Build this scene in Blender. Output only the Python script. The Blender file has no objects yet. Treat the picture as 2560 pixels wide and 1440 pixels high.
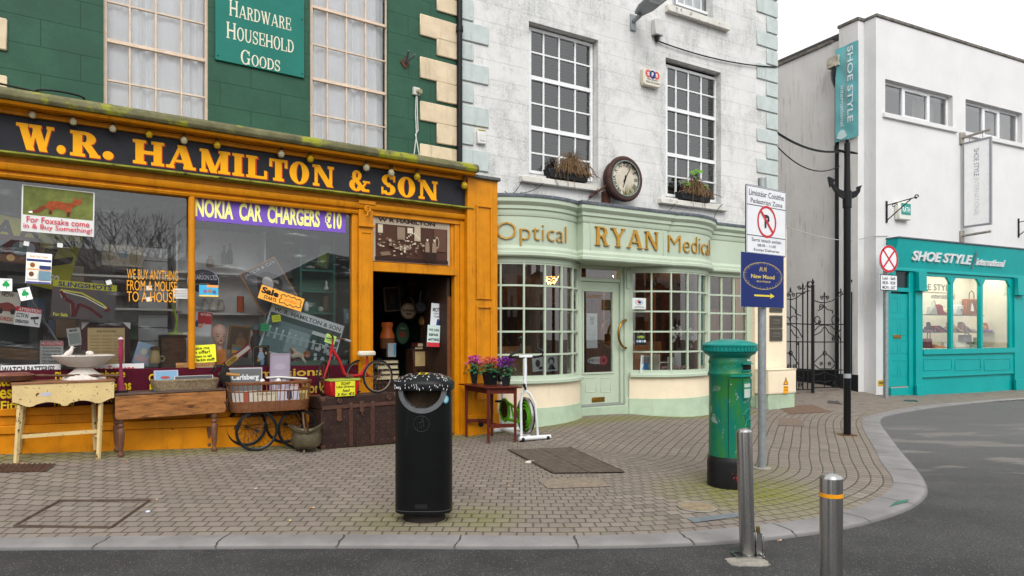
import bpy,math,random
import numpy as np
from mathutils import Vector,Matrix
R=random.Random(11)
rad=math.radians
PI=math.pi
SC=bpy.context.scene
COL=SC.collection
FPX,CX,HY,EYE=1730.0,1280.0,830.0,1.55
cd=bpy.data.cameras.new('camera');cam=bpy.data.objects.new('camera',cd);COL.objects.link(cam)
cam.location=(0,0,EYE);cam.rotation_euler=(rad(90),0,0)
cd.sensor_width=36;cd.lens=FPX/2560*36;cd.shift_y=(HY-720)/2560
cd.clip_start=.05;cd.clip_end=500
SC.camera=cam
SUN_EL,SUN_AZ=44,172
wd=bpy.data.worlds.new('World');SC.world=wd;wd.use_nodes=True
nt=wd.node_tree;nt.nodes.clear()
sky=nt.nodes.new('ShaderNodeTexSky');sky.sky_type='NISHITA';sky.sun_disc=False
sky.sun_elevation=rad(SUN_EL);sky.sun_rotation=rad(SUN_AZ);sky.dust_density=4.0;sky.air_density=1.0
hs=nt.nodes.new('ShaderNodeHueSaturation');hs.inputs['Saturation'].default_value=.06
bg=nt.nodes.new('ShaderNodeBackground');bg.inputs['Strength'].default_value=.15
wo=nt.nodes.new('ShaderNodeOutputWorld')
mxw=nt.nodes.new('ShaderNodeMix');mxw.data_type='RGBA';mxw.inputs[0].default_value=.7;mxw.inputs[7].default_value=(6.3,6.45,6.6,1)
nt.links.new(sky.outputs[0],hs.inputs['Color']);nt.links.new(hs.outputs[0],mxw.inputs[6]);nt.links.new(mxw.outputs[2],bg.inputs['Color']);nt.links.new(bg.outputs[0],wo.inputs['Surface'])
sl=bpy.data.lights.new('sun','SUN');sl.energy=1.2;sl.angle=rad(35);sl.color=(1,.97,.93)
so=bpy.data.objects.new('sun',sl);COL.objects.link(so)
_az,_el=rad(SUN_AZ),rad(SUN_EL)
so.rotation_euler=Vector((-math.sin(_az)*math.cos(_el),-math.cos(_az)*math.cos(_el),-math.sin(_el))).to_track_quat('-Z','Y').to_euler()
SC.view_settings.view_transform='Standard';SC.view_settings.look='None'
SC.view_settings.exposure=.62;SC.view_settings.gamma=1
def ray(px,py):return((px-CX)/FPX,1.0,(HY-py)/FPX)
class Fr:
    """a vertical plane with local axes: u along it (to the right), y into it, z up"""
    def __init__(s,ox,oy,deg):
        s.o=Vector((ox,oy,0));s.a=rad(deg)
        s.t=Vector((math.cos(s.a),math.sin(s.a),0));s.q=Vector((-math.sin(s.a),math.cos(s.a),0))
    def d(s,px,w=0):
        rx=(px-CX)/FPX
        return(w+s.o.dot(s.q))/(rx*s.q.x+s.q.y)
    def hit(s,px,py,w=0):
        d=s.d(px,w);r=ray(px,py);p=Vector((r[0]*d,d,EYE+r[2]*d))
        return(p-s.o).dot(s.t),p.z
    def rect(s,xl,yt,yb,xr,w=0):
        u0,z1=s.hit(xl,yt,w);_,z0=s.hit(xl,yb,w);u1,_=s.hit(xr,yt,w)
        return u0,u1,z0,z1
    def world(s,u,y,z):
        p=s.o+s.t*u+s.q*y;return Vector((p.x,p.y,z))
    def at(s,deg):return Fr(s.o.x,s.o.y,deg)
W0=Fr(0,0,0)
dH=6.9
H=Fr((0-CX)/FPX*dH,dH,35.1)
HW=.32
_d=H.d(1143,HW)
Y=Fr((1143-CX)/FPX*_d,_d,31.4)
dS=15.8
S=Fr((2190-CX)/FPX*dS,dS,26.7)
KIN=[(-1300,1352),(-700,1350),(-300,1349),(0,1347),(400,1342),(700,1339),(960,1339),(1200,1341),(1400,1342.5),(1640,1338),(1838,1321.5),(2051,1298),(2135,1274),(2200,1247),(2232,1224),(2240,1207),(2230,1185),(2207,1159),(2192,1125),(2170,1091),(2157,1064),(2158,1049),(2172,1040),(2230,1027.5),(2312,1012.5),(2560,993.5),(3200,962),(4200,940)]
KOUT=[(-1300,1383),(-700,1381),(-300,1379),(0,1377),(400,1375),(700,1373),(960,1372),(1200,1375),(1400,1374),(1640,1371),(1900,1357),(2106,1328),(2200,1304),(2275,1278),(2309,1256),(2325,1233),(2318,1207.5),(2301,1181),(2271,1147.5),(2251,1125),(2226,1091),(2206,1066),(2202,1052),(2212,1043),(2275,1030),(2369,1016),(2560,998),(3200,967),(4200,943)]
def onz(px,py,z):
    r=ray(px,py);d=(z-EYE)/r[2];return Vector((r[0]*d,d,z))
kin=[onz(x,y,.03)for x,y in KIN];kout=[onz(x,y,0)for x,y in KOUT]
def chaikin(p,n):
    for _ in range(n):
        q=[p[0]]
        for a,b in zip(p,p[1:]):q+=[a*.75+b*.25,a*.25+b*.75]
        p=q+[p[-1]]
    return p
kin=chaikin(kin,2);kout=chaikin(kout,2)
ctl=[]
for F,px,py,w in((H,-260,1143,0),(H,0,1134,0),(H,280,1126,0),(H,500,1119,0),(H,760,1110,0),(H,1190,1087,-.12),(Y,1500,1034,-.02),(Y,1700,1040,-.45),(Y,1350,1062,-.45),(Y,1945,1012,-.1),(S,2192,988,0),(S,2400,981,0),(S,2530,972,0)):
    u,z=F.hit(px,py,w);p=F.world(u,w,z);ctl.append((p.x,p.y,z))
for px,d,z in((2033,15.6,.2),(2133,16.2,.2),(2080,20,.25),(1750,17,.3),(2900,19,.12),(3600,22,.1)):ctl.append(((px-CX)/FPX*d,d,z))
for p in kin[::8]:ctl.append((p.x,p.y,.03))
for x,y,z in((-9,5.2,.06),(-7.5,6.2,.38),(-9,8,.5),(-4,12,.35),(1,14,.2),(-.5,6.0,.06),(1.2,6.6,.06)):ctl.append((x,y,z))
_c=np.array(ctl);_P=_c[:,:2]
def _U(r2):return np.where(r2>1e-9,r2*np.log(np.maximum(r2,1e-9)),0)
_n=len(_c);_K=_U(((_P[:,None]-_P[None])**2).sum(2))+np.eye(_n)*.5
_A=np.zeros((_n+3,_n+3));_A[:_n,:_n]=_K;_A[:_n,_n]=1;_A[:_n,_n+1:]=_P;_A[_n,:_n]=1;_A[_n+1:,:_n]=_P.T
_w=np.linalg.solve(_A,np.concatenate([_c[:,2],np.zeros(3)]))
def gz_arr(q):
    out=np.empty(len(q))
    for i in range(0,len(q),4000):
        k=q[i:i+4000];out[i:i+4000]=_U(((k[:,None]-_P[None])**2).sum(2))@_w[:_n]+_w[_n]+k@_w[_n+1:]
    return np.clip(out,-.02,.55)
def gz(x,y):return float(gz_arr(np.array([[x,y]]))[0])
def gp(px,py):
    z=.1
    for _ in range(12):
        p=onz(px,py,z);z=.5*z+.5*gz(p.x,p.y)
    p=onz(px,py,z);return Vector((p.x,p.y,gz(p.x,p.y)))
def lin(h):
    h=h.lstrip('#');o=[]
    for i in(0,2,4):
        v=int(h[i:i+2],16)/255;o.append(v/12.92 if v<=.04045 else((v+.055)/1.055)**2.4)
    return o
class NB:
    def __init__(s,name):
        s.m=bpy.data.materials.new(name);s.m.use_nodes=True;s.n=s.m.node_tree.nodes;s.l=s.m.node_tree.links
        s.n.clear();s.out=s.n.new('ShaderNodeOutputMaterial');s.b=s.n.new('ShaderNodeBsdfPrincipled');s.l.new(s.b.outputs[0],s.out.inputs[0])
        s._tc=None
    def node(s,t,**k):
        n=s.n.new('ShaderNode'+t)
        for a,b in k.items():setattr(n,a,b)
        return n
    def put(s,sock,v):
        if isinstance(v,bpy.types.NodeSocket):s.l.new(v,sock)
        elif isinstance(v,(list,tuple))and len(v)==3 and sock.type=='RGBA':sock.default_value=(*v,1)
        else:sock.default_value=v
    def tc(s,kind='Object',sc=(1,1,1),rot=(0,0,0),loc=(0,0,0)):
        if s._tc is None:s._tc=s.node('TexCoord')
        mp=s.node('Mapping');s.l.new(s._tc.outputs[kind],mp.inputs[0]);mp.inputs['Scale'].default_value=sc;mp.inputs['Rotation'].default_value=rot;mp.inputs['Location'].default_value=loc
        return mp.outputs[0]
    def noise(s,scale,detail=4,rough=.6,vec=None,dist=0):
        n=s.node('TexNoise');n.inputs['Scale'].default_value=scale;n.inputs['Detail'].default_value=detail;n.inputs['Roughness'].default_value=rough;n.inputs['Distortion'].default_value=dist
        s.l.new(vec if vec is not None else s.tc(),n.inputs['Vector']);return n.outputs['Fac']
    def ramp(s,f,a,b,lo=0.0,hi=1.0):
        n=s.node('MapRange');n.clamp=True;n.interpolation_type='SMOOTHSTEP'
        s.put(n.inputs[0],f);n.inputs[1].default_value=a;n.inputs[2].default_value=b;n.inputs[3].default_value=lo;n.inputs[4].default_value=hi;return n.outputs[0]
    def mix(s,f,a,b,mode='MIX'):
        n=s.node('Mix',data_type='RGBA',blend_type=mode);s.put(n.inputs[0],f);s.put(n.inputs[6],a);s.put(n.inputs[7],b);return n.outputs[2]
    def math(s,op,a,b=0.0):
        n=s.node('Math',operation=op);s.put(n.inputs[0],a);s.put(n.inputs[1],b);return n.outputs[0]
    def bump(s,h,st=.3,dist=.01,nrm=None):
        n=s.node('Bump');n.inputs['Strength'].default_value=st;n.inputs['Distance'].default_value=dist;s.l.new(h,n.inputs['Height'])
        if nrm is not None:s.l.new(nrm,n.inputs['Normal'])
        return n.outputs[0]
    def fin(s,col,rough=.6,metal=0,nrm=None,spec=None):
        s.put(s.b.inputs['Base Color'],col);s.put(s.b.inputs['Roughness'],rough);s.b.inputs['Metallic'].default_value=metal
        if nrm is not None:s.l.new(nrm,s.b.inputs['Normal'])
        s.b.inputs['Specular IOR Level'].default_value=spec if spec is not None else(.5 if metal else .22)
        return s.m
def sc3(c,k):return tuple(min(1,x*k)for x in c)
ALB=.92
def mat(name,hexc,rough=.6,metal=0,var=.18,scale=5,wear=None,wear_at=.62,wscale=9,bump=.12,bscale=60,stretch=(1,1,1),streak=None,streak_at=.55,spec=None,wsoft=.04):
    """painted or natural surface: base colour with mottling, an optional worn-through colour and optional vertical grime"""
    b=NB(name);c=sc3(lin(hexc),ALB);v=b.tc(sc=stretch)
    n1=b.noise(scale,5,.65,v)
    col=b.mix(b.ramp(n1,.3,.7),sc3(c,1-var),sc3(c,1+var))
    if streak:
        n3=b.noise(7,6,.7,b.tc(sc=(1.6,1.6,.16)));n4=b.noise(1.3,3,.6)
        f=b.math('MULTIPLY',b.ramp(n3,streak_at-.1,streak_at+.18),b.ramp(n4,.35,.65));col=b.mix(f,col,sc3(lin(streak),ALB))
    ro=rough
    if wear:
        n2=b.noise(wscale,6,.7,v,.3);f=b.ramp(n2,wear_at,wear_at+wsoft);col=b.mix(f,col,sc3(lin(wear),ALB))
    nr=b.bump(b.noise(bscale,5,.7),bump,.006)if bump else None
    return b.fin(col,ro,metal,nr,spec)
_pc={}
def P(hexc,rough=.6,metal=0):
    k=(hexc,rough,metal,ALB)
    if k not in _pc:_pc[k]=mat('paint_'+hexc.strip('#'),hexc,rough,metal,var=.04,scale=9,bump=.03)
    return _pc[k]
def emis(name,hexc,st):
    b=NB(name);b.put(b.b.inputs['Base Color'],lin(hexc));b.put(b.b.inputs['Emission Color'],lin(hexc));b.b.inputs['Emission Strength'].default_value=st;return b.m
def glassmat(name,refl=.12,tint=(.86,.9,.9),rough=0.0,smear=0):
    """thin window glass: see-through with a mirror layer that grows towards grazing angles"""
    b=NB(name);b.n.remove(b.b)
    tr=b.node('BsdfTransparent');tr.inputs[0].default_value=(*tint,1)
    gl=b.node('BsdfGlossy');gl.inputs['Roughness'].default_value=rough;gl.inputs[0].default_value=(1,1,1,1)
    lw=b.node('Fresnel');lw.inputs[0].default_value=1.5
    f=b.math('ADD',b.math('MULTIPLY',lw.outputs[0],1.6),refl-.06)
    if smear:
        df=b.node('BsdfDiffuse');df.inputs[0].default_value=(.7,.72,.73,1);m2=b.node('MixShader');s1=b.noise(3.2,5,.7,b.tc(sc=(.5,1,3.2),rot=(0,.75,0)));s2=b.noise(1.1,3,.5)
        b.put(m2.inputs[0],b.math('ADD',.012,b.math('MULTIPLY',b.math('MULTIPLY',b.ramp(s1,.56,.72),b.ramp(s2,.45,.62)),smear)));b.l.new(tr.outputs[0],m2.inputs[1]);b.l.new(df.outputs[0],m2.inputs[2]);tr=m2
    mx=b.node('MixShader');b.put(mx.inputs[0],f);b.l.new(tr.outputs[0],mx.inputs[1]);b.l.new(gl.outputs[0],mx.inputs[2]);b.l.new(mx.outputs[0],b.out.inputs[0])
    return b.m
class MB:
    def __init__(s):s.v=[];s.f=[];s.mi=[];s.c=0;s.uv=None
    def m(s,i):s.c=i;return s
    def add(s,vs,fs):
        o=len(s.v);s.v+=[tuple(v)for v in vs];s.f+=[tuple(o+i for i in f)for f in fs];s.mi+=[s.c]*len(fs);return s
    def box(s,x0,x1,y0,y1,z0,z1):
        return s.add([(x0,y0,z0),(x1,y0,z0),(x1,y1,z0),(x0,y1,z0),(x0,y0,z1),(x1,y0,z1),(x1,y1,z1),(x0,y1,z1)],[(0,3,2,1),(4,5,6,7),(0,1,5,4),(1,2,6,5),(2,3,7,6),(3,0,4,7)])
    def ob(s,c,sz,rz=0,rx=0,ry=0):
        o=len(s.v);s.box(-sz[0]/2,sz[0]/2,-sz[1]/2,sz[1]/2,-sz[2]/2,sz[2]/2)
        return s.xf(Matrix.Translation(c)@Matrix.Rotation(rz,4,'Z')@Matrix.Rotation(ry,4,'Y')@Matrix.Rotation(rx,4,'X'),o)
    def xf(s,M,o=0):
        for i in range(o,len(s.v)):s.v[i]=tuple(M@Vector(s.v[i]))
        return s
    def prism(s,pts,y0,y1):
        """outline in (x, z) extruded from y0 to y1"""
        n=len(pts);ar=sum(pts[i][0]*pts[(i+1)%n][1]-pts[(i+1)%n][0]*pts[i][1]for i in range(n))
        if ar<0:pts=pts[::-1]
        return s.add([(x,y0,z)for x,z in pts]+[(x,y1,z)for x,z in pts],[tuple(range(n)),tuple(range(2*n-1,n-1,-1))]+[(i,n+i,n+(i+1)%n,(i+1)%n)for i in range(n)])
    def prz(s,pts,z0,z1):
        n=len(pts);ar=sum(pts[i][0]*pts[(i+1)%n][1]-pts[(i+1)%n][0]*pts[i][1]for i in range(n))
        if ar<0:pts=pts[::-1]
        return s.add([(x,y,z0)for x,y in pts]+[(x,y,z1)for x,y in pts],[tuple(range(n-1,-1,-1)),tuple(range(n,2*n))]+[(i,(i+1)%n,n+(i+1)%n,n+i)for i in range(n)])
    def tube(s,path,r,n=8,closed=False):
        P_=[Vector(p)for p in path];m=len(P_);rs=r if isinstance(r,(list,tuple))else[r]*m
        vs=[];prev=None
        for i,p in enumerate(P_):
            a=P_[(i-1)%m]if(closed or i>0)else p;b=P_[(i+1)%m]if(closed or i<m-1)else p
            t=(b-a)
            t=t.normalized()if t.length>1e-9 else Vector((0,0,1))
            if prev is None:
                k=Vector((0,0,1))if abs(t.z)<.9 else Vector((1,0,0));x=t.cross(k).normalized()
            else:
                x=(prev-t*prev.dot(t));x=x.normalized()if x.length>1e-6 else t.orthogonal().normalized()
            prev=x;y=t.cross(x)
            for j in range(n):
                an=2*PI*j/n;vs.append(p+(x*math.cos(an)+y*math.sin(an))*rs[i])
        fs=[]
        for i in range(m if closed else m-1):
            for j in range(n):
                a=i*n+j;b=i*n+(j+1)%n;c=((i+1)%m)*n+(j+1)%n;d=((i+1)%m)*n+j;fs.append((a,b,c,d))
        if not closed:fs+=[tuple(range(n-1,-1,-1)),tuple((m-1)*n+j for j in range(n))]
        return s.add(vs,fs)
    def cyl(s,a,b,r,n=14,r2=None):return s.tube([a,b],[r,r if r2 is None else r2],n)
    def lathe(s,prof,c=(0,0,0),n=28,sx=1,sy=1,arc=(0,2*PI)):
        vs=[];full=abs(arc[1]-arc[0]-2*PI)<1e-6;k=n if full else n+1
        for r,z in prof:
            for j in range(k):
                a=arc[0]+(arc[1]-arc[0])*j/n;vs.append((c[0]+r*math.cos(a)*sx,c[1]+r*math.sin(a)*sy,c[2]+z))
        fs=[]
        for i in range(len(prof)-1):
            for j in range(n if full else k-1):
                a=i*k+j;b=i*k+(j+1)%k;fs.append((a,b,b+k,a+k))
        if full:
            if prof[0][0]>1e-6:fs.append(tuple(range(k-1,-1,-1)))
            if prof[-1][0]>1e-6:fs.append(tuple((len(prof)-1)*k+j for j in range(k)))
        return s.add(vs,fs)
    def sph(s,c,r,n=12,sz=1,sx=1,sy=1):
        return s.lathe([(r*math.sin(PI*i/(n//2))+1e-7,-r*sz*math.cos(PI*i/(n//2)))for i in range(n//2+1)],c,n,sx,sy)
    def ring(s,c,R_,r,axis='y',n=32,k=8,a0=0,a1=2*PI,sx=1,sz=1):
        pts=[];full=abs(a1-a0-2*PI)<1e-6
        for i in range(n if full else n+1):
            a=a0+(a1-a0)*i/n;x,z=R_*math.cos(a)*sx,R_*math.sin(a)*sz
            pts.append((c[0]+x,c[1],c[2]+z)if axis=='y' else((c[0]+x,c[1]+z,c[2])if axis=='z' else(c[0],c[1]+x,c[2]+z)))
        return s.tube(pts,r,k,full)
    def merge(s,o,M=None):
        k=len(s.v);s.v+=o.v;s.f+=[tuple(k+i for i in f)for f in o.f];s.mi+=o.mi
        if M is not None:s.xf(M,k)
        return s
    def disc(s,cx,cz,rx,rz,y0,y1,n=24):return s.prism([(cx+rx*math.cos(2*PI*i/n),cz+rz*math.sin(2*PI*i/n))for i in range(n)],y0,y1)
    def holes(s,u0,u1,z0,z1,y0,y1,hs):
        """slab with rectangular openings, with reveals"""
        us=sorted({u0,u1,*[h[0]for h in hs],*[h[1]for h in hs]});zs=sorted({z0,z1,*[h[2]for h in hs],*[h[3]for h in hs]})
        us=[u for u in us if u0<=u<=u1];zs=[z for z in zs if z0<=z<=z1]
        for a,b in zip(us,us[1:]):
            for c,d in zip(zs,zs[1:]):
                if any(h[0]-1e-6<(a+b)/2<h[1]+1e-6 and h[2]-1e-6<(c+d)/2<h[3]+1e-6 for h in hs):continue
                s.add([(a,y0,c),(b,y0,c),(b,y0,d),(a,y0,d)],[(0,1,2,3)]);s.add([(a,y1,c),(b,y1,c),(b,y1,d),(a,y1,d)],[(3,2,1,0)])
        for a,b,c,d in hs:
            s.add([(a,y0,c),(a,y1,c),(a,y1,d),(a,y0,d)],[(0,1,2,3)]);s.add([(b,y0,c),(b,y1,c),(b,y1,d),(b,y0,d)],[(3,2,1,0)])
            s.add([(a,y0,d),(a,y1,d),(b,y1,d),(b,y0,d)],[(0,1,2,3)]);s.add([(a,y0,c),(a,y1,c),(b,y1,c),(b,y0,c)],[(3,2,1,0)])
        return s
    def sweep(s,prof,path):
        """section prof = [(out, z)] carried along path = [(x, y)]; out is to the right of travel"""
        P_=[Vector(p)for p in path];m=len(P_);vs=[]
        for i,p in enumerate(P_):
            t0=(P_[i]-P_[i-1]).normalized()if i else(P_[1]-P_[0]).normalized();t1=(P_[i+1]-P_[i]).normalized()if i<m-1 else t0
            t=(t0+t1).normalized();nr=Vector((t.y,-t.x));k=1/max(.5,nr.dot(Vector((t0.y,-t0.x))))
            for o,z in prof:vs.append((p.x+nr.x*o*k,p.y+nr.y*o*k,z))
        n=len(prof);fs=[(i*n+j,(i+1)*n+j,(i+1)*n+j+1,i*n+j+1)for i in range(m-1)for j in range(n-1)]
        return s.add(vs,fs)
    def data(s,name,mats,org=(0,0,0),ang=40,flat=False):
        me=bpy.data.meshes.new(name);o=Vector(org)
        me.from_pydata([tuple(Vector(v)-o)for v in s.v],[],s.f)
        mats=mats if isinstance(mats,(list,tuple))else[mats]
        for q in mats:me.materials.append(q)
        me.polygons.foreach_set('material_index',s.mi)
        if not flat:
            me.polygons.foreach_set('use_smooth',[True]*len(s.f));me.set_sharp_from_angle(angle=rad(ang))
        me.validate(clean_customdata=False);me.update();return me
def tag(o,label,cat,group=None,kind=None):
    if label:o['label']=label
    if cat:o['category']=cat
    if group:o['group']=group
    if kind:o['kind']=kind
    return o
def bevel(o,w,seg=1):
    b=o.modifiers.new('bevel','BEVEL');b.width=w;b.segments=seg;b.limit_method='ANGLE';b.angle_limit=rad(40)
class T:
    """a thing: an empty at its base; parts given in the frame's coordinates (sub = origin) or in its own"""
    def __init__(s,name,label,cat,F=W0,org=(0,0,0),group=None,own=False,rz=0):
        s.sub=Vector((0,0,0))if own else Vector(org)
        s.e=bpy.data.objects.new(name,None);s.e.empty_display_size=.1;COL.objects.link(s.e)
        s.e.location=F.world(*org);s.e.rotation_euler=(0,0,F.a+rz);tag(s.e,label,cat,group)
    def p(s,name,mb,mats,parent=None,bev=0,label=None,ang=40,flat=False,kind=None):
        o=bpy.data.objects.new(name,mb.data(name,mats,s.sub,ang,flat));COL.objects.link(o);o.parent=parent or s.e
        if bev:bevel(o,bev)
        if label:o['label']=label
        if kind:o['kind']=kind
        return o
def solo(name,label,cat,mb,mats,F=W0,org=(0,0,0),group=None,own=False,rz=0,bev=0,kind=None,ang=40):
    o=bpy.data.objects.new(name,mb.data(name,mats,(0,0,0)if own else org,ang));COL.objects.link(o)
    o.location=F.world(*org);o.rotation_euler=(0,0,F.a+rz);tag(o,label,cat,group,kind)
    if bev:bevel(o,bev)
    return o
def clone(e,loc,rz,label,group=None):
    def cp(o,par):
        c=o.copy();COL.objects.link(c);c.parent=par
        for ch in o.children:cp(ch,c)
        return c
    r=cp(e,None);r.location=loc;r.rotation_euler=(0,0,rz);r['label']=label
    if group:r['group']=group
    return r
_tx={}
def textmesh(body,bold=0,res=3):
    k=(body,bold)
    if k not in _tx:
        cu=bpy.data.curves.new('t','FONT');cu.body=body;cu.size=1;cu.offset=bold;cu.resolution_u=res
        ob=bpy.data.objects.new('t',cu);COL.objects.link(ob);me=ob.to_mesh()
        vs=[(v.co.x,v.co.y)for v in me.vertices];fs=[tuple(p.vertices)for p in me.polygons]
        ob.to_mesh_clear();bpy.data.objects.remove(ob);bpy.data.curves.remove(cu);_tx[k]=(vs,fs)
    return _tx[k]
def put2d(mb,vs,fs,u0,u1,z0,z1,y,th=0,fn=None,shear=0,clip=None):
    xs=[v[0]for v in vs];zs=[v[1]for v in vs];ax,bx,az,bz=min(xs),max(xs),min(zs),max(zs)
    o=[(u0+(x-ax)/(bx-ax)*(u1-u0)+shear*(z-az)/(bz-az),z0+(z-az)/(bz-az)*(z1-z0))for x,z in vs]
    if fn:o=[fn(*p)for p in o]
    else:o=[(a,y,b)for a,b in o]
    if th==0:return mb.add(o,fs)
    n=len(o);back=[(p[0],p[1]+th,p[2])for p in o]
    ed={}
    for f in fs:
        for a,b in zip(f,f[1:]+f[:1]):ed[(a,b)]=1
    side=[(a,n+a,n+b,b)for(a,b)in ed if(b,a)not in ed]
    return mb.add(o+back,list(fs)+side)
def text(mb,body,u0,u1,z0,z1,y,bold=.0,th=0,fn=None,shear=0):
    vs,fs=textmesh(body,bold);return put2d(mb,vs,fs,u0,u1,z0,z1,y,th,fn,shear)
def _arc(cx,cy,rx,ry,wx,wy,a0,a1,n=18):
    v=[];f=[]
    for i in range(n+1):
        a=rad(a0+(a1-a0)*i/n);c,s_=math.cos(a),math.sin(a)
        v+=[(cx+rx*c,cy+ry*s_),(cx+(rx-wx)*c,cy+(ry-wy)*s_)]
    for i in range(n):f.append((2*i,2*i+2,2*i+3,2*i+1)if a1>a0 else(2*i,2*i+1,2*i+3,2*i+2))
    return v,f
def glyph(ch,S_,T_,K,V):
    """roman capitals from stems (S_), hairlines (T_) and slab serifs (K thick, V overhang); cap height 1"""
    o=[]
    def st(x0,y0,x1,y1,w):o.append(([(x0-w/2,y0),(x0+w/2,y0),(x1+w/2,y1),(x1-w/2,y1)],[(0,1,2,3)]))
    def sf(x,y,w):a,b=(0,K)if y==0 else(1-K,1);st(x,a,x,b,w+2*V)
    def bar(x0,x1,y,h):o.append(([(x0,y-h/2),(x1,y-h/2),(x1,y+h/2),(x0,y+h/2)],[(0,1,2,3)]))
    def tick(x,y0,y1,w):o.append(([(x-w/2,min(y0,y1)),(x+w/2,min(y0,y1)),(x+w/2,max(y0,y1)),(x-w/2,max(y0,y1))],[(0,1,2,3)]))
    def ar(*a):o.append(_arc(*a))
    h=S_/2;L=V+h
    if ch in 'HIN' or ch in 'LTEFDRBPKMUY':pass
    if ch=='I':st(L,0,L,1,S_);sf(L,0,S_);sf(L,1,S_);w=2*L
    elif ch=='H':
        x=.62+L
        for q in(L,x):st(q,0,q,1,S_);sf(q,0,S_);sf(q,1,S_)
        bar(L,x,.5,T_*1.2);w=x+L
    elif ch=='N':
        x=.66+L;st(L,0,L,1,T_*1.15);sf(L,0,T_);st(x,0,x,1,T_*1.15);sf(x,1,T_);st(L+.02,1,x-.02,0,S_*1.05);sf(L-.02,1,T_);w=x+L
    elif ch=='M':
        x=.78+L;m=(L+x)/2;st(L,0,L,1,T_*1.2);sf(L,0,T_);sf(L,1,T_);st(x,0,x,1,S_);sf(x,0,S_);sf(x,1,S_);st(L+.03,1,m,0,S_*.95);st(m,0,x-.04,1,T_);w=x+L
    elif ch=='L':st(L,0,L,1,S_);sf(L,1,S_);bar(0,.62+L,K/2,K);tick(.62+L-T_/2,0,.38,T_);w=.62+L
    elif ch in 'EF':
        st(L,0,L,1,S_);bar(0,.58+L,1-K/2,K);tick(.58+L-T_/2,.7,1,T_);bar(L,.42+L,.51,T_);tick(.42+L,.38,.64,T_*.9);w=.6+L
        if ch=='E':bar(0,.62+L,K/2,K);tick(.62+L-T_/2,0,.32,T_)
        else:sf(L,0,S_)
    elif ch=='T':m=.38;st(m,0,m,1,S_);sf(m,0,S_);bar(0,2*m,1-K/2,K);tick(T_/2,.62,1,T_);tick(2*m-T_/2,.62,1,T_);w=2*m
    elif ch=='O':ar(.42,.5,.42,.53,S_*1.05,T_*.9,0,360,34);w=.84
    elif ch=='Q':ar(.42,.5,.42,.53,S_*1.05,T_*.9,0,360,34);st(.4,.2,.75,-.15,S_*.7);w=.84
    elif ch=='D':st(L,0,L,1,S_);bar(0,L+.22,1-T_/2,T_);bar(0,L+.22,T_/2,T_);ar(L+.2,.5,.46,.5,S_*1.05,T_,-90,90,20);w=L+.66
    elif ch in 'RPB':
        st(L,0,L,1,S_);sf(L,1,S_);sf(L,0,S_);b=.46 if ch!='B' else .5
        bar(L,L+.24,1-T_/2,T_);bar(L,L+.24,b+T_/2,T_);ar(L+.22,(1+b)/2,.34,(1-b)/2,S_,T_,-90,90,18);w=L+.6
        if ch=='R':st(L+.28,b+.03,L+.5,K,S_);bar(L+.36,L+.7,K/2,K);w=L+.68
        if ch=='B':bar(L,L+.26,T_/2,T_);ar(L+.24,(b+T_)/2,.38,(b+T_)/2,S_,T_,-90,90,18);w=L+.64
    elif ch=='A':
        m=.42+V;st(V+T_*.3,0,m,1,T_*1.1);st(2*m-V-S_*.4,0,m+.02,1,S_*1.1);bar(m-.2,m+.22,.32,T_*.9);sf(V+T_*.3,0,T_);sf(2*m-V-S_*.4,0,S_);w=2*m
    elif ch=='V':st(L,1,.44,0,S_*1.1);st(.44,0,.82,1,T_*1.1);sf(L,1,S_);sf(.82,1,T_);w=.9+V
    elif ch=='W':
        a=L;st(a,1,a+.3,0,S_*1.08);st(a+.3,0,a+.5,1,T_*1.15);st(a+.48,1,a+.78,0,S_*1.08);st(a+.78,0,a+1.04,1,T_*1.15);sf(a,1,S_);sf(a+.48,1,S_);sf(a+1.04,1,T_);w=a+1.1+V
    elif ch=='Y':m=.42+V*.6;st(m,0,m,.48,S_);sf(m,0,S_);st(m,.44,L,1,S_*1.05);st(m+.02,.44,2*m-L+.04,1,T_*1.15);sf(L,1,S_);sf(2*m-L+.04,1,T_);w=2*m
    elif ch=='U':x=.58+L;st(L,.34,L,1,S_);sf(L,1,S_);st(x,.34,x,1,T_*1.15);sf(x,1,T_);ar((L-h+x+T_*.55)/2,.34,(x+T_*.55-L+h)/2,.36,S_*.95,T_,180,360,20);w=x+L
    elif ch in 'GC':
        ar(.44,.5,.44,.53,S_*1.05,T_*.9,38,322,28);tick(.78,.64,.98,T_*.8);w=.84
        if ch=='G':st(.74,.02,.74,.46,S_*.95);bar(.56,.9,.46-K/2,K);w=.92
        else:tick(.78,.04,.3,T_*.6)
    elif ch=='S':
        ar(.33,.735,.3,.285,S_*.8,T_*.95,15,262,20);ar(.33,.265,.33,.285,S_*.85,T_*.95,98,-160,20);st(.26,.6,.42,.38,S_*1.0);tick(.6,.66,1.0,T_*.75);tick(.05,0,.36,T_*.75);w=.68
    elif ch=='&':
        ar(.36,.76,.22,.25,S_*.62,T_*.9,0,360,22);ar(.32,.28,.32,.3,S_*.9,T_*.95,60,345,24);st(.22,.66,.74,0,S_*.9);bar(.62,.95,K/2,K);st(.58,.1,.8,.48,T_*.9);bar(.64,.98,.48,K*.8);w=.95
    elif ch=='.':r=S_*.62;ar(r,r,r,r,r,r,0,360,16);w=2*r
    elif ch==' ':w=.45
    else:vs,fs=textmesh(ch,.02);o.append(([(v[0]*1.35,v[1]*1.35)for v in vs],[tuple(f)for f in fs]));w=max([v[0]for v in vs]+[.2])*1.35+.05
    return o,w
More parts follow.
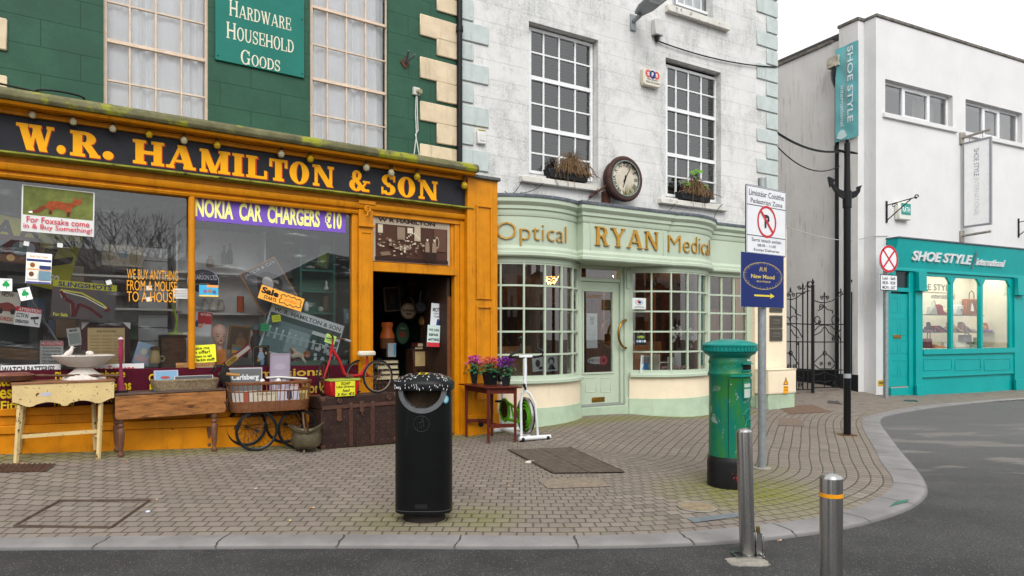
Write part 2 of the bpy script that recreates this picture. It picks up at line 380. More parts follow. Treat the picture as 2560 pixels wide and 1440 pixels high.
def serif(mb,body,u0,u1,z0,z1,y,wt=(.24,.1,.1,.09),gap=.1,th=0,fn=None,step=.0004,caps=None):
    """serif lettering fitted into u0..u1, z0..z1 (z of a capital's foot and top); caps: height of small capitals"""
    x=0;parts=[]
    for i,ch in enumerate(body):
        k=1.0
        if caps and ch.islower():k=caps;ch=ch.upper()
        g,w=glyph(ch,*wt)
        for vs,fs in g:parts.append(([(x+a*k,b*k)for a,b in vs],fs))
        x+=w*k+gap*k
    x-=gap;n=0
    for vs,fs in parts:
        o=[(u0+a/x*(u1-u0),z0+b*(z1-z0))for a,b in vs]
        yy=y-step*(n%5);n+=1
        q=[fn(a,b,yy)for a,b in o]if fn else[(a,yy,b)for a,b in o]
        ff=[]
        for f in fs:
            ar=sum(o[f[i]][0]*o[f[(i+1)%len(f)]][1]-o[f[(i+1)%len(f)]][0]*o[f[i]][1]for i in range(len(f)))
            ff.append(f if ar>0 else f[::-1])
        if th==0:mb.add(q,ff)
        else:
            m=len(q);back=[(a,b+th,c)for a,b,c in q];ed={}
            for f in ff:
                for a,b in zip(f,f[1:]+f[:1]):ed[(a,b)]=1
            mb.add(q+back,ff+[(a,m+a,m+b,b)for(a,b)in ed if(b,a)not in ed])
    return mb
def flat(name,label,cat,F,cx,cy,wpx,hpx,w,base,items,ang=0,th=.006,group=None,bpts=None):
    """a flat printed or painted thing (poster, plate, panel) lying parallel to frame F, w behind its plane; items in a unit square, bottom left to top right"""
    uc,zc=F.hit(cx,cy,w);d=F.d(cx,w);hm=hpx*d/FPX
    wm=F.hit(cx+wpx/2,cy,w)[0]-F.hit(cx-wpx/2,cy,w)[0]
    ca,sa=math.cos(rad(ang)),math.sin(rad(ang));mats=[];mb=MB()
    def mi(m):
        m=P(m)if isinstance(m,str)else m
        if m not in mats:mats.append(m)
        mb.m(mats.index(m))
    def tr(x,z):x=(x-.5)*wm;z=(z-.5)*hm;return(x*ca-z*sa,x*sa+z*ca)
    mi(base);mb.prism([tr(*p)for p in(bpts or[(0,0),(1,0),(1,1),(0,1)])],0,th)
    for i,it in enumerate(items):
        k,m=it[0],it[1];mi(m);y=-.0012*(i+1)
        f3=lambda a,b,y=y:(*((lambda t:(t[0],y,t[1]))(tr(a,b))),)
        if k=='r':x0,z0,x1,z1=it[2:6];mb.add([f3(x0,z0),f3(x1,z0),f3(x1,z1),f3(x0,z1)],[(0,1,2,3)])
        elif k=='t':x0,z0,x1,z1=it[3:7];text(mb,it[2],x0,x1,z0,z1,0,it[7]if len(it)>7 else .01,fn=f3)
        elif k=='s':x0,z0,x1,z1=it[3:7];serif(mb,it[2],x0,x1,z0,z1,0,fn=lambda a,b,yy,f3=f3:f3(a,b),wt=it[7]if len(it)>7 else(.2,.08,.07,.07),caps=it[8]if len(it)>8 else None)
        elif k=='p':
            pts=it[2];ar=sum(pts[j][0]*pts[(j+1)%len(pts)][1]-pts[(j+1)%len(pts)][0]*pts[j][1]for j in range(len(pts)))
            mb.add([f3(*q)for q in(pts if ar>0 else pts[::-1])],[tuple(range(len(pts)))])
        elif k=='e':x,z,rx,rz=it[2:6];mb.add([f3(x+rx*math.cos(2*PI*j/20),z+rz*math.sin(2*PI*j/20))for j in range(20)],[tuple(range(20))])
        elif k=='l':
            pts,lw=it[2],it[3]
            for a,b in zip(pts,pts[1:]):
                A,B=Vector(tr(*a)),Vector(tr(*b));nn=(B-A).normalized().orthogonal()*lw/2
                q=[A-nn,A+nn,B+nn,B-nn];ar=sum(q[j].x*q[(j+1)%4].y-q[(j+1)%4].x*q[j].y for j in range(4));q=q if ar>0 else q[::-1]
                mb.add([(v.x,y,v.y)for v in q],[(0,1,2,3)])
    return solo(name,label,cat,mb,mats,F,(uc,w,zc),group,own=True)
# ================================================================== GROUND
def extr(mb,u0,u1,prof):
    """closed section [(y, z)] run along u"""
    n=len(prof);ar=sum(prof[i][0]*prof[(i+1)%n][1]-prof[(i+1)%n][0]*prof[i][1]for i in range(n))
    if ar<0:prof=prof[::-1]
    return mb.add([(u0,y,z)for y,z in prof]+[(u1,y,z)for y,z in prof],[tuple(range(n-1,-1,-1)),tuple(range(n,2*n))]+[(i,(i+1)%n,n+(i+1)%n,n+i)for i in range(n)])
b=NB('asphalt')
v=b.tc();n1=b.noise(.9,6,.72);n2=b.noise(62,3,.75)
vo=b.node('TexVoronoi');vo.inputs['Scale'].default_value=95;b.l.new(v,vo.inputs['Vector'])
col=b.mix(b.ramp(n1,.36,.64),(.036,.035,.035),(.076,.074,.073));col=b.mix(b.ramp(n2,.36,.62),(.032,.031,.031),col)
rnd=b.node('SeparateColor');b.l.new(vo.outputs['Color'],rnd.inputs[0])
spk=b.math('MULTIPLY',b.math('GREATER_THAN',rnd.outputs[0],.88),b.math('LESS_THAN',vo.outputs['Distance'],.33));col=b.mix(spk,col,(.2,.188,.165))
sp=b.node('SeparateXYZ');b.l.new(v,sp.inputs[0])
st=b.noise(1.0,5,.65,b.tc(sc=(.55,1.9,1),rot=(0,0,.25)),.4)
msk=b.math('MULTIPLY',b.ramp(sp.outputs[0],3.6,5.2),b.math('MULTIPLY',b.ramp(sp.outputs[1],6.8,7.8),b.ramp(sp.outputs[1],12.4,10.8)))
col=b.mix(b.math('MULTIPLY',b.math('MULTIPLY',b.ramp(st,.53,.6),msk),.85),col,(.20,.175,.15))
col=b.mix(b.math('MULTIPLY',b.ramp(b.noise(2.3,3,.5),.72,.76),.5),col,(.21,.19,.17))
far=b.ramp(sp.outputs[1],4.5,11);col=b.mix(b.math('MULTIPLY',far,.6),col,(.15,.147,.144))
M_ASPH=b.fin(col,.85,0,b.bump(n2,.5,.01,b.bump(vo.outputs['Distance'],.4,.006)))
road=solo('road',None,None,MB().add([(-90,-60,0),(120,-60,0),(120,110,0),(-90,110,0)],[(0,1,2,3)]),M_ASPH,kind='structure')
def polylen(p):
    o=[0]
    for a,c in zip(p,p[1:]):o.append(o[-1]+(c-a).length)
    return o
def resample(p,n):
    L=polylen(p);o=[]
    for i in range(n):
        s_=L[-1]*i/(n-1);k=max(j for j in range(len(L))if L[j]<=s_+1e-9);k=min(k,len(p)-2)
        o.append(p[k].lerp(p[k+1],(s_-L[k])/(L[k+1]-L[k])))
    return o
def match(outer,inner):
    o=[]
    for q in outer:
        best=None
        for a,c in zip(inner,inner[1:]):
            t=max(0,min(1,(q-a).dot(c-a)/max(1e-9,(c-a).length_squared)));w=a+(c-a)*t;dd=(w-q).length
            if best is None or dd<best[0]:best=(dd,w)
        o.append(best[1])
    return o
ko=resample(kout,260);ki=match(ko,kin);Lk=polylen(ko)
mb=MB();prof=((-.05,.036),(0,.036),(.7,.03),(.93,.018),(1,-.01))
kuv=[]
for a,c,l in zip(ki,ko,Lk):
    for t,z in prof:q=a.lerp(c,t);mb.v.append((q.x,q.y,z));kuv.append((l,t))
k5=len(prof)
for i in range(len(ko)-1):
    for j in range(k5-1):mb.f.append((i*k5+j,i*k5+j+1,(i+1)*k5+j+1,(i+1)*k5+j));mb.mi.append(0)
b=NB('kerb_stone');uvv=b.tc('UV');sp=b.node('SeparateXYZ');b.l.new(uvv,sp.inputs[0])
wob=b.math('ADD',sp.outputs[0],b.math('MULTIPLY',b.noise(5,3,.6),.09))
fr=b.math('ABSOLUTE',b.math('SUBTRACT',b.math('FRACT',b.math('DIVIDE',wob,.86)),.5));jt=b.ramp(fr,.489,.496)
n1=b.noise(2.2,5,.65);n2=b.noise(60,4,.7)
col=b.mix(b.ramp(n1,.3,.72),(.235,.225,.22),(.165,.157,.153));col=b.mix(b.ramp(b.noise(9,6,.75),.62,.72),col,(.11,.104,.098));col=b.mix(jt,col,(.06,.058,.045))
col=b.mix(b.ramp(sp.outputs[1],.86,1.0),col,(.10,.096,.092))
M_KERB=b.fin(col,.8,0,b.bump(n2,.35,.006,b.bump(b.math('SUBTRACT',1.0,jt),.8,.01)))
kerb=solo('kerb',None,None,mb,M_KERB,kind='structure',ang=60)
uvl=kerb.data.uv_layers.new(name='UVMap');vi=np.empty(len(kerb.data.loops),int);kerb.data.loops.foreach_get('vertex_index',vi)
uvl.data.foreach_set('uv',np.array(kuv)[vi].ravel())
gs=.1;xs=np.arange(-8.4,15.0,gs);ys=np.arange(4.6,21,gs)
XX,YY=np.meshgrid(xs,ys);VV=np.stack([XX.ravel(),YY.ravel()],1);nx=len(xs)
ii,jj=np.meshgrid(np.arange(nx-1),np.arange(len(ys)-1));q0=(jj*nx+ii).ravel();F4=np.stack([q0,q0+1,q0+nx+1,q0+nx],1)
kp=np.array([(p.x,p.y)for p in resample(kin,420)]);A_,B_=kp[:-1],kp[1:];AB=B_-A_;ab2=(AB**2).sum(1);Ls=np.concatenate([[0],np.cumsum(np.sqrt(ab2))])
poly=np.concatenate([kp,[[60,60],[-40,60]]])
def inside(p):
    r=np.zeros(len(p),bool);n=len(poly)
    for i in range(n):
        a,c=poly[i],poly[(i+1)%n];cond=(a[1]>p[:,1])!=(c[1]>p[:,1])
        with np.errstate(divide='ignore',invalid='ignore'):xi=(c[0]-a[0])*(p[:,1]-a[1])/(c[1]-a[1])+a[0]
        r^=cond&(p[:,0]<xi)
    return r
cen=VV[F4].mean(1)
def dseg(p,k):
    d=p[:,None]-A_[k];t=np.clip((d*AB[k]).sum(2)/ab2[k],0,1);w=d-AB[k]*t[...,None];return np.sqrt((w**2).sum(2)),t
near=np.empty(len(cen),int);nd=np.empty(len(cen))
allk=np.arange(len(A_))
for i in range(0,len(cen),3000):
    dd,_=dseg(cen[i:i+3000],np.broadcast_to(allk,(len(cen[i:i+3000]),len(allk))));near[i:i+3000]=dd.argmin(1);nd[i:i+3000]=dd.min(1)
keep=inside(cen)|(nd<.13);F4=F4[keep];near=near[keep];cen=cen[keep]
uv=np.empty((len(F4),4,2))
for c in range(4):
    p=VV[F4[:,c]];k=np.clip(near[:,None]+np.arange(-9,10)[None],0,len(A_)-1);dd,t=dseg(p,k);m=dd.argmin(1);r_=np.arange(len(p))
    kk=k[r_,m];ss=np.where(inside(p),1,-1);uv[:,c,0]=Ls[kk]+t[r_,m]*np.sqrt(ab2[kk]);uv[:,c,1]=dd[r_,m]*ss
zz=np.maximum(gz_arr(VV),.014)
PBX=gp(1824,1212);BIN=gp(1060,1298);POLE=gp(1905,1172);ANC=gp(2118,1088)
moss=np.zeros(len(VV))
def blob(p,r,k):
    global moss
    moss=np.maximum(moss,k*np.clip(1-np.sqrt(((VV-np.array([p.x,p.y]))**2).sum(1))/r,0,1))
blob(PBX+Vector((.1,-.25,0)),1.0,1.25);blob(BIN+Vector((-.25,0,0)),.6,.5);blob(BIN+Vector((.4,.05,0)),.5,.75);blob(POLE,.4,.6);blob(ANC,.35,.5)
for F,w,rng in((H,-.1,(-2,7.5)),(Y,-.55,(.5,6))):
    rel=VV-np.array([F.o.x,F.o.y]);uu=rel@np.array([F.t.x,F.t.y]);qq=rel@np.array([F.q.x,F.q.y])
    moss=np.maximum(moss,np.where((uu>rng[0])&(uu<rng[1]),np.clip(1-np.abs(qq-w)/.4,0,1)*.85,0))
me=bpy.data.meshes.new('pavement');me.from_pydata([(x,y,z)for(x,y),z in zip(VV,zz)],[],[tuple(f)for f in F4.tolist()])
uvl=me.uv_layers.new(name='UVMap');uvl.data.foreach_set('uv',uv.reshape(-1))
at=me.attributes.new('moss','FLOAT','POINT');at.data.foreach_set('value',moss)
me.polygons.foreach_set('use_smooth',[True]*len(F4))
b=NB('setts');uvn=b.tc('UV');dn=b.node('TexNoise');dn.inputs['Scale'].default_value=9;b.l.new(b.tc(),dn.inputs['Vector'])
va=b.node('VectorMath',operation='MULTIPLY_ADD');b.l.new(dn.outputs['Color'],va.inputs[0]);va.inputs[1].default_value=(.016,.016,0);b.l.new(uvn,va.inputs[2])
def brick(ms,soft):
    k=b.node('TexBrick');k.inputs['Scale'].default_value=1;k.inputs['Brick Width'].default_value=.127;k.inputs['Row Height'].default_value=.114;k.inputs['Mortar Size'].default_value=ms;k.inputs['Mortar Smooth'].default_value=soft
    k.inputs['Color1'].default_value=(0,0,0,1);k.inputs['Color2'].default_value=(1,1,1,1);k.inputs['Mortar'].default_value=(.5,.5,.5,1);k.inputs['Bias'].default_value=0;b.l.new(va.outputs[0],k.inputs['Vector']);return k
k1=brick(.0055,.5);k2=brick(.016,1.0)
n1=b.noise(1.3,4,.6);n2=b.noise(120,4,.7);n3=b.noise(14,5,.7)
col=b.mix(k1.outputs['Color'],(.135,.112,.094),(.255,.212,.178));col=b.mix(b.ramp(n1,.25,.75),col,(.185,.153,.129),'MIX')
col=b.mix(b.ramp(n1,.2,.8,0,.45),col,(.235,.19,.158));col=b.mix(b.ramp(n3,.6,.8,0,.5),col,(.12,.105,.09));col=b.mix(b.ramp(n2,.3,.8,0,.35),col,(.25,.215,.185))
ma=b.node('Attribute',attribute_name='moss')
mf=b.math('MULTIPLY',ma.outputs['Fac'],b.ramp(b.noise(6,5,.75),.25,.62,.25,1.0));col=b.mix(b.math('MINIMUM',b.math('MULTIPLY',mf,.95),.9),col,(.17,.175,.025))
jm=b.mix(b.ramp(b.noise(2.2,4,.7),.42,.6),(.052,.044,.036),(.06,.075,.022))
col=b.mix(k1.outputs['Fac'],col,jm)
hgt=b.math('SUBTRACT',1.0,k2.outputs['Fac'])
M_SETT=b.fin(col,.78,0,b.bump(n2,.25,.004,b.bump(hgt,.75,.012)))
me.materials.append(M_SETT);pv=bpy.data.objects.new('pavement',me);COL.objects.link(pv);pv['kind']='structure'
# ================================================================== SHARED MATERIALS
M_ORANGE=mat('ochre_paint','#ce8308',.45,var=.1,scale=5,wear='#5f3d14',wear_at=.665,wscale=26,bump=.25,bscale=35,streak='#8a5208',streak_at=.6)
M_ORANGED=mat('ochre_plinth','#d08204',.5,var=.15,scale=4,wear='#4a3d16',wear_at=.68,wscale=6,bump=.2,bscale=25,streak='#6a4c0c',streak_at=.6)
M_DARK=mat('dark_room','#3a3634',.9,var=.3,bump=0);M_DARKW=mat('dark_wood','#3b2a20',.6,var=.3,scale=8,stretch=(8,8,1))
M_GLASS=glassmat('shop_glass',.085,(.97,.98,.98),0,.5);M_GLASSU=glassmat('upper_glass',.07,(.97,.98,.99));M_GLASSR=glassmat('old_pane',.11)
M_BLACKM=mat('black_metal','#191a1c',.4,var=.25,scale=20,bump=.1);M_STEEL=None
M_LEAD=mat('mossy_lead','#6d6a4c',.75,var=.3,scale=5,wear='#97992c',wear_at=.5,wscale=2.0,wsoft=.08,bump=.6,bscale=14,streak='#2f2e26',streak_at=.66)
def scribed(name,hexc,bw,bh,line,**k):
    """stucco marked out as ashlar blocks"""
    b=NB(name);c=sc3(lin(hexc),ALB);sp=b.node('SeparateXYZ');b.l.new(b.tc(),sp.inputs[0]);cb=b.node('CombineXYZ');b.l.new(sp.outputs[0],cb.inputs[0]);b.l.new(sp.outputs[2],cb.inputs[1])
    kx=b.node('TexBrick');b.l.new(cb.outputs[0],kx.inputs['Vector']);kx.inputs['Scale'].default_value=1;kx.inputs['Brick Width'].default_value=bw;kx.inputs['Row Height'].default_value=bh;kx.inputs['Mortar Size'].default_value=.005;kx.inputs['Mortar Smooth'].default_value=.4
    n1=b.noise(2,5,.65);col=b.mix(b.ramp(n1,.3,.7),sc3(c,1-k.get('var',.18)),sc3(c,1+k.get('var',.18)))
    col=b.mix(b.ramp(b.noise(26,5,.75),.35,.75,0,.4),col,sc3(c,.75))
    if k.get('dirt'):
        d1=b.noise(1.0,6,.72,None,.4);d2=b.noise(9,6,.8,b.tc(sc=(1.4,1.4,.22)));d3=b.noise(30,5,.8)
        f=b.math('MULTIPLY',b.ramp(d1,.41,.6),b.math('ADD',b.ramp(d2,.4,.7,0,.35),b.ramp(d3,.36,.66,0,.55)));col=b.mix(b.math('MINIMUM',f,.75),col,sc3(lin(k['dirt']),ALB))
    if k.get('chips'):col=b.mix(b.ramp(b.noise(22,5,.7),.74,.76),col,sc3(lin(k['chips']),ALB))
    col=b.mix(b.math('MULTIPLY',kx.outputs['Fac'],k.get('linek',.7)),col,sc3(lin(line),ALB))
    return b.fin(col,k.get('rough',.7),0,b.bump(b.noise(70,5,.7),k.get('bump',.25),.006,b.bump(b.math('SUBTRACT',1.0,kx.outputs['Fac']),.5,.008)))
M_GREENW=scribed('green_stucco','#305744',.72,.292,'#1c3a28',var=.14,chips=None,rough=.55)
M_QUOIN=mat('cream_quoin','#d9c6a8',.8,var=.1,scale=4,wear='#7d6f55',wear_at=.66,wscale=10,wsoft=.12,bump=.5,bscale=35,streak='#8a7a5c',streak_at=.6)
M_SASH=mat('peeling_sash','#d8c3ae',.7,var=.1,scale=12,wear='#8d7f70',wear_at=.66,wscale=30,bump=.3)
M_MAROON=mat('maroon_board','#4f0f22',.35,var=.1,bump=.05);M_YEL=P('#e3c219',.5)
M_CURT=mat('net_curtain','#ffffff',.9,var=.03,bump=0)
b=NB('door_mat');M_FLOORD=b.fin((.05,.04,.035),.9)
# ================================================================== HARDWARE SHOP BUILDING
def window(t,F,y,px,u_px,rows,mats,fw=.06,bar=.022,dep=.05,name='window',glass=None,sill=None):
    """sash window as one part; px = (xl, yt, yb, xr); u_px: glazing bars in x; rows: [(y at xl, thick)]"""
    u0,u1,z0,z1=F.rect(*px,y);mb=MB()
    mb.box(u0,u0+fw,y,y+dep,z0,z1);mb.box(u1-fw,u1,y,y+dep,z0,z1);mb.box(u0+fw,u1-fw,y,y+dep,z0,z0+fw);mb.box(u0+fw,u1-fw,y,y+dep,z1-fw,z1)
    for x in u_px:u=F.hit(x,px[1],y)[0];mb.box(u-bar/2,u+bar/2,y+.006,y+dep-.012,z0+fw,z1-fw)
    for yy,thick in rows:
        z=F.hit(px[0],yy,y)[1];h=(.034 if fw>.04 else .02)if thick else bar/2
        mb.box(u0+fw,u1-fw,y+(.0 if thick else .008),y+dep-(.005 if thick else .014),z-h,z+h)
        if thick:mb.box(u0+fw,u1-fw,y-.008,y+dep-.02,z-h-.004,z-h+.012)
    w=t.p(name,mb,mats,bev=.003)
    g=MB();g.add([(u0+fw*.5,y+dep*.6,z0+fw*.5),(u1-fw*.5,y+dep*.6,z0+fw*.5),(u1-fw*.5,y+dep*.6,z1-fw*.5),(u0+fw*.5,y+dep*.6,z1-fw*.5)],[(0,1,2,3)])
    t.p('pane',g,glass or M_GLASSU,parent=w)
    return w,(u0,u1,z0,z1)
def curtain(t,w,r,y,m,folds=9,amp=.035,seed=1,split=True):
    u0,u1,z0,z1=r;rr=random.Random(seed);nu,nz=120,14;ph=[rr.uniform(0,6.3)for _ in range(4)];vs=[]
    for j in range(nz+1):
        for i in range(nu+1):
            s_=i/nu;t_=j/nz;a=folds*2*PI*(s_+.05*math.sin(3*PI*s_+ph[1]))+ph[0]+.8*math.sin(2.5*t_+ph[2]+5*s_)
            vs.append((u0+(u1-u0)*s_,y+amp*(math.sin(a)*.6+.22*math.sin(2.3*a+ph[3])+(.5*math.sin(a*.37+3*t_*math.sin(ph[1]))))*(.6+.4*math.sin(2*PI*s_*2+ph[2]+2*t_)),z0+(z1-z0)*t_))
    fs=[(j*(nu+1)+i,j*(nu+1)+i+1,(j+1)*(nu+1)+i+1,(j+1)*(nu+1)+i)for j in range(nz)for i in range(nu)]
    t.p('curtain',MB().add(vs,fs),m,parent=w,ang=180)
hs=T('hardware_shop','dark green stuccoed building with cream quoins above an ochre painted old shop front','building',H,(2.5,0,.2))
uL=H.hit(-25,300,HW)[0];uR=H.hit(1141,300,HW)[0]
w1=H.rect(258,-197,335,521,HW);w2=H.rect(775,-167,373,971,HW)
zS=3.9
mb=MB().holes(uL,uR,3.3,9,HW,HW+.3,[w1,w2])
mb.add([(uL,HW,0),(uL,8,0),(uL,8,9),(uL,HW,9)],[(0,1,2,3)]);mb.add([(uR,HW+.28,0),(uR,8,0),(uR,8,9),(uR,HW+.28,9)],[(3,2,1,0)]);mb.add([(uL,HW,9),(uR,HW,9),(uR,8,9),(uL,8,9)],[(0,1,2,3)]);mb.add([(uL,8,0),(uR,8,0),(uR,8,9),(uL,8,9)],[(3,2,1,0)])
hs.p('wall',mb,M_GREENW)
w,r=window(hs,H,HW+.045,(258,-197,335,521),(325,390,454),((-99,1),(-1,0),(97,1),(197,0),(295,1)),M_SASH,fw=.038,bar=.02,glass=M_GLASSU);curtain(hs,w,r,HW+.135,M_CURT,7,.038,seed=3)
w,r=window(hs,H,HW+.06,(775,-167,373,971),(819,867,915),((-77,0),(13,1),(107,0),(194,1),(283,0)),M_SASH,fw=.038,bar=.02,glass=M_GLASSU);curtain(hs,w,r,HW+.15,M_CURT,6,.042,seed=8)
mb=MB();mb.box(uL,uR,HW+.5,HW+.52,3.95,9);hs.p('room_backing',mb,P('#d8d4cc',.9))  # unseen room back, made pale to bounce light onto the curtains
ql=[(-16,30,0),(30,91,1),(90,142,0),(137,198,1),(200,256,0),(248,304,1),(305,362,0),(355,420,1)]
ue=uR
for i,(a,c,wide)in enumerate(ql):
    u0,z1=H.hit(1050 if wide else 1092,a+(3 if wide else 2),HW-.02);z0=H.hit(1050 if wide else 1092,c-4,HW-.02)[1]
    if i:pass
    hs.p('quoin',MB().box(u0,ue,HW-.03,HW,z0,z1),M_QUOIN,bev=.012)
for a,c in((47,127),(190,262)):
    u0=uL-.02;u1,z1=H.hit(18,a,HW-.02);z0=H.hit(18,c,HW-.02)[1];hs.p('quoin',MB().box(u0,u1,HW-.03,HW,z0,z1),M_QUOIN,bev=.012)
uA=-1.2
zb=H.hit(0,379,-.06)[1];zt=H.hit(0,283,-.06)[1];uF=H.hit(1171,500,-.06)[0]
hs.p('fascia',MB().box(uA,uF,-.06,HW,zb,zt),mat('fascia_black','#23242a',.5,var=.2,scale=4,wear='#4a4a48',wear_at=.74,wscale=20,bump=.15))
M_LEDGE=mat('mossy_ledge','#8a8c32',.8,var=.35,scale=6,wear='#2e2a1e',wear_at=.56,wscale=9,wsoft=.1,bump=.4)
uG=H.hit(1197,440,-.3)[0]
hs.p('ledge',extr(MB(),uA,H.hit(1186,525,-.15)[0],[(-.15,zb-.02),(-.15,zb-.005),(-.06,zb+.02),(0,zb+.02),(0,zb-.035)]),M_LEDGE,bev=.004)
hs.p('cornice',extr(extr(MB(),uA,uF+.04,[(-.11,zt),(-.11,zt+.03),(-.17,zt+.05),(HW,zt+.05),(HW,zt)]),uA,uG-.03,[(-.26,zt+.055),(-.28,zt+.085),(HW,zt+.085),(HW,zt+.055)]),M_ORANGE,bev=.003)
z=zt+.09
hs.p('gutter',extr(MB(),uA,uG,[(-.30,z),(-.325,z+.035),(-.32,z+.085),(-.28,z+.115),(-.1,z+.15),(HW-.002,z+.2),(HW-.002,z)]),M_LEAD,bev=.008)
def ztilt(pts):return[H.hit(x,y,0)for x,y in pts]
zg1=H.hit(0,443,0)[1];sill=lambda u:H.hit(0,926.5,0)[1]-.0093*u
uJ0=H.hit(880,600,0)[0];uP0=H.hit(894,600,0)[0];uP1=H.hit(929,600,0)[0];uM0=H.hit(470,600,0)[0];uM1=H.hit(488,600,0)[0];uD1=H.hit(1140,600,0)[0]
uQ0=H.hit(1169,600,-.13)[0];uQ1=H.hit(1244,600,-.13)[0]
mb=MB();mb.box(uA,uQ0,-.02,.1,zg1,zb-.03);extr(mb,uA,uQ0,[(-.055,zg1+.07),(-.075,zg1+.1),(-.075,zg1+.14),(-.02,zg1+.16),(-.02,zg1+.07)]);extr(mb,uA,uP0,[(-.035,zg1),(-.05,zg1+.03),(-.02,zg1+.05),(-.02,zg1)])
hs.p('window_head',mb,M_ORANGE,bev=.003)
mb=MB();mb.cyl(((uM0+uM1)/2,.0,sill(uM0)-.02),((uM0+uM1)/2,.0,zg1),(uM1-uM0)/2,12);hs.p('mullion',mb,M_ORANGE)
mb=MB();mb.box(uJ0,uP0,-.01,.1,sill(uJ0)-.02,zg1);hs.p('jamb',mb,M_ORANGE,bev=.006)
zgr=-.12
mb=MB();mb.box(uP0,uP1,-.05,.12,zgr,zg1+.06);pm=(uP0+uP1)/2;hw=(uP1-uP0)/2
zc0,zc1=H.hit(894,562,-.05)[1],H.hit(894,500,-.05)[1]
mb.box(uP0-.015,uP1+.015,-.085,-.05,zc0-.02,zc0+.012);mb.box(uP0-.02,uP1+.02,-.09,-.05,zc1-.05,zc1)
mb.box(uP0+.012,uP0+.03,-.062,-.05,.9,zc0-.1);mb.box(uP1-.03,uP1-.012,-.062,-.05,.9,zc0-.1);mb.box(uP0+.03,uP1-.03,-.062,-.05,zc0-.1,zc0-.085)
pil=hs.p('pilaster',mb,M_ORANGE,bev=.004)
hk=MB().ring((pm,-.1,zc1-.11),.035,.014,n=20,k=6);hk.sph((pm,-.1,zc1-.11),.02,8);hk.tube([(pm,-.1,zc1-.15),(pm-.015,-.12,zc1-.2),(pm-.04,-.11,zc1-.21)],.012,6);hs.p('scroll_hook',hk,M_ORANGE,parent=pil)
zDh=H.hit(930,678,.02)[1];zDt=H.hit(930,655,.02)[1]
mb=MB();mb.box(uP1,uD1,-.02,.08,zDh,zDt);mb.box(uD1-.02,uD1+.06,0,.1,zgr,zg1+.05);mb.box(uD1+.06,uQ0+.06,-.03,.12,zgr,zg1+.05);mb.box(H.hit(1127,600,.03)[0],uD1-.02,.02,.1,zDt,zg1)
hs.p('door_frame',mb,M_ORANGE,bev=.004)
zPt=H.hit(1169,443,-.13)[1]
mb=MB();mb.box(uQ0,uQ1,-.13,HW+.02,zgr,zPt)
def frame_panel(mb,F,px,y,wd=.02,pr=.014):
    u0,u1,z0,z1=F.rect(*px,y);
    for a in((u0,u1,z0,z0+wd),(u0,u1,z1-wd,z1),(u0,u0+wd,z0+wd,z1-wd),(u1-wd,u1,z0+wd,z1-wd)):mb.box(a[0],a[1],y-pr,y,a[2],a[3])
[frame_panel(mb,H,p_,-.13,.026,.024)for p_ in((1190,512,748,1229),(1190,765,1000,1229))]
zB=H.hit(1160,1040,-.16)[1];mb.box(uQ0-.03,uQ1+.01,-.17,-.131,zgr,zB)
pier=hs.p('pier',mb,M_ORANGE,bev=.004)
hs.p('drain_hole',MB().ring((uQ0+.2,-.172,zB-.13),.035,.012,n=16,k=6).disc(uQ0+.2,zB-.13,.033,.033,-.174,-.168,14),[M_BLACKM],parent=pier)
hs.p('pier_cap',MB().box(uQ0-.05,uQ1+.03,-.18,HW,zPt,zPt+.05),mat('lead_cap','#5c5f5c',.6,var=.3,bump=.3),bev=.01)
def band(y0,y1,top,bot,ux0,ux1):
    f=lambda pts,u:pts[0][1]+(pts[1][1]-pts[0][1])*(u-pts[0][0])/(pts[1][0]-pts[0][0])
    tp=[H.hit(x,y,0)for x,y in top];bt=[H.hit(x,y,0)for x,y in bot]
    return MB().prism([(ux0,f(bt,ux0)),(ux1,f(bt,ux1)),(ux1,f(tp,ux1)),(ux0,f(tp,ux0))],y0,y1)
TOP=((0,926.5),(872,912.5));MB_=((0,1022),(872,983));M1=((0,1040),(500,1026));M2=((0,1064),(500,1045));M3=((0,1085),(500,1066));GR=((0,1190),(500,1180))
hs.p('sign_board',band(-.02,.1,TOP,MB_,uA,uP0-.002),M_MAROON)
rs=band(-.045,.1,MB_,M1,uA,uP0-.004);rs.merge(band(-.015,.1,M1,M2,uA,uP0-.004));rs.merge(band(-.055,.1,M2,M3,uA,uP0-.004));rs.merge(band(-.03,.1,M3,GR,uA,uP0-.004))
hs.p('stall_riser',rs,M_ORANGED,bev=.006)
for a,c in((uA,uM0+.01),(uM1-.01,uJ0+.005)):
    hs.p('shop_pane',MB().add([(a,.045,sill(a)),(c,.045,sill(c)),(c,.045,zg1),(a,.045,zg1)],[(0,1,2,3)]),M_GLASS)
mb=MB();zf=.1
mb.add([(uA,.1,zf),(uD1+.1,.02,zf),(uD1+.1,4,zf),(uA,4,zf)],[(0,1,2,3)]);mb.add([(uA,4,zf),(uD1+1,4,zf),(uD1+1,4,3.4),(uA,4,3.4)],[(0,1,2,3)]);mb.add([(uA,.1,3.3),(uD1+1,.1,3.3),(uD1+1,4,3.3),(uA,4,3.3)],[(3,2,1,0)]);mb.add([(uA,.1,zf),(uA,4,zf),(uA,4,3.4),(uA,.1,3.4)],[(3,2,1,0)]);mb.add([(uD1+.3,.1,zf),(uD1+.3,4,zf),(uD1+.3,4,3.4),(uD1+.3,.1,3.4)],[(0,1,2,3)])
hs.p('interior',mb,M_DARK,flat=True)
mb=MB();mb.box(uA,uP0-.01,.1,1.3,.9,sill(0)-.05);mb.box(uA,uP0-.05,1.3,1.34,.2,3.3);hs.p('display_deck',mb,mat('display_grey','#97948f',.9,var=.25,bump=.1))
ux0,zx1=H.hit(842,600,.9);
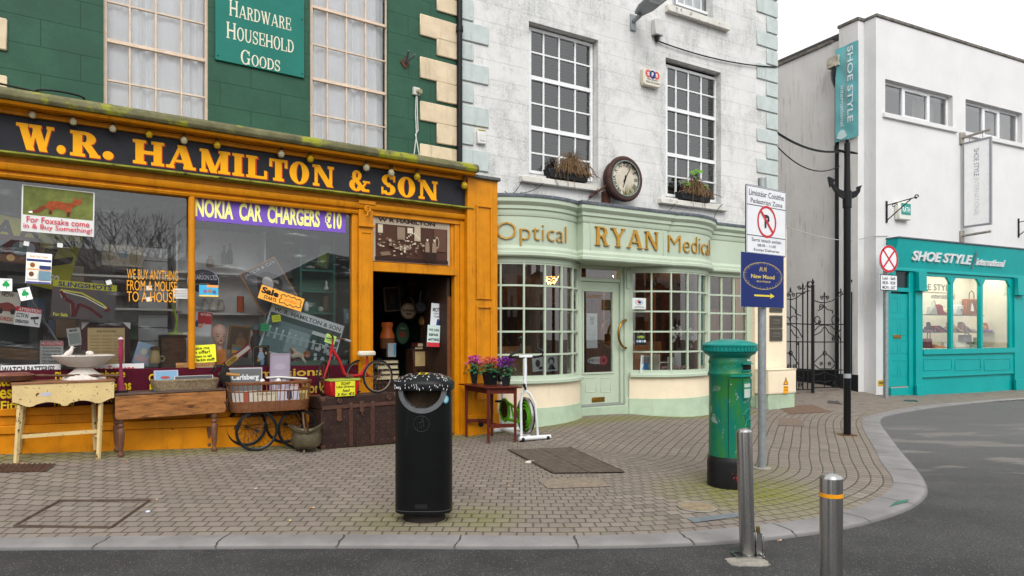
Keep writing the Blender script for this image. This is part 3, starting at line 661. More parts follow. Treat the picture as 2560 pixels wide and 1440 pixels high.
hs.p('display_side',MB().box(H.hit(868,600,.6)[0],H.hit(868,600,.6)[0]+.03,.12,1.3,1.0,3.2),mat('green_partition','#1d3f39',.7,var=.2))
uo=uD1-.03
dl=hs.p('door',MB().box(uo-.05,uo,.12,.95,.1,zDh-.02),M_DARKW,bev=.004);hs.p('door_edge',MB().box(uo-.052,uo+.001,.10,.12,.1,zDh-.3),mat('door_edge_wood','#6d4326',.6),parent=dl)
# ================================================================== SIGNS ON THE HARDWARE SHOP
M_GOLD=mat('sign_gold','#ffb200',.5,var=.06,bump=0);M_RED=P('#c23b16',.5)
def px_text_box(F,xl,yt,yb,xr,w):return F.rect(xl,yt,yb,xr,w)
t=T('fascia_lettering','large golden yellow slab serif shop name on the long black fascia','sign',H,(2.5,-.06,zb))
zc1=H.hit(40,305,-.062)[1];zc0=H.hit(40,371,-.062)[1]
for wd,xa,xb in(('W.',40,164),('R.',175,284),('HAMILTON',332,839),('&',873,923),('SON',953,1098)):
    a=H.hit(xa,400,-.062)[0];c=H.hit(xb,400,-.062)[0]
    z0=H.hit(xa,0,-.062)[1];d0=zc0+.0;k=.02 if xa>100 else 0
    red=MB();serif(red,wd,a+.006,c+.008,zc0-.008,zc1-.006,-.061,(.30,.13,.135,.09),.08,step=.00012);
    yel=MB();serif(yel,wd,a,c,zc0,zc1,-.0625,(.28,.12,.125,.085),.09,step=.00012)
    o=t.p('word',yel,M_GOLD,flat=True);t.p('red_edge',red,M_RED,parent=o,flat=True)
t=T('stall_riser_lettering','yellow bold serif words advertising services on the maroon board below the window','sign',H,(2.5,-.02,.9))
M_YELD=P('#b99a3a',.5)
for body,xa,ya,yb,xb,m in(('Watch',-45,938,968,40,M_YEL),('Batteries',-105,968,1002,30,M_YEL),('Fitted',2,1003,1026,78,M_YEL),('Photo',138,930,950,190,M_YEL),('phone',250,926,951,313,M_YEL),('Screens',248,952,978,328,M_YEL),('Fitted',135,996,1018,185,M_YEL),('Repaired',268,986,1012,345,M_YEL),('C',372,935,955,386,M_YEL),('R',374,960,982,390,M_YEL),('Commissions',545,926,948,805,M_YELD),('Work',742,958,985,812,M_YELD)):
    a,z1=H.hit(xa,ya,-.0215);z0=H.hit(xa,yb,-.0215)[1];c=H.hit(xb,ya,-.0215)[0]
    if c>uP0-.02:c=uP0-.03
    mb=MB();text(mb,body,a,c,z0,z1,-.0225,.022);t.p('word',mb,m,flat=True)
M_TEALS=mat('teal_board','#1f7467',.45,var=.08,scale=2,wear='#d8d4c6',wear_at=.78,wscale=12,bump=.05);M_CREAML=P('#e3dcc4',.5)
t=T('hardware_sign','teal board with cream capitals reading hardware household goods between upper windows','sign',H,(0,HW-.02,4.5))
u0,z0=H.hit(538,148,HW-.03);u1=H.hit(761,186,HW-.03)[0]
t.p('board',MB().box(u0,u1,HW-.03,HW-.004,z0,z0+1.7),M_TEALS,bev=.004)
for body,xa,yt,yb,xb in(('Hardware',573,-2,38,727),('Household',566,53,94,734),('Goods',602,123,158,700)):
    a,zz1=H.hit(xa,yt,HW-.032);zz0=H.hit(xa,yb,HW-.032)[1];c=H.hit(xb,yt,HW-.032)[0]
    t.p('word',serif(MB(),body,a,c,zz0,zz1,HW-.0315,(.16,.09,.06,.07),.09,step=.00012,caps=.8),M_CREAML,flat=True)
for a,c in((u0+.03,z0+.05),(u1-.03,z0+.05),(u1-.03,z0+.75),((u0+u1)/2,z0+.04)):t.p('screw',MB().sph((a,HW-.031,c),.009,6),M_BLACKM)
bp=[(81,288,'w'),(183,305,'w'),(282,323,'w'),(373,337,'y'),(460,352,'w'),(543,364,'y'),(703,386,'w'),(776,398,'y'),(916,420,'w'),(978,433,'w'),(1043,443,'y'),(1161,465,'y')]
M_BW=mat('bulb_white','#b9b597',.35,var=.25,scale=60,bump=0);M_BY=mat('bulb_yellow','#b89a1e',.3,var=.15,scale=30,bump=0)
near_=['left of the W','between the W and the R','between the R and the H of the name','above the H','between the H and the A','above the M','above the L','above the T','above the ampersand','above the S of the last word','above the O of the last word','at the right end of the fascia']
for(x,y,c),nn in zip(bp,near_):
    u,z=H.hit(x,y,-.15);d=H.d(x,-.15);r=8.6*d/FPX
    t=T('festoon_bulb',('dull white' if c=='w' else 'yellow')+' glass bulb under the cornice '+nn,'light bulb',H,(u,-.15,z),group='bulbs under the shop cornice')
    t.p('bulb',MB().lathe([(1e-4,-r),(r*.7,-r*.72),(r,0),(r*.8,r*.6),(r*.45,r*1.15)],(u,-.15,z),14),M_BW if c=='w' else M_BY)
    t.p('socket',MB().cyl((u,-.15,z+r*1.1),(u,-.15,zt+.056),r*.5,10),mat('socket','#5b3c1a',.7)if 'socket' not in bpy.data.materials else bpy.data.materials['socket'])
cb=MB()
pts=[]
for i,(x,y,c)in enumerate(bp[:-1]):
    a,b_=H.hit(x,y,-.15)[0],H.hit(bp[i+1][0],bp[i+1][1],-.15)[0]
    pts+=[(a+(b_-a)*k/6,-.155,zt+.045-.012*math.sin(PI*k/6))for k in range(6)]
solo('festoon_cable','thin dark cable linking the bulbs under the ochre cornice','cable',cb.tube(pts,.005,5),M_BLACKM,H,(pts[0][0],-.15,zt))
u,_=H.hit(1149,200,HW-.07);zb_=H.hit(1149,404,HW-.07)[1]
t=T('drainpipe','black round downpipe between the green and the white building','drainpipe',H,(u,HW-.07,zb_))
t.p('pipe',MB().cyl((u,HW-.07,zb_),(u,HW-.07,9),.042,14),M_BLACKM);zz_=H.hit(1149,70,HW-.07)[1]
t.p('collar',MB().cyl((u,HW-.07,zz_-.06),(u,HW-.07,zz_+.03),.052,14).cyl((u,HW-.07,zz_-.045),(u,HW-.07,zz_-.03),.056,14),M_BLACKM)
u,z=H.hit(1013,156,HW-.02);M_RUST=mat('rust','#5f4033',.85,var=.35,scale=20,bump=.3)
t=T('flagpole_bracket','rusty diamond plate with two short grey tubes on the green wall','bracket',H,(u,HW-.02,z))
t.p('plate',MB().prism([(u-.07,z),(u,z-.085),(u+.07,z),(u,z+.085)],HW-.02,HW-.002),M_RUST)
t.p('tube',MB().cyl((u,HW-.02,z-.01),(u-.02,HW-.17,z+.11),.016,10),mat('grey_tube','#5d6266',.5));t.p('tube',MB().cyl((u,HW-.02,z-.01),(u+.08,HW-.17,z+.08),.016,10),bpy.data.materials['grey_tube'])
u,z=H.hit(1042,228,HW-.04);M_PVC=mat('old_plastic','#c9cac2',.5,var=.12,scale=14,bump=.05)
t=T('junction_box','small white box with round lens on the green wall beside the quoins','junction box',H,(u,HW-.04,z))
t.p('box',MB().box(u-.055,u+.05,HW-.05,HW-.003,z-.055,z+.055),M_PVC,bev=.006);t.p('lens',MB().cyl((u+.01,HW-.05,z),(u+.03,HW-.11,z-.015),.032,14),mat('beige_plastic','#a79f82',.5))
cb=MB();zl=zt+.3
cb.tube([(u+.0,HW-.02,z-.055),(u-.01,HW-.02,z-.3),(u+.005,HW-.02,z-.6),(u-.05,HW-.04,zl)],.008,6);cb.tube([(u+.015,HW-.02,z-.055),(u+.02,HW-.02,z-.35),(u+.03,HW-.02,z-.55),(u-.02,HW-.04,z-.62),(u+.05,HW-.05,zl-.02)],.008,6)
solo('white_cables','two grey-white cables hanging from the small box down to the mossy gutter','cable',cb,M_PVC,H,(u,HW-.02,zl))
cb=MB();u0,z0=H.hit(0,222,-.1);
for k in range(3):
    P0=[(u0-.6,0,z0+.12-.05*k),(u0+.15,-.1,z0+.04-.03*k),(u0+.55,-.2,z0-.02-.02*k),(u0+1.2,-.22,z0-.16)];cb.tube(P0,.011,6)
cb.ring((u0+.5,-.16,z0+.02),.13,.01,'z',24,6,0,2*PI,1.6,.9)
solo('coiled_cable','black cable loosely coiled on the mossy gutter at the far left','cable',cb,M_BLACKM,H,(u0,-.1,z0))
# ================================================================== OPTICIAN (white building)
M_WHITEW=scribed('white_stucco','#dcdbd8',.95,.29,'#8f8f8c',var=.05,dirt='#8d8f8e',linek=.3,rough=.8,bump=.2)
M_MINTQ=mat('mint_quoin','#bcc5c2',.75,var=.08,scale=4,wear='#84908a',wear_at=.62,wscale=8,wsoft=.15,bump=.3,streak='#8b948e',streak_at=.62)
M_MINT=mat('mint_paint','#b6c3ae',.42,var=.05,scale=2,bump=.04,bscale=20,streak='#8fa188',streak_at=.7)
M_MINTD=mat('mint_plinth','#a9bba1',.6,var=.1,scale=3,bump=.5,bscale=18,streak='#8a9a76',streak_at=.68)
M_CREAM=mat('cream_render','#ecdcc0',.65,var=.04,scale=3,bump=.4,bscale=22,streak='#c9b998',streak_at=.68)
M_WSASH=mat('white_sash','#e6e7e7',.45,var=.05,scale=12,wear='#8a7a66',wear_at=.76,wscale=25,bump=.1)
M_SILL=mat('stained_sill','#d3d0c8',.8,var=.1,scale=5,wear='#6f6b60',wear_at=.56,wscale=9,wsoft=.14,bump=.4)
M_LEAD2=mat('grey_lead','#5f656c',.55,var=.3,scale=12,wear='#9aa3a8',wear_at=.62,wscale=30,bump=.3)
M_BLIND=mat('blind_slat','#3d352e',.6,var=.1);M_BRASS=mat('brass','#9a7433',.3,.9,var=.15,scale=20,bump=.05);M_GOLDL=mat('gold_letter','#b98a2c',.4,.25,var=.12,scale=10,bump=.1)
M_WOODW=mat('warm_wood','#9a6c44',.6,var=.3,scale=4,stretch=(6,6,.6),bump=.1);M_WARMD=mat('warm_dark','#7d5f47',.8,var=.3,bump=0)
op=T('optician_building','white stuccoed building with mint quoins above a mint green bow fronted shop','building',Y,(2.8,0,.2))
uE=Y.hit(1942,300,0)[0];uB=.02
W1=Y.rect(1322,52,434,1498,0);W1=(W1[0],W1[1]-.02,W1[2],W1[3]);W2=Y.rect(1664,143,492,1804,0);W2=(W2[0],W2[1]-.02,W2[2],W2[3]);W3=Y.rect(1678,-260,12,1782,0)
mb=MB().holes(uB,uE,3.55,10.5,0,.18,[W1,W2,W3]);mb.holes(uB,uE,2.66,3.55,.0,.18,[])
mb.add([(uE,0,0),(uE,10,0),(uE,10,10.5),(uE,0,10.5)],[(0,1,2,3)]);mb.add([(uB,0,10.5),(uE,0,10.5),(uE,10,10.5),(uB,10,10.5)],[(0,1,2,3)]);mb.add([(uB,10,0),(uE,10,0),(uE,10,10.5),(uB,10,10.5)],[(0,1,2,3)])
op.p('wall',mb,M_WHITEW)
def blind(t,w,r,y,step=.052,seed=0):
    u0,u1,z0,z1=r;mb=MB();z=z0+.03
    while z<z1:mb.add([(u0,y-.014,z-.012),(u1,y-.014,z-.012),(u1,y+.012,z+.014),(u0,y+.012,z+.014)],[(0,1,2,3)]);z+=step
    t.p('blind',mb,M_BLIND,parent=w)
w,r=window(op,Y,.13,(1322,66,432,1482),(1360,1399,1439),((127,0),(191,1),(255,0),(317,1),(380,0)),M_WSASH,fw=.05,glass=M_GLASSR,bar=.028);blind(op,w,r,.26)
w,r=window(op,Y,.13,(1664,160,490,1792),(1691,1722,1754),((212,0),(269,1),(323,0),(384,1),(438,0)),M_WSASH,fw=.05,glass=M_GLASSR,bar=.028);blind(op,w,r,.26)
w,r=window(op,Y,.13,(1690,-240,10,1776),(1712,1733,1754),((-60,0),(-130,1)),M_WSASH,fw=.05,glass=M_GLASSR);curtain(op,w,r,.25,M_CURT,5,seed=5)
op.p('room_backing',MB().box(uB+.3,uE-.3,.7,.72,3.6,10),M_DARK)
for px,nm in(((1303,438,454,1499),'sill'),((1650,494,508,1816),'sill'),((1668,10,28,1822),'sill')):
    u0,u1,z0,z1=Y.rect(*px,-.06);op.p('sill',MB().box(u0,u1,-.1,.12,z0,z1),M_SILL,bev=.012)
for a,c,wide in[(-8,49,0),(49,101,1),(103,149,0),(151,202,1),(204,256,0),(258,311,1),(312,362,0),(368,424,1)]:
    x=1222 if wide else 1184;z1=Y.hit(1155,a+2,-.02)[1];z0=Y.hit(1155,c-3,-.02)[1];op.p('quoin',MB().box(uB,Y.hit(x,a,-.02)[0],-.028,0,z0,z1),M_MINTQ,bev=.008)
for a,c,wide in[(-25,4,0),(4,47,1),(47,89,0),(89,128,1),(128,168,0),(168,210,1),(210,247,0),(247,286,1),(286,328,0),(329,364,1),(364,403,0),(403,441,1),(441,478,0),(478,516,1),(516,553,0)]:
    x=1893 if wide else 1917;z1=Y.hit(1942,a+2,-.02)[1];z0=Y.hit(1942,c-2,-.02)[1];op.p('quoin',MB().box(Y.hit(x,a,-.02)[0],uE+.01,-.028,0,z0,z1),M_MINTQ,bev=.008)
RB,HA=1.25,48.0
BOWS=(1.25,4.265);YC=.78
def arc(uc,dr=0.0,a0=-HA,a1=HA,n=28):return[(uc+(RB+dr)*math.sin(rad(a0+(a1-a0)*i/n)),YC-(RB+dr)*math.cos(rad(a0+(a1-a0)*i/n)))for i in range(n+1)]
ZG0,ZG1,ZF0,ZF1=.86,2.60,2.68,3.56
NCOL,NROW=6,5
def bow_window(uc):
    mb=MB();w=.028
    for k in range(NCOL+1):
        a=-HA+2*HA*k/NCOL;s_,c_=math.sin(rad(a)),math.cos(rad(a));hw_=w/2 if 0<k<NCOL else .035
        M=Matrix.Translation((uc+RB*s_,YC-RB*c_,0))@Matrix.Rotation(rad(a),4,'Z');o=len(mb.v);mb.box(-hw_,hw_,-.022,.03,ZG0-.02,ZF0+.01);mb.xf(M,o)
    for k in range(NROW+1):
        z=ZG0+(ZG1-ZG0)*k/NROW;h=w/2 if 0<k<NROW else .03
        mb.sweep([(-.028,z-h),(.018,z-h),(.018,z+h),(-.028,z+h),(-.028,z-h)],arc(uc))
    mb.sweep([(-.03,ZG1),(.03,ZG1),(.03,ZF0+.01)],arc(uc))
    o=op.p('bow_window',mb,M_MINT)
    g=MB();A=arc(uc,-.005);m=len(A)
    for p in A:g.v.append((p[0],p[1],ZG0))
    for p in A:g.v.append((p[0],p[1],ZG1))
    for i in range(m-1):g.f.append((i,i+1,m+i+1,m+i));g.mi.append(0)
    op.p('pane',g,M_GLASSR,parent=o,ang=3)
    sl_=MB().sweep([(-.1,.845),(.10,.835),(.115,.82),(.115,.78),(.095,.765),(.05,.76)],arc(uc));sl_.prz(arc(uc,-.02)+[(uc+1,.3),(uc-1,.3)],.80,.848);op.p('sill',sl_,M_MINT,parent=o,ang=30)
    op.p('stall_wall',MB().sweep([(.05,.39),(.05,.77)],arc(uc,0,-HA-1,HA+1)),M_CREAM,parent=o)
    op.p('plinth',MB().sweep([(.14,-.1),(.11,.1),(.07,.33),(.062,.40),(.03,.41)],arc(uc,0,-HA-1,HA+1)),M_MINTD,parent=o)
for uc in BOWS:bow_window(uc)
PROF=[(-.02,2.68),(.03,2.68),(.05,2.70),(.05,2.74),(.03,2.76),(.03,2.80),(.012,2.83),(0,2.85),(0,3.28),(.012,3.29),(.025,3.33),(.025,3.37),(.05,3.39),(.05,3.44),(.075,3.46),(.1,3.49),(.1,3.55)]
LEADP=[(-.1,3.552),(.115,3.552),(.12,3.575),(.115,3.6),(-.3,3.64)]
def fascia(path,nm='fascia'):
    o=op.p(nm,MB().sweep(PROF,path),M_MINT,ang=28);op.p('lead_top',MB().sweep(LEADP,path),M_LEAD2,parent=o)
    op.p('soffit',MB().prz(list(path)+[(path[-1][0],.12),(path[0][0],.12)],2.672,2.684),M_MINT,parent=o)
for uc in BOWS:fascia(arc(uc,.07))
uC0,uC1,yC=Y.hit(1458,580,-.5)[0],Y.hit(1668,600,-.5)[0],-.5
fascia([(uC0,-.1),(uC0,yC),(uC1,yC),(uC1,-.1)])
uS1=6.62
fascia([(5.0,-.1),(uS1,-.1)])
mb=MB();frame_panel(mb,Y,(1475,538,633,1660),yC,.02,.01);op.p('sign_panel_frame',mb,M_MINT,bev=.003)
mb=MB();uf0,uf1=5.3,Y.hit(1864,700,0)[0]
mb.box(uf0-.12,uf0,-.05,.1,.1,ZF0);mb.box(uf1,uS1-.02,-.04,.1,.1,ZF0);mb.box(uf0,uf1,-.05,.1,ZG1,ZF0);mb.box(uf0,uf1,-.03,.1,.1,ZG0-.03);mb.box(uf0-.02,uf1+.03,-.08,.1,ZG0-.07,ZG0-.02)
for k in range(1,3):u=uf0+(uf1-uf0)*k/3;mb.box(u-.017,u+.017,-.02,.03,ZG0,ZG1)
for k in range(1,NROW):z=ZG0+(ZG1-ZG0)*k/NROW;mb.box(uf0,uf1,-.016,.026,z-.017,z+.017)
fw_=op.p('shop_window',mb,M_MINT,bev=.004);op.p('pane',MB().add([(uf0,.01,ZG0),(uf1,.01,ZG0),(uf1,.01,ZG1),(uf0,.01,ZG1)],[(0,1,2,3)]),M_GLASSR,parent=fw_)
ud0,ud1=Y.hit(1448,800,.03)[0],Y.hit(1547,800,.03)[0];zd0,zd1=.335,2.395;zg=.19
uo0,uo1=2.14,3.36
mb=MB();mb.box(uo0,ud0-.006,-.03,.12,zg-.2,ZF0);mb.box(ud1+.006,ud1+.07,-.01,.12,zg-.2,ZF0);mb.box(ud1+.07,uo1,-.05,.12,zg-.2,ZF0);mb.box(ud0-.006,ud1+.006,0,.1,zd1+.006,zd1+.07);mb.box(ud0-.006,ud1+.006,0,.1,2.62,ZF0)
mb.box(ud1+.09,uo1-.02,-.07,-.05,zg-.2,.42);mb.box(ud1+.1,uo1-.03,-.066,-.05,2.3,2.62)
op.p('door_frame',mb,M_MINT,bev=.005)
op.p('door_step',MB().box(ud0-.1,ud1+.1,-.12,.12,-.1,zd0-.035),M_MINTD,bev=.01);op.p('threshold',MB().box(ud0-.05,ud1+.05,-.06,.12,zd0-.033,zd0-.004),P('#8c8f8c',.6),bev=.004)
op.p('transom_pane',MB().add([(ud0,.05,zd1+.06),(ud1,.05,zd1+.06),(ud1,.05,2.63),(ud0,.05,2.63)],[(0,1,2,3)]),M_GLASSR)
gu0,gu1,gz0,gz1=Y.rect(1459,728,932,1531,.03)
mb=MB();mb.holes(ud0,ud1,zd0,zd1,.03,.075,[(gu0,gu1,gz0,gz1)])
for a,c in((1463,1491),(1501,1527)):frame_panel(mb,Y,(a,944,982,c),.03,.015,.006)
for a in((gu0-.03,gu1+.03,gz0-.03,gz0),(gu0-.03,gu1+.03,gz1,gz1+.03),(gu0-.03,gu0,gz0,gz1),(gu1,gu1+.03,gz0,gz1)):mb.box(a[0],a[1],.015,.03,a[2],a[3])
dr=op.p('door',mb,M_MINT,bev=.004)
op.p('door_pane',MB().add([(gu0,.05,gz0),(gu1,.05,gz0),(gu1,.05,gz1),(gu0,.05,gz1)],[(0,1,2,3)]),M_GLASSR,parent=dr)
u0,u1,z0,z1=Y.rect(1480,994,1006,1512,.02);op.p('letterbox',MB().box(u0,u1,.018,.03,z0,z1).box(u0+.03,u1-.03,.012,.018,z0+.025,z1-.025),M_BRASS,parent=dr,bev=.003)
for px,s_ in((1519,1),(1545,1)):
    u,z=Y.hit(px,835,.0);pts=[(u+.13-.19*math.sin(PI*i/22),-.06-(.03 if px>1530 else .0)*math.sin(PI*i/22),z-.24*math.cos(PI*i/22))for i in range(23)]
    hb=MB().tube(pts,.021,10);
    if px>1530:hb.cyl(pts[0],(pts[0][0],.03,pts[0][2]),.014,8);hb.cyl(pts[-1],(pts[-1][0],.03,pts[-1][2]),.014,8);op.p('handle',hb,M_BRASS,parent=dr);uu=pts[0][0];op.p('handle_plate',MB().box(uu-.045,uu+.03,.018,.03,z-.33,z+.33),M_BRASS,parent=dr,bev=.003)
    else:hb.xf(Matrix.Translation((0,.17,0)));op.p('inner_handle',hb,M_BRASS,parent=dr)
mb=MB();mb.add([(uB,.2,.3),(uE-.1,.2,.3),(uE-.1,3.2,.3),(uB,3.2,.3)],[(0,1,2,3)]);mb.add([(uB,.2,2.9),(uE-.1,.2,2.9),(uE-.1,3.2,2.9),(uB,3.2,2.9)],[(3,2,1,0)]);mb.add([(uB,3.2,.3),(uE-.1,3.2,.3),(uE-.1,3.2,2.9),(uB,3.2,2.9)],[(0,1,2,3)]);mb.add([(uE-.1,.2,.3),(uE-.1,3.2,.3),(uE-.1,3.2,2.9),(uE-.1,.2,2.9)],[(3,2,1,0)]);mb.add([(uB,.2,.3),(uB,3.2,.3),(uB,3.2,2.9),(uB,.2,2.9)],[(0,1,2,3)])
op.p('interior',mb,M_WARMD,flat=True)
mb=MB();mb.box(2.0,2.06,.3,2.4,.3,2.0);mb.box(3.3,3.36,.3,1.2,.3,1.35);mb.box(3.3,5.2,1.15,1.2,.3,1.36);mb.box(.2,2.0,1.0,1.05,.3,1.3);mb.box(5.5,6.6,.5,.55,.3,2.0)
for k in range(4):mb.box(3.6+.7*k,3.65+.7*k,1.9,2.2,.3,2.5)
op.p('panelling',mb,M_WOODW)
op.p('ceiling_beams',MB().box(3.4,5.2,.3,.5,2.5,2.66).box(.4,2.1,.35,.5,2.5,2.66),M_WOODW)
M_LAMP=emis('lamp_glow','#ffd9a0',130);M_CRY=emis('crystal_glow','#ffc477',3)
u,z=Y.hit(1378,690,.75);d=Y.d(1378,.75)
t=T('chandelier','lit crystal chandelier glowing gold in the left bow window','chandelier',Y,(u,.75,z))
mb=MB();rr=random.Random(4)
for k in range(90):
    q=rr.random();rad_=.2*(1-q*.75);an=rr.uniform(0,2*PI);mb.sph((u+rad_*math.cos(an),.75+rad_*math.sin(an),z+.1-q*.24),rr.uniform(.008,.015),6)
t.p('crystals',mb,M_CRY,kind='stuff');t.p('frame',MB().ring((u,.75,z+.1),.2,.012,'z').ring((u,.75,z),.12,.01,'z').cyl((u,.75,z+.1),(u,.75,2.66),.01,6),M_BRASS)
t.p('lamp',MB().sph((u,.75,z+.06),.035,8),M_LAMP)
for i,(x,y,w_,nn)in enumerate(((1594,686,.5,'in the top left pane of the right bow window'),(1641,684,.6,'in the second top pane of the right bow window'),(1702,696,.7,'in the third top pane of the right bow window'),(1537,691,.5,'behind the glass over the mint door'))):
    u,z=Y.hit(x,y,w_);t=T('spot_lamp','small lit spot lamp '+nn,'lamp',Y,(u,w_,z),group='lit spot lamps in the optician')
    t.p('bulb',MB().sph((u,w_,z),.035,10),M_LAMP);t.p('stem',MB().cyl((u,w_,z+.03),(u,w_,2.67),.012,6),M_BRASS)
def phi_at(uc,px,dr,z):
    best=None
    for i in range(-480,481):
        a=i/10;p=Y.world(uc+(RB+dr)*math.sin(rad(a)),YC-(RB+dr)*math.cos(rad(a)),z);x=CX+FPX*p.x/p.y
        if best is None or abs(x-px)<best[0]:best=(abs(x-px),a)
    return best[1]
def on_arc(uc,dr):return lambda a,z:(uc+(RB+dr)*math.sin(rad(a)),YC-(RB+dr)*math.cos(rad(a)),z)
t=T('optical_lettering','gold raised word Optical on the left curved mint fascia','sign',Y,(1.25,-.55,2.86))
t.p('word',text(MB(),'Optical',phi_at(1.25,1241,.1,3),phi_at(1.25,1417,.1,3),2.845,3.185,0,-.018,.022,on_arc(1.25,.1)),M_GOLDL,flat=True)
t=T('name_lettering','gold raised roman capitals RYAN on the flat middle fascia','sign',Y,(2.8,yC,2.93))
a,c=Y.hit(1488,590,yC-.02)[0],Y.hit(1648,590,yC-.02)[0];t.p('word',serif(MB(),'RYAN',a,c,2.935,3.235,yC-.035,(.17,.075,.045,.09),.1,th=.03,step=.0006),M_GOLDL,flat=True)
t=T('medical_lettering','gold raised word Medical curving round the right mint fascia','sign',Y,(4.3,-.5,2.93))
t.p('word',text(MB(),'Medical',phi_at(4.265,1672,.1,3),min(52,phi_at(4.265,1672,.1,3)+(phi_at(4.265,1707,.1,3)-phi_at(4.265,1672,.1,3))/.24),2.93,3.215,0,-.018,.022,on_arc(4.265,.1)),M_GOLDL,flat=True)
u,z=Y.hit(1203,344,-.03)
t=T('sensor_box','small white plastic box with yellow top edge on the mint quoin','junction box',Y,(u,-.03,z));t.p('box',MB().box(u-.075,u+.075,-.06,-.002,z-.1,z+.1),mat('white_plastic','#dcdcd8',.45,var=.05,bump=0),bev=.012)
t.p('top_strip',MB().box(u-.06,u+.065,-.062,-.01,z+.1,z+.112),P('#b9a83a'));t.p('lid',MB().box(u-.04,u+.045,-.068,-.06,z-.06,z+.05),P('#d2d2ce'),bev=.004)
u,z=Y.hit(1625,197,-.04)
t=T('alarm_box','cream alarm box with red and blue round emblem on white wall','alarm box',Y,(u,-.04,z))
t.p('box',MB().prism([(u-.2,z-.11),(u-.17,z-.15),(u+.17,z-.15),(u+.2,z-.11),(u+.2,z+.14),(u-.2,z+.14)],-.1,0),mat('alarm_cream','#ddd6c4',.5,var=.06),bev=.012)
mb=MB();mb.disc(u-.09,z+.055,.07,.07,-.1025,-.1);mb.disc(u+.1,z+.055,.07,.07,-.1025,-.1);t.p('red_discs',mb,P('#d05a50'))
mb=MB();mb.disc(u+.005,z+.055,.072,.072,-.105,-.1);t.p('blue_disc',mb,P('#253a7c'))
mb=MB();text(mb,'S',u-.12,u-.065,z+.025,z+.085,-.1035,.03);text(mb,'S',u+.075,u+.13,z+.025,z+.085,-.1035,.03);text(mb,'F',u-.02,u+.03,z+.02,z+.09,-.106,.03);t.p('lettering',mb,P('#f0ede6'),flat=True)
mb=MB();text(mb,'053-914344',u-.15,u+.17,z-.105,z-.07,-.102,.02);text(mb,'FIRE & SECURITY',u-.12,u+.14,z-.05,z-.025,-.102,.02);t.p('number',mb,P('#2b3360'),flat=True)
u,z=Y.hit(1586,52,-.05);M_GREYM=mat('grey_casting','#8d9296',.45,.3,var=.1,scale=10,bump=.1)
t=T('street_lamp','flat grey street lamp head bracketed out from the white wall','street lamp',Y,(u,-.05,z))
t.p('wall_plate',MB().box(u-.06,u+.06,-.03,0,z-.16,z+.12),M_GREYM,bev=.006)
t.p('arm',MB().cyl((u,-.02,z),(u,-.2,z+.04),.04,10),M_GREYM)
o_=MB();hd=[(-.09,0),(.09,0),(.17,-.2),(.19,-.75),(.14,-.95),(-.14,-.95),(-.19,-.75),(-.17,-.2)];o_.prz(hd,0,.06);o_.xf(Matrix.Translation((u,-.15,z+.05))@Matrix.Rotation(rad(-10),4,'X'));t.p('head',o_,M_GREYM,bev=.02)
o_=MB();o_.box(-.12,.12,-.78,-.4,-.012,-.001)
for k in range(6):o_.box(-.12,.12,-.78+.063*k,-.775+.063*k,-.018,-.012)
o_.xf(Matrix.Translation((u,-.15,z+.05))@Matrix.Rotation(rad(-10),4,'X'));t.p('lens',o_,P('#c9ced2',.3))
u,z=Y.hit(1643,70,-.05)
t=T('lamp_box','grey-white switch box on the white wall beside the street lamp','junction box',Y,(u,-.05,z));t.p('box',MB().box(u-.1,u+.1,-.11,0,z-.14,z+.14),mat('dirty_white','#c5c5c0',.6,var=.1),bev=.012);t.p('gland',MB().cyl((u,-.05,z-.14),(u,-.05,z-.24),.05,8,.03),M_BLACKM)
def sag(a,b_,s_,n=14):return[tuple(Vector(a).lerp(Vector(b_),i/n)+Vector((0,0,-s_*4*(i/n)*(1-i/n))))for i in range(n+1)]
u1,z1=Y.hit(1942,168,-.03);solo('wall_cable','thin dark cable sagging across the white wall from the lamp box to the corner','cable',MB().tube(sag((u,-.04,z-.22),(u1,-.04,z1),.1),.012,6),M_BLACKM,Y,(u,-.03,z))
u,z=Y.hit(1556,449,-.22);CR=.37
t=T('wall_clock','weathered round clock with rusty brown case and peeling roman dial','clock',Y,(u,-.22,z-CR))
t.p('case',MB().ring((u,-.27,z),CR-.035,.05,'y',40,10).disc(u,z,CR-.03,CR-.03,-.27,-.12,40),mat('clock_rust','#4a3430',.7,var=.25,scale=15,bump=.2))
t.p('bezel',MB().ring((u,-.315,z),CR-.075,.012,'y',40,6),mat('verdigris','#75857c',.6,var=.3,scale=40))
b=NB('clock_dial');n1=b.noise(5,6,.75);sp=b.node('SeparateXYZ');b.l.new(b.tc(),sp.inputs[0])
col=b.mix(b.ramp(n1,.3,.7),(.62,.57,.47),(.5,.45,.36));st_=b.noise(9,5,.75,b.tc(sc=(1.6,1,.25)));lo=b.ramp(sp.outputs[2],CR+.08,CR-.3)
col=b.mix(b.math('MULTIPLY',b.ramp(st_,.42,.6),lo),col,(.16,.15,.05));hi=b.ramp(b.math('ADD',sp.outputs[2],b.math('MULTIPLY',sp.outputs[0],.5)),CR+.14,CR+.28)
col=b.mix(b.math('MULTIPLY',b.ramp(b.noise(14,6,.8),.42,.5),hi),col,(.11,.07,.05));M_DIAL=b.fin(col,.6)
t.p('dial',MB().disc(u,z,CR-.07,CR-.07,-.285,-.26,40),M_DIAL)
mb=MB();rom=['XII','I','II','III','IIII','V','VI','VII','VIII','IX','X','XI']
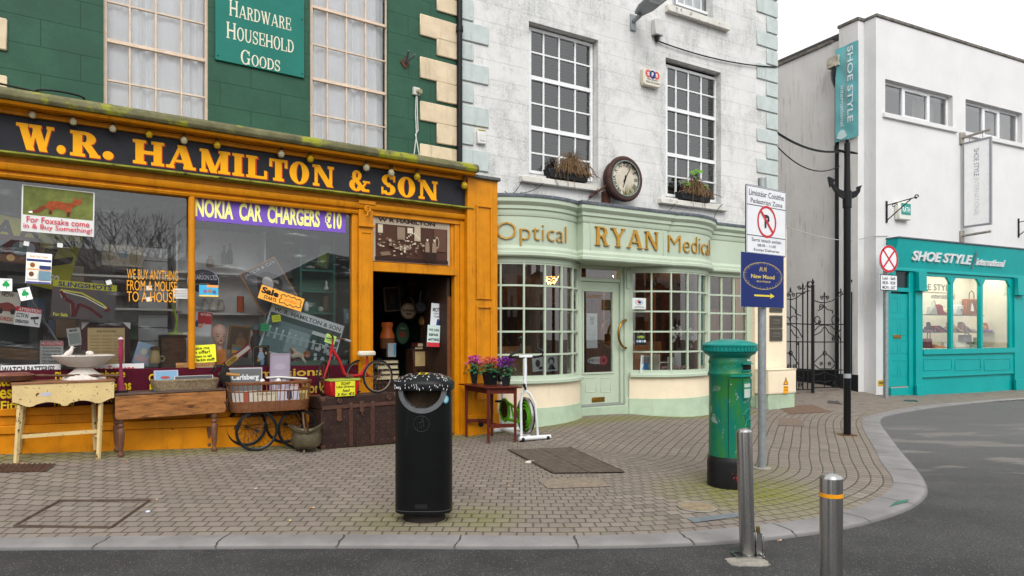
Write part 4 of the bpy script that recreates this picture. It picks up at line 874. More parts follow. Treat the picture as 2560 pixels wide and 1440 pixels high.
for k,s_ in enumerate(rom):
    an=PI/2-k*PI/6;vs,fs=textmesh(s_,.02);xs=[v[0]for v in vs];wv=(max(xs)-min(xs));sc_=.075;mx=(max(xs)+min(xs))/2
    def fn(a_,b_,an=an):
        r_=.24+(b_-.35)*.11;tt=an-PI/2;x_=(a_-mx)*.085;return(u+r_*math.cos(an)+x_*math.cos(tt),-.2865,z+r_*math.sin(an)+x_*math.sin(tt))
    mb.add([fn(*v)for v in vs],fs)
t.p('numerals',mb,P('#2b2722'),flat=True)
def hand(an,L_,w_,y_):s_,c_=math.sin(an),math.cos(an);return MB().prism([(u-c_*w_-s_*.06,z+s_*w_-c_*.06),(u+c_*w_-s_*.06,z-s_*w_-c_*.06),(u+s_*L_+c_*.004,z+c_*L_),(u+s_*L_-c_*.004,z+c_*L_)],y_,y_+.003)
t.p('minute_hand',hand(rad(31),.24,.012,-.294),P('#1d1b1a'));t.p('hour_hand',hand(rad(196),.15,.02,-.298),P('#1d1b1a'))
t.p('mount',MB().box(u-.28,u-.18,-.12,-.001,z-.42,z-.2).tube([(u-.34,-.2,z-.14),(u-.55,-.02,z-.32)],.018,8),M_RUST)
M_DEAD=mat('dead_stems','#7d6449',.9,var=.35,scale=30,bump=0);M_LEAF=mat('leaf','#5f8f2c',.55,var=.35,scale=30,bump=0);M_TROUGH=P('#1f2022',.5)
def planter(px,py,wpx,y,label,seed,up):
    u,z=Y.hit(px,py,y);w_=wpx*Y.d(px,y)/FPX*1.15;rr=random.Random(seed);t=T('window_box',label,'planter',Y,(u,y,z),group='window boxes with dead plants')
    t.p('trough',MB().prism([(u-w_/2+.03,z),(u+w_/2-.03,z),(u+w_/2,z+.15),(u-w_/2,z+.15)],y-.09,y+.08),M_TROUGH,bev=.01)
    mb=MB()
    for k in range(170):
        cl=rr.gauss(up,.3);x=u+w_*.48*max(-1,min(1,cl));h=rr.uniform(.02,.34)*max(.2,1.2-1.4*abs(cl-up));fo=rr.uniform(-.14,.06);dx=rr.gauss(0,.13);dn=rr.choice([.12,.06,0,0,-.08,-.3 if abs(x-u+w_*.12)<w_*.14 else-.05])*rr.random()
        mb.tube([(x,y-.02,z+.12),(x+dx*.4,y+fo*.5-.02,z+.14+h),(x+dx,y+fo-.03,z+.12+h*.7),(x+dx*1.4,y+fo-.06,z+.1+dn)],rr.choice([.003,.004,.006]),3)
    t.p('dead_stems',mb,M_DEAD,kind='stuff')
    if seed==2:
        mb=MB()
        for cx_,cz_,n_ in((.02,.5,12),(-.2,.34,6),(.22,.26,5)):
            for k in range(n_):
                p=Vector((u+cx_+rr.gauss(0,.04),y-.08+rr.gauss(0,.03),z+cz_+rr.gauss(0,.03)));a_=Vector((rr.gauss(0,1),rr.gauss(0,1),rr.gauss(0,1))).normalized()*.05;b_=a_.orthogonal().normalized()*.045;mb.add([p-a_,p+b_,p+a_,p-b_],[(0,1,2,3)])
        mb.tube([(u,y-.05,z+.12),(u+.02,y-.08,z+.5)],.008,5);t.p('leaves',mb,M_LEAF,kind='stuff')
planter(1415,452,108,-.02,'black window box of brown dead grass on the sill left of the clock',1,.25)
planter(1732,504,92,-.02,'black window box with dead stems and a green shoot on the right sill',2,.1)
cb=MB();
for(a_,b_,s_)in(((1303,455),(1262,478),.1),((1362,455),(1300,482),.05),((1498,466),(1460,505),.05),((1690,505),(1662,528),.05),((1808,510),(1785,545),-.05)):
    p,q=Y.hit(*a_,-.08),Y.hit(*b_,-.3);cb.tube(sag((p[0],-.08,p[1]),(q[0],-.3,max(q[1],3.6)),s_),.006,5)
solo('loose_wires','loose thin black wires trailing from the sills to the mint shop front','cable',cb,M_BLACKM,Y,(2,-.1,3.6))
u0,u1=Y.hit(1888,800,-.14)[0],Y.hit(1967,800,-.14)[0];zp=Y.hit(1967,572,-.14)[1]
t=T('corner_pillar','cream rendered pillar at the right end of the mint shop front','pillar',Y,(u0,-.14,0));t.p('shaft',MB().box(u0,u1,-.14,.35,-.1,zp),M_CREAM,bev=.01);t.p('plinth',MB().box(u0-.01,u1+.01,-.17,.36,-.1,.3),M_MINTD,bev=.015)
M_PLAQ=mat('dark_plaque','#4b463f',.4,.4,var=.2,scale=20)
for yc,nn in((765,'uppermost dark plaque on the cream pillar, tucked behind the blue sign'),(804,'middle dark metal plaque on the cream pillar'),(837,'lowest dark metal plaque on the cream pillar')):
    flat('plaque',nn,'plaque',Y,1941,yc,31,31,-.16,M_PLAQ,[('r','#6b655b',.04,.04,.96,.96),('r',M_PLAQ,.08,.08,.92,.92),('t','#8b8478','OFFICES',.2,.55,.8,.68),('t','#8b8478','FIRST FLOOR',.2,.32,.8,.43)],th=.015,group='plaques on the cream pillar')
u0,u1=Y.hit(1921,950,-.5)[0],Y.hit(1990,950,-.5)[0];z1=Y.hit(1921,927,-.5)[1];z0=Y.hit(1921,986,-.5)[1]
t=T('meter_cabinet','cream electrical cabinet with yellow danger sticker beside the iron gate','cabinet',Y,((u0+u1)/2,-.35,.05))
t.p('cabinet',MB().box(u0,u1,-.5,-.18,z0,z1).box(u0+.02,u1-.02,-.506,-.5,z0+.02,z1-.04),M_CREAM,bev=.008);t.p('base',MB().box(u0+.03,u1-.01,-.48,-.18,-.1,z0-.002),M_MINTD,bev=.008);t.p('lid',MB().box(u0-.01,u1+.01,-.515,-.17,z1+.001,z1+.02),M_CREAM,bev=.006)
us,zs_=Y.hit(1965,958,-.51)
mb=MB();mb.prism([(us-.075,zs_-.03),(us+.075,zs_-.03),(us,zs_+.12)],-.509,-.507);t.p('warning_triangle',mb,P('#1b1a18'));M_AMB=P('#f0a51c');mb=MB();mb.prism([(us-.055,zs_-.018),(us+.055,zs_-.018),(us,zs_+.095)],-.5105,-.5095);mb.box(us-.07,us+.07,-.509,-.507,zs_-.2,zs_-.05);t.p('sticker',mb,M_AMB)
mb=MB();mb.prism([(us-.008,zs_),(us+.018,zs_+.035),(us+.002,zs_+.035),(us+.01,zs_+.065),(us-.016,zs_+.028),(us,zs_+.028)],-.5125,-.512);text(mb,'Danger',us-.055,us+.055,zs_-.098,zs_-.07,-.511,.02);text(mb,'Electric shock',us-.05,us+.05,zs_-.14,zs_-.12,-.511,.01);t.p('lettering',mb,P('#1b1a18'),flat=True)
# ================================================================== PASSAGE GATE
A=Vector(((1962-CX)/FPX*15.0,15.0));B_=Vector(((2133-CX)/FPX*16.15,16.15));G=Fr(A.x,A.y,math.degrees(math.atan2(B_.y-A.y,B_.x-A.x)))
M_IRON=mat('wrought_iron','#1b1b1d',.5,var=.3,scale=30,bump=.15)
def gzp(x,y):return G.hit(x,y,0)
def leaf(nm,label,xs_,xe,post=None):
    t=T('iron_gate',label,'gate',G,(gzp((xs_+xe)/2,970)[0],0,.2),group='wrought iron gate leaves')
    return t
def bars(t,verts,horis,rings,curves,scrolls):
    for x,ya,yb,r in verts:u,z1=gzp(x,ya);z0=gzp(x,yb)[1];t.p('bar',MB().cyl((u,0,z0),(u,0,z1),r,6),M_IRON)
    for xa,ya,xb,yb in horis:p,q=gzp(xa,ya),gzp(xb,yb);t.p('rail',MB().cyl((p[0],0,p[1]),(q[0],0,q[1]),.014,6),M_IRON)
    mb=MB()
    for x,y,rx,a0,a1 in rings:
        u,z=gzp(x,y);r=rx*G.d(x)/FPX;mb.ring((u,-.005,z),r,.011,'y',18,5,rad(a0),rad(a1),1.15)
    for pts in curves:mb.tube([(lambda p:(p[0],-.004,p[1]))(gzp(*q))for q in pts],.012,5)
    for x,y,r0,dr,turns in scrolls:
        u,z=gzp(x,y);k=G.d(x)/FPX;n=int(14*abs(turns));mb.tube([(u+dr*(r0*(1-.8*i/n))*k*math.cos(2*PI*turns*i/n),-.006,z+(r0*(1-.8*i/n))*k*math.sin(2*PI*turns*i/n))for i in range(n+1)],.01,5)
    t.p('scrollwork',mb,M_IRON)
    return t
def fleur(t,x,y,s_=1):
    mb=MB();u,z=gzp(x,y);mb.lathe([(.006,0),(.022*s_,.05),(.002,.12*s_)],(u,0,z),8)
    for k in(-1,1):mb.tube([(u,0,z),(u+k*.05*s_,0,z+.02),(u+k*.06*s_,0,z-.025)],.009,5)
    t.p('finial',mb,M_IRON)
def rose(t,x,y):u,z=gzp(x,y);t.p('rosette',MB().ring((u,-.006,z),.05,.012,'y',14,5),M_IRON)
t=leaf('r','right leaf of the black wrought iron gate with scrolls, beside the white wall',2034,2133)
bars(t,[(2061,742,968,.013),(2088,850,950,.011),(2102,732,968,.013),(2129,730,970,.016)],[(2034,969,2131,968),(2034,925,2131,925),(2034,855,2131,855),(2034,811,2131,811)],
 [(2043,800,9,0,360),(2088,800,12,-20,250)],[[(2034,751),(2048,756),(2061,757),(2080,752),(2095,742),(2111,733)],[(2036,826),(2048,814),(2061,812),(2078,816),(2094,830),(2102,855)],[(2036,905),(2048,893),(2058,884)],[(2065,884),(2078,895),(2088,908)],[(2102,822),(2094,833),(2088,853)],[(2036,938),(2050,935),(2061,930),(2074,936),(2092,942),(2100,955)],[(2036,912),(2048,922),(2061,922),(2078,922),(2088,910)],[(2036,838),(2052,830),(2061,815),(2072,832),(2088,842)],[(2045,777),(2058,768),(2061,758)],[(2061,765),(2068,774),(2080,776),(2082,784)],[(2034,955),(2048,952),(2061,956),(2076,952)]],
 [(2052,768,9,1,1.6),(2068,745,6,1,1.3),(2054,745,6,-1,1.3),(2052,910,6,1,1.4),(2073,910,6,-1,1.4),(2083,847,7,1,1.6),(2088,960,9,-1,1.8),(2048,806,6,1,1.3)])
fleur(t,2061,742);fleur(t,2102,732);rose(t,2061,883)
t=leaf('l','left leaf of the black wrought iron gate, standing partly behind the cream pillar',1966,2030)
bars(t,[(1976,735,925,.013),(1991,732,972,.012),(1997,855,972,.011),(2007,720,972,.017),(2019,716,972,.016)],[(1962,973,2031,974),(1962,926,2031,926),(1962,854,2031,855),(1962,808,2031,811),(1991,733,2012,733)],
 [(1984,802,12,20,200),(1966,802,10,0,120)],[[(1964,747),(1978,749),(1992,744),(2004,734),(2016,728),(2024,727)],[(1964,812),(1978,812),(1994,823),(2006,845),(2007,860)],[(1966,884),(1974,880),(1984,892),(1996,912)],[(1978,824),(1984,836),(1996,845)],[(1976,765),(1988,775),(1988,783),(2002,790)],[(1991,940),(2002,945),(2008,955)]],
 [(1997,720,6,-1,1.3),(1970,738,6,1,1.3),(1983,738,6,-1,1.3),(1972,917,8,1,1.7),(1986,917,7,-1,1.5),(1993,860,5,1,1.3),(2000,962,7,-1,1.5)])
fleur(t,1976,731);fleur(t,2007,722,1.2);fleur(t,2019,716);rose(t,1976,883)
u,z1=gzp(2032,718);z0=gzp(2032,982)[1]
t=T('gate_post','thick black iron post with pointed finial between the gate leaves','post',G,(u,0,z0));t.p('post',MB().cyl((u,0,z0),(u,0,z1),.036,10),M_IRON);t.p('finial',MB().lathe([(.03,0),(.045,.03),(.02,.07),(.04,.11),(.002,.2)],(u,0,z1),10),M_IRON)
mb=MB();u_,z_=gzp(2025,713);mb.tube([(u_+.11*(1-.7*i/16)*math.cos(1.5+4.6*i/16),0,z_+.08*(1-.6*i/16)*math.sin(1.5+4.6*i/16))for i in range(17)],.014,6);t.p('scroll',mb,M_IRON)
u,z1=gzp(2134,722);z0=gzp(2134,975)[1];t=T('hinge_post','slim rusty iron post carrying the gate against the white wall','post',G,(u,0,z0));t.p('post',MB().cyl((u,0,z0),(u,0,z1),.026,8),mat('rusty_iron','#3a2c27',.8,var=.35,scale=14,bump=.2));t.p('scroll_top',MB().tube([(u,0,z1),(u,0,z1+.12),(u-.02,0,z1+.2),(u-.07,0,z1+.2),(u-.06,0,z1+.15)],.018,6),M_IRON);t.p('bracket',MB().cyl((u,0,z1-.02),(u+.15,.05,z1-.02),.016,6),M_RUST)
# ================================================================== SHOE SHOP
M_SHOEW=mat('white_render','#dad9d8',.75,var=.04,scale=1.2,bump=.25,bscale=30,streak='#b9b6b2',streak_at=.66)
M_SIDEW=mat('grey_render','#d8d5d1',.8,var=.06,scale=1,bump=.2,bscale=20,streak='#a49d92',streak_at=.58)
M_TEAL=mat('teal_paint','#009a98',.4,var=.05,scale=2,bump=.04,bscale=15,streak='#0d7f7c',streak_at=.7);M_COPE=mat('coping','#6f6a64',.8,var=.35,scale=8,bump=.3)
sh=T('shoe_shop_building','two storey flat roofed white rendered building with a teal shop front','building',S,(3,0,.1))
ZT=S.hit(2190,42,0)[1];Y1,Y2=.306,.81;UL,UR=-.207,9.0
V1=S.rect(2213,197,283,2382,0);V2=S.rect(2414,247,330,2556,0)
mb=MB().holes(0,UR,.0,ZT,0,.2,[V1,V2,(.35,5.6,-.05,3.62)])
mb.add([(UR,0,0),(UR,14,0),(UR,14,ZT),(UR,0,ZT)],[(0,1,2,3)])
mb.add([(0,Y1,0),(0,0,0),(0,0,ZT),(0,Y1,ZT)],[(0,1,2,3)]);mb.add([(UL,Y1,0),(0,Y1,0),(0,Y1,ZT),(UL,Y1,ZT)],[(0,1,2,3)]);mb.add([(0,0,ZT),(UR,0,ZT),(UR,14,ZT),(0,14,ZT)],[(0,1,2,3)])
sh.p('wall',mb,M_SHOEW)
ZS=ZT-.2
mb=MB().add([(UL,Y2,0),(UL,Y1,0),(UL,Y1,ZT),(UL,Y2,ZT)],[(0,1,2,3)]);mb.add([(-.05,Y2,0),(UL,Y2,0),(UL,Y2,ZT),(-.05,Y2,ZT)],[(0,1,2,3)]);mb.add([(-.05,14,0),(-.05,Y2,0),(-.05,Y2,ZS),(-.05,14,ZS)],[(0,1,2,3)]);mb.add([(-.05,Y2,ZS),(UL,Y2,ZT),(UL,Y1,ZT),(0,Y1,ZT),(.5,Y2,ZS)],[(0,1,2,3,4)])
sh.p('side_wall',mb,M_SIDEW)
mb=MB();mb.box(-.02,UR,-.035,.25,ZT+.003,ZT+.075);mb.box(-.03,.2,.25,Y1,ZT+.003,ZT+.075);mb.box(UL-.03,.2,Y1-.03,Y2+.03,ZT+.004,ZT+.078);mb.box(-.09,.2,Y2+.3,14,ZS+.003,ZS+.08);sh.p('coping',mb,M_COPE,bev=.01)
mb=MB();mb.box(UL-.015,UL,Y1-.01,Y2+.2,-.1,.56);mb.box(-.07,-.05,Y2,12,-.1,.62);sh.p('skirting',mb,P('#1d1d1f',.6))
M_UPVC=P('#e6e6e8',.35);M_GLASSS=glassmat('shoe_upper_pane',.16)
def swin(V,px):
    mb=MB();u0,u1,z0,z1=V;y=.12;f=.06
    mb.box(u0,u1,y,y+.06,z0,z0+f);mb.box(u0,u1,y,y+.06,z1-f,z1);mb.box(u0,u0+f,y,y+.06,z0+f,z1-f);mb.box(u1-f,u1,y,y+.06,z0+f,z1-f)
    a,c=S.hit(px[0],250,y)[0],S.hit(px[1],250,y)[0]
    for x in(a,c):mb.box(x-.05,x+.05,y-.012,y+.06,z0+f,z1-f)
    mb.box(a+.05,c-.05,y-.012,y+.05,z0+f,z0+f+.05);mb.box(a+.05,c-.05,y-.012,y+.05,z1-f-.05,z1-f);mb.box((a+c)/2-.1,(a+c)/2+.1,y-.025,y-.012,z1-f-.035,z1-f-.01)
    w=sh.p('window',mb,M_UPVC,bev=.005);sh.p('pane',MB().add([(u0+.03,y+.03,z0+.03),(u1-.03,y+.03,z0+.03),(u1-.03,y+.03,z1-.03),(u0+.03,y+.03,z1-.03)],[(0,1,2,3)]),M_GLASSS,parent=w)
    sh.p('sill',MB().box(u0-.1,u1+.12,-.06,.12,z0-.11,z0),M_SHOEW,parent=w,bev=.008)
    sh.p('blind',MB().box(u1-.95,u1-.1,y+.3,y+.32,z0,z1-.1),P('#8f8478',.8),parent=w)
    sh.p('room_backing',MB().box(u0-.2,u1+.2,y+.9,y+.93,z0-.3,z1+.3),P('#4a4c50',.9),parent=w)
swin(V1,(2258,2320));swin(V2,(2458,2495))
yF=-.14
f0,f1=.36,5.95;zft=S.hit(2217,592,-.28)[1];zfb=S.hit(2240,676,-.16)[1]
fa=extr(MB(),f0,f1,[(-.30,zft-.03),(-.30,zft),(0,zft),(0,zfb),(-.16,zfb),(-.16,zfb+.05),(-.14,zfb+.06),(-.14,zfb+.1)])
sh.p('fascia',fa,M_TEAL,bev=.006);sh.p('fascia_flashing',MB().box(f0-.02,f1,-.33,0,zft+.002,zft+.03),M_LEAD2)
def fy(z):return-.14-.16*(z-zfb-.1)/(zft-.03-zfb-.1)-.004
u_=lambda x,y=-.14,w=yF:S.hit(x,y,w)[0]
zs0=S.hit(2306,873,yF)[1];zs1=S.hit(2306,689,yF)[1];zdr=S.hit(2222,733,yF)[1];zdb=S.hit(2222,968,yF)[1]
x=lambda p:S.hit(p,800,yF)[0]
mb=MB();mb.box(f0,x(2222),yF+.02,.1,-.1,zfb);mb.box(x(2275),x(2286),yF+.02,.1,-.1,zfb);mb.box(x(2222),x(2275),yF+.02,.1,S.hit(2222,728,yF)[1]-.0,S.hit(2222,722,yF)[1]+.04);mb.box(x(2222),x(2275),yF+.02,.1,-.1,zdb-.03);mb.box(f0,x(2240),yF+.0,.1,zdr+.15,zfb)
sh.p('door_frame',mb,M_TEAL,bev=.005)
mb=MB();mb.box(x(2222),x(2275),yF+.06,yF+.11,zdb,zdr)
for(ya,yb)in((742,782),(795,838),(850,884),(900,940)):
    for(xa,xb)in((2227,2245),(2250,2268)):frame_panel(mb,S,(xa,ya,yb,xb),yF+.06,.02,.008)
dd=sh.p('door',mb,M_TEAL,bev=.004);u0,u1,z0,z1=S.rect(2234,837,846,2253,yF+.05);sh.p('letterbox',MB().box(u0,u1,yF+.045,yF+.06,z0,z1),M_BRASS,parent=dd,bev=.004);sh.p('door_sill',MB().box(x(2224),x(2273),yF+.02,yF+.06,zdb-.03,zdb-.004),P('#9c9890'),parent=dd)
sh.p('fanlight',MB().add([(x(2240),yF+.06,zdr+.1),(x(2275),yF+.06,zdr+.1),(x(2275),yF+.06,zfb),(x(2240),yF+.06,zfb)],[(0,1,2,3)]),P('#1a2a2c',.15))
mb=MB();p0,p1=x(2287),x(2304);mb.box(p0,p1,yF-.03,.1,-.1,zfb);zc=S.hit(2290,723,yF)[1];mb.box(p0-.02,p1+.02,yF-.12,yF-.03,zc,zfb-.01);mb.box(p0-.03,p1+.03,yF-.14,yF-.03,zc-.05,zc);zb2=S.hit(2290,962,yF)[1];mb.box(p0-.04,p1+.03,yF-.09,yF-.03,-.1,zb2);sh.p('pilaster',mb,M_TEAL,bev=.006)
mb=MB();p0,p1=x(2534),x(2552);mb.box(p0,p1,yF-.03,.1,-.1,zfb);mb.box(p0-.02,p1+.02,yF-.12,yF-.03,zc,zfb-.01);mb.box(p0-.03,p1+.03,yF-.14,yF-.03,zc-.05,zc);mb.box(p0-.04,p1+.03,yF-.09,yF-.03,-.1,zb2);mb.box(p1,UR,yF,.1,-.1,zft-.2);sh.p('pilaster',mb,M_TEAL,bev=.006)
wu0,wu1=x(2306),x(2527)
mb=MB();mb.box(wu0-.02,wu1,yF+.02,yF+.1,zs1,zfb);mb.box(wu1,x(2535),yF+.02,yF+.1,-.1,zfb)
for xm in(2380.5,2455):um=x(xm);mb.box(um-.045,um+.045,yF,yF+.1,zs0,zs1)
cuts=[wu0,x(2380.5),x(2455),wu1]
for i in range(3):
    a,c=cuts[i]+(.045 if i else 0),cuts[i+1]-(.045 if i<2 else 0)
    for q,s_ in((a,1),(c,-1)):
        if i==0 and s_==1:continue
        mb.prism([(q,zs1),(q+s_*.14,zs1),(q,zs1-.17)],yF+.01,yF+.07)
mb.box(wu0-.02,wu1+.1,yF-.05,.1,zs0-.13,zs0-.004);zr0,zr1=S.hit(2306,938,yF)[1],zs0-.16;mb.box(wu0-.02,x(2535),yF+.0,.1,zr0-.05,zs0-.13);mb.box(wu0-.02,x(2535),yF+.02,.1,-.1,zr0-.05);mb.box(wu0-.02,wu1+.1,yF-.03,yF,zr0-.06,zr0-.02)
for xa,xb in((2308,2380),(2387,2452),(2460,2526)):frame_panel(mb,S,(xa,897,927,xb),yF,.025,.012)
sw=sh.p('shop_window',mb,M_TEAL,bev=.005);sh.p('pane',MB().add([(wu0,yF+.05,zs0),(wu1,yF+.05,zs0),(wu1,yF+.05,zs1),(wu0,yF+.05,zs1)],[(0,1,2,3)]),glassmat('display_pane',.07),parent=sw)
M_DISP=mat('display_cream','#ebe4d2',.8,var=.03,bump=0);dy0,dy1=-.03,.95
mb=MB();mb.add([(wu0-.3,dy1,zs0),(wu1+.1,dy1,zs0),(wu1+.1,dy1,zs1+.3),(wu0-.3,dy1,zs1+.3)],[(0,1,2,3)]);mb.add([(wu0-.3,dy0,zs0),(wu1+.1,dy0,zs0),(wu1+.1,dy1,zs0),(wu0-.3,dy1,zs0)],[(0,1,2,3)]);mb.add([(wu0-.3,dy0,zs0),(wu0-.3,dy1,zs0),(wu0-.3,dy1,zs1+.3),(wu0-.3,dy0,zs1+.3)],[(0,1,2,3)]);mb.add([(wu1+.1,dy0,zs0),(wu1+.1,dy1,zs0),(wu1+.1,dy1,zs1+.3),(wu1+.1,dy0,zs1+.3)],[(3,2,1,0)]);mb.add([(wu0-.3,dy0,zs1+.3),(wu1+.1,dy0,zs1+.3),(wu1+.1,dy1,zs1+.3),(wu0-.3,dy1,zs1+.3)],[(3,2,1,0)])
sh.p('display_box',mb,M_DISP,flat=True)
M_STRIP=emis('display_light','#fff5e6',8)
sh.p('display_light',MB().box(wu0,wu1,.15,.45,zs1+.26,zs1+.29),M_STRIP)
M_SHG=glassmat('shelf_glass',.2,(.55,.62,.6));zA,zB_=S.hit(2310,786.5,.45)[1],S.hit(2310,831,.45)[1]
sh.p('glass_shelf',MB().box(wu0-.2,S.hit(2447,800,.45)[0],.3,.62,zA-.012,zA),[P('#4a5450',.2)]);sh.p('glass_shelf',MB().box(wu0-.2,S.hit(2497,800,.45)[0],.3,.62,zB_-.012,zB_),[P('#4a5450',.2)])
mb=MB();M_GRAYL=P('#6d675c',.6)
a,z1=S.hit(2300,708,.93);c=S.hit(2382,708,.93)[0];z0=S.hit(2300,724,.93)[1];text(mb,'SHOE STYLE',S.hit(2283,708,.93)[0],c,z0,z1,.94,.01);sh.p('wall_lettering',mb,M_GRAYL,flat=True)
mb=MB();z1,z0=S.hit(2335,733,.93)[1],S.hit(2335,746,.93)[1];text(mb,'international',S.hit(2330,733,.93)[0],S.hit(2388,733,.93)[0],z0,z1,.94,.0);sh.p('wall_lettering',mb,M_GRAYL,flat=True)
sh.p('wall_line',MB().box(wu0-.2,S.hit(2378,730,.93)[0],.935,.945,S.hit(2310,729,.93)[1]-.012,S.hit(2310,729,.93)[1]),P('#a06a5e'))
M_WLET=P('#e9e9ea',.35);t=T('shoe_shop_lettering','raised white capitals with shop name on the teal fascia','sign',S,(3,-.2,zfb+.2))
za,zc_=S.hit(2279,627,-.2)[1],S.hit(2279,651,-.2)[1]
fn=lambda a,b_:(a,fy(b_)-.03,b_)
t.p('word',text(MB(),'SHOE STYLE',S.hit(2279,640,-.2)[0],S.hit(2425,640,-.2)[0],zc_,za,0,.03,.03,fn),M_WLET,flat=True)
t.p('word',text(MB(),'international',S.hit(2439,650,-.2)[0],S.hit(2508,650,-.2)[0],zc_-.0,za-.05,0,.02,.03,fn),M_WLET,flat=True)
a=S.hit(2431,640,-.2)[0];t.p('divider',MB().add([fn(a-.02,zc_-.1),fn(a+.03,zc_-.1),fn(a+.06,za+.1),fn(a+.01,za+.1)],[(0,1,2,3)]),P('#6d7a7c'))
pu,py=-.15,.9;zh1,zh0=8.0,7.45
t=T('hopper_downpipe','black downpipe with square hopper head in the corner of the white side wall','drainpipe',S,(pu,py,.3));t.p('pipe',MB().cyl((pu,py,.3),(pu,py,zh0),.055,12),M_BLACKM);t.p('hopper',MB().lathe([(.06,0),(.09,.05),(.15,.22),(.17,.42),(.15,.42),(.1,.2)],(pu,py,zh0-.05),4,1.1,1.1),M_BLACKM);t.p('collar',MB().cyl((pu,py,5.9),(pu,py,6.0),.07,12),M_BLACKM)
t.p('outlet',MB().box(pu-.17,pu+.15,py-.16,py+.16,zh1-.14,zh1+.1),mat('stained_outlet','#b7b0a0',.8,var=.3,scale=8,wear='#5b5140',wear_at=.55,wscale=12,wsoft=.1))
bo=S.world(UL-.05,Y2+.12,0);SB=Fr(bo.x,bo.y,math.degrees(S.a)-90);zb1=SB.hit(2147,100,0)[1];zb0=SB.hit(2147,340,0)[1];ub1=SB.hit(2147,200,0)[0];ub0=SB.hit(2089,200,0)[0]
t=T('teal_banner','tall teal fabric banner with white vertical lettering on the white side wall','banner',SB,(ub0,0,zb0))
mb=MB();n_=24;nn_=6
for j in range(n_+1):
    for i in range(nn_+1):mb.v.append((ub0+(ub1-ub0)*i/nn_,-.01-.02*math.sin(j*.9+i)*math.sin(PI*i/nn_),zb0+(zb1-zb0)*j/n_))
for j in range(n_):
    for i in range(nn_):mb.f.append((j*(nn_+1)+i,j*(nn_+1)+i+1,(j+1)*(nn_+1)+i+1,(j+1)*(nn_+1)+i));mb.mi.append(0)
t.p('cloth',mb,mat('banner_teal','#6fb4b8',.7,var=.08,scale=3,bump=.1),ang=180)
wB=ub1-ub0;hB=zb1-zb0
vt=lambda a,b_:(ub0+wB*b_,-.036,zb1-hB*a)
mb=MB();text(mb,'SHOE STYLE',.03,.83,.56,.80,0,.015,0,vt);text(mb,'international',.42,.85,.26,.42,0,.0,0,vt);t.p('lettering',mb,P('#dfe9e9'),flat=True)
t.p('red_line',MB().box(ub0+wB*.5-.008,ub0+wB*.5+.008,-.037,-.035,zb1-hB*.8,zb1-hB*.05),P('#b98a86'))
mb=MB()
for k in range(9):
    an=rad(20+140*k/8);cx_,cz_=ub0+wB*.32,zb0+.02;L_=.33*hB*.35;mb.add([(cx_,-.036-.0004*k,cz_),(cx_+L_*.45*math.cos(an-.16),-.036-.0004*k,cz_+L_*.8*math.sin(an-.16)),(cx_+L_*.62*math.cos(an),-.036-.0004*k,cz_+L_*math.sin(an)),(cx_+L_*.45*math.cos(an+.16),-.036-.0004*k,cz_+L_*.8*math.sin(an+.16))],[(0,1,2,3)])
t.p('flower_emblem',mb,P('#cfe3e3'),flat=True)
hu,hz=S.hit(2402,345,0);ho=S.world(hu,-.02,0);SH=Fr(ho.x,ho.y,math.degrees(S.a)-90);M_GALV=mat('weathered_bar','#9a948a',.5,.4,var=.2,scale=14,bump=.1)
ux=SH.hit(2477,325,0)[0];zt_=SH.hit(2477,326,0)[1];zlo=SH.hit(2405,590,0)[1];sa,sb=SH.hit(2408,400,0)[0],SH.hit(2479,400,0)[0];st1,st0=SH.hit(2479,341,0)[1],SH.hit(2479,561,0)[1]
t=T('hanging_sign','white vertical hanging sign in grey frame on two bars over the teal shop front','sign',SH,(0,0,zlo))
t.p('bar',MB().cyl((0,0,zt_-.02),(ux,0,zt_+.03),.03,10),M_GALV);t.p('bar',MB().cyl((0,0,zlo),(ux,0,zlo+.03),.03,10),M_GALV)
t.p('wall_bracket',MB().box(-.02,.03,-.07,.07,zt_-.17,zt_+.12),M_GALV,bev=.006);t.p('wall_bracket',MB().box(-.02,.03,-.07,.07,zlo-.15,zlo+.13),M_GALV,bev=.006)
t.p('panel',MB().box(sa+.03,sb-.03,-.02,.02,st0+.04,st1-.04),P('#f2f2f2',.5));fr_=MB();fr_.box(sa,sa+.035,-.03,.03,st0,st1);fr_.box(sb-.035,sb,-.03,.03,st0,st1);fr_.box(sa+.035,sb-.035,-.03,.03,st0,st0+.045);fr_.box(sa+.035,sb-.035,-.03,.03,st1-.045,st1);t.p('frame',fr_,P('#8e8f94',.5))
hk=MB();
for q in(sa+.15,sb-.2):hk.cyl((q,0,st1),(q,0,zt_+.01),.008,6)
t.p('hook',hk,M_GALV);hS=st1-st0;vt=lambda a,b_:(sa+(sb-sa)*b_,-.0215,st1-hS*a)
mb=MB();text(mb,'SHOE STYLE',.10,.42,.40,.58,0,.01,0,vt);t.p('lettering',mb,P('#97989b'),flat=True);mb=MB();text(mb,'INTERNATIONAL',.44,.88,.40,.58,0,-.012,0,vt);t.p('lettering',mb,P('#c2c2c4'),flat=True)
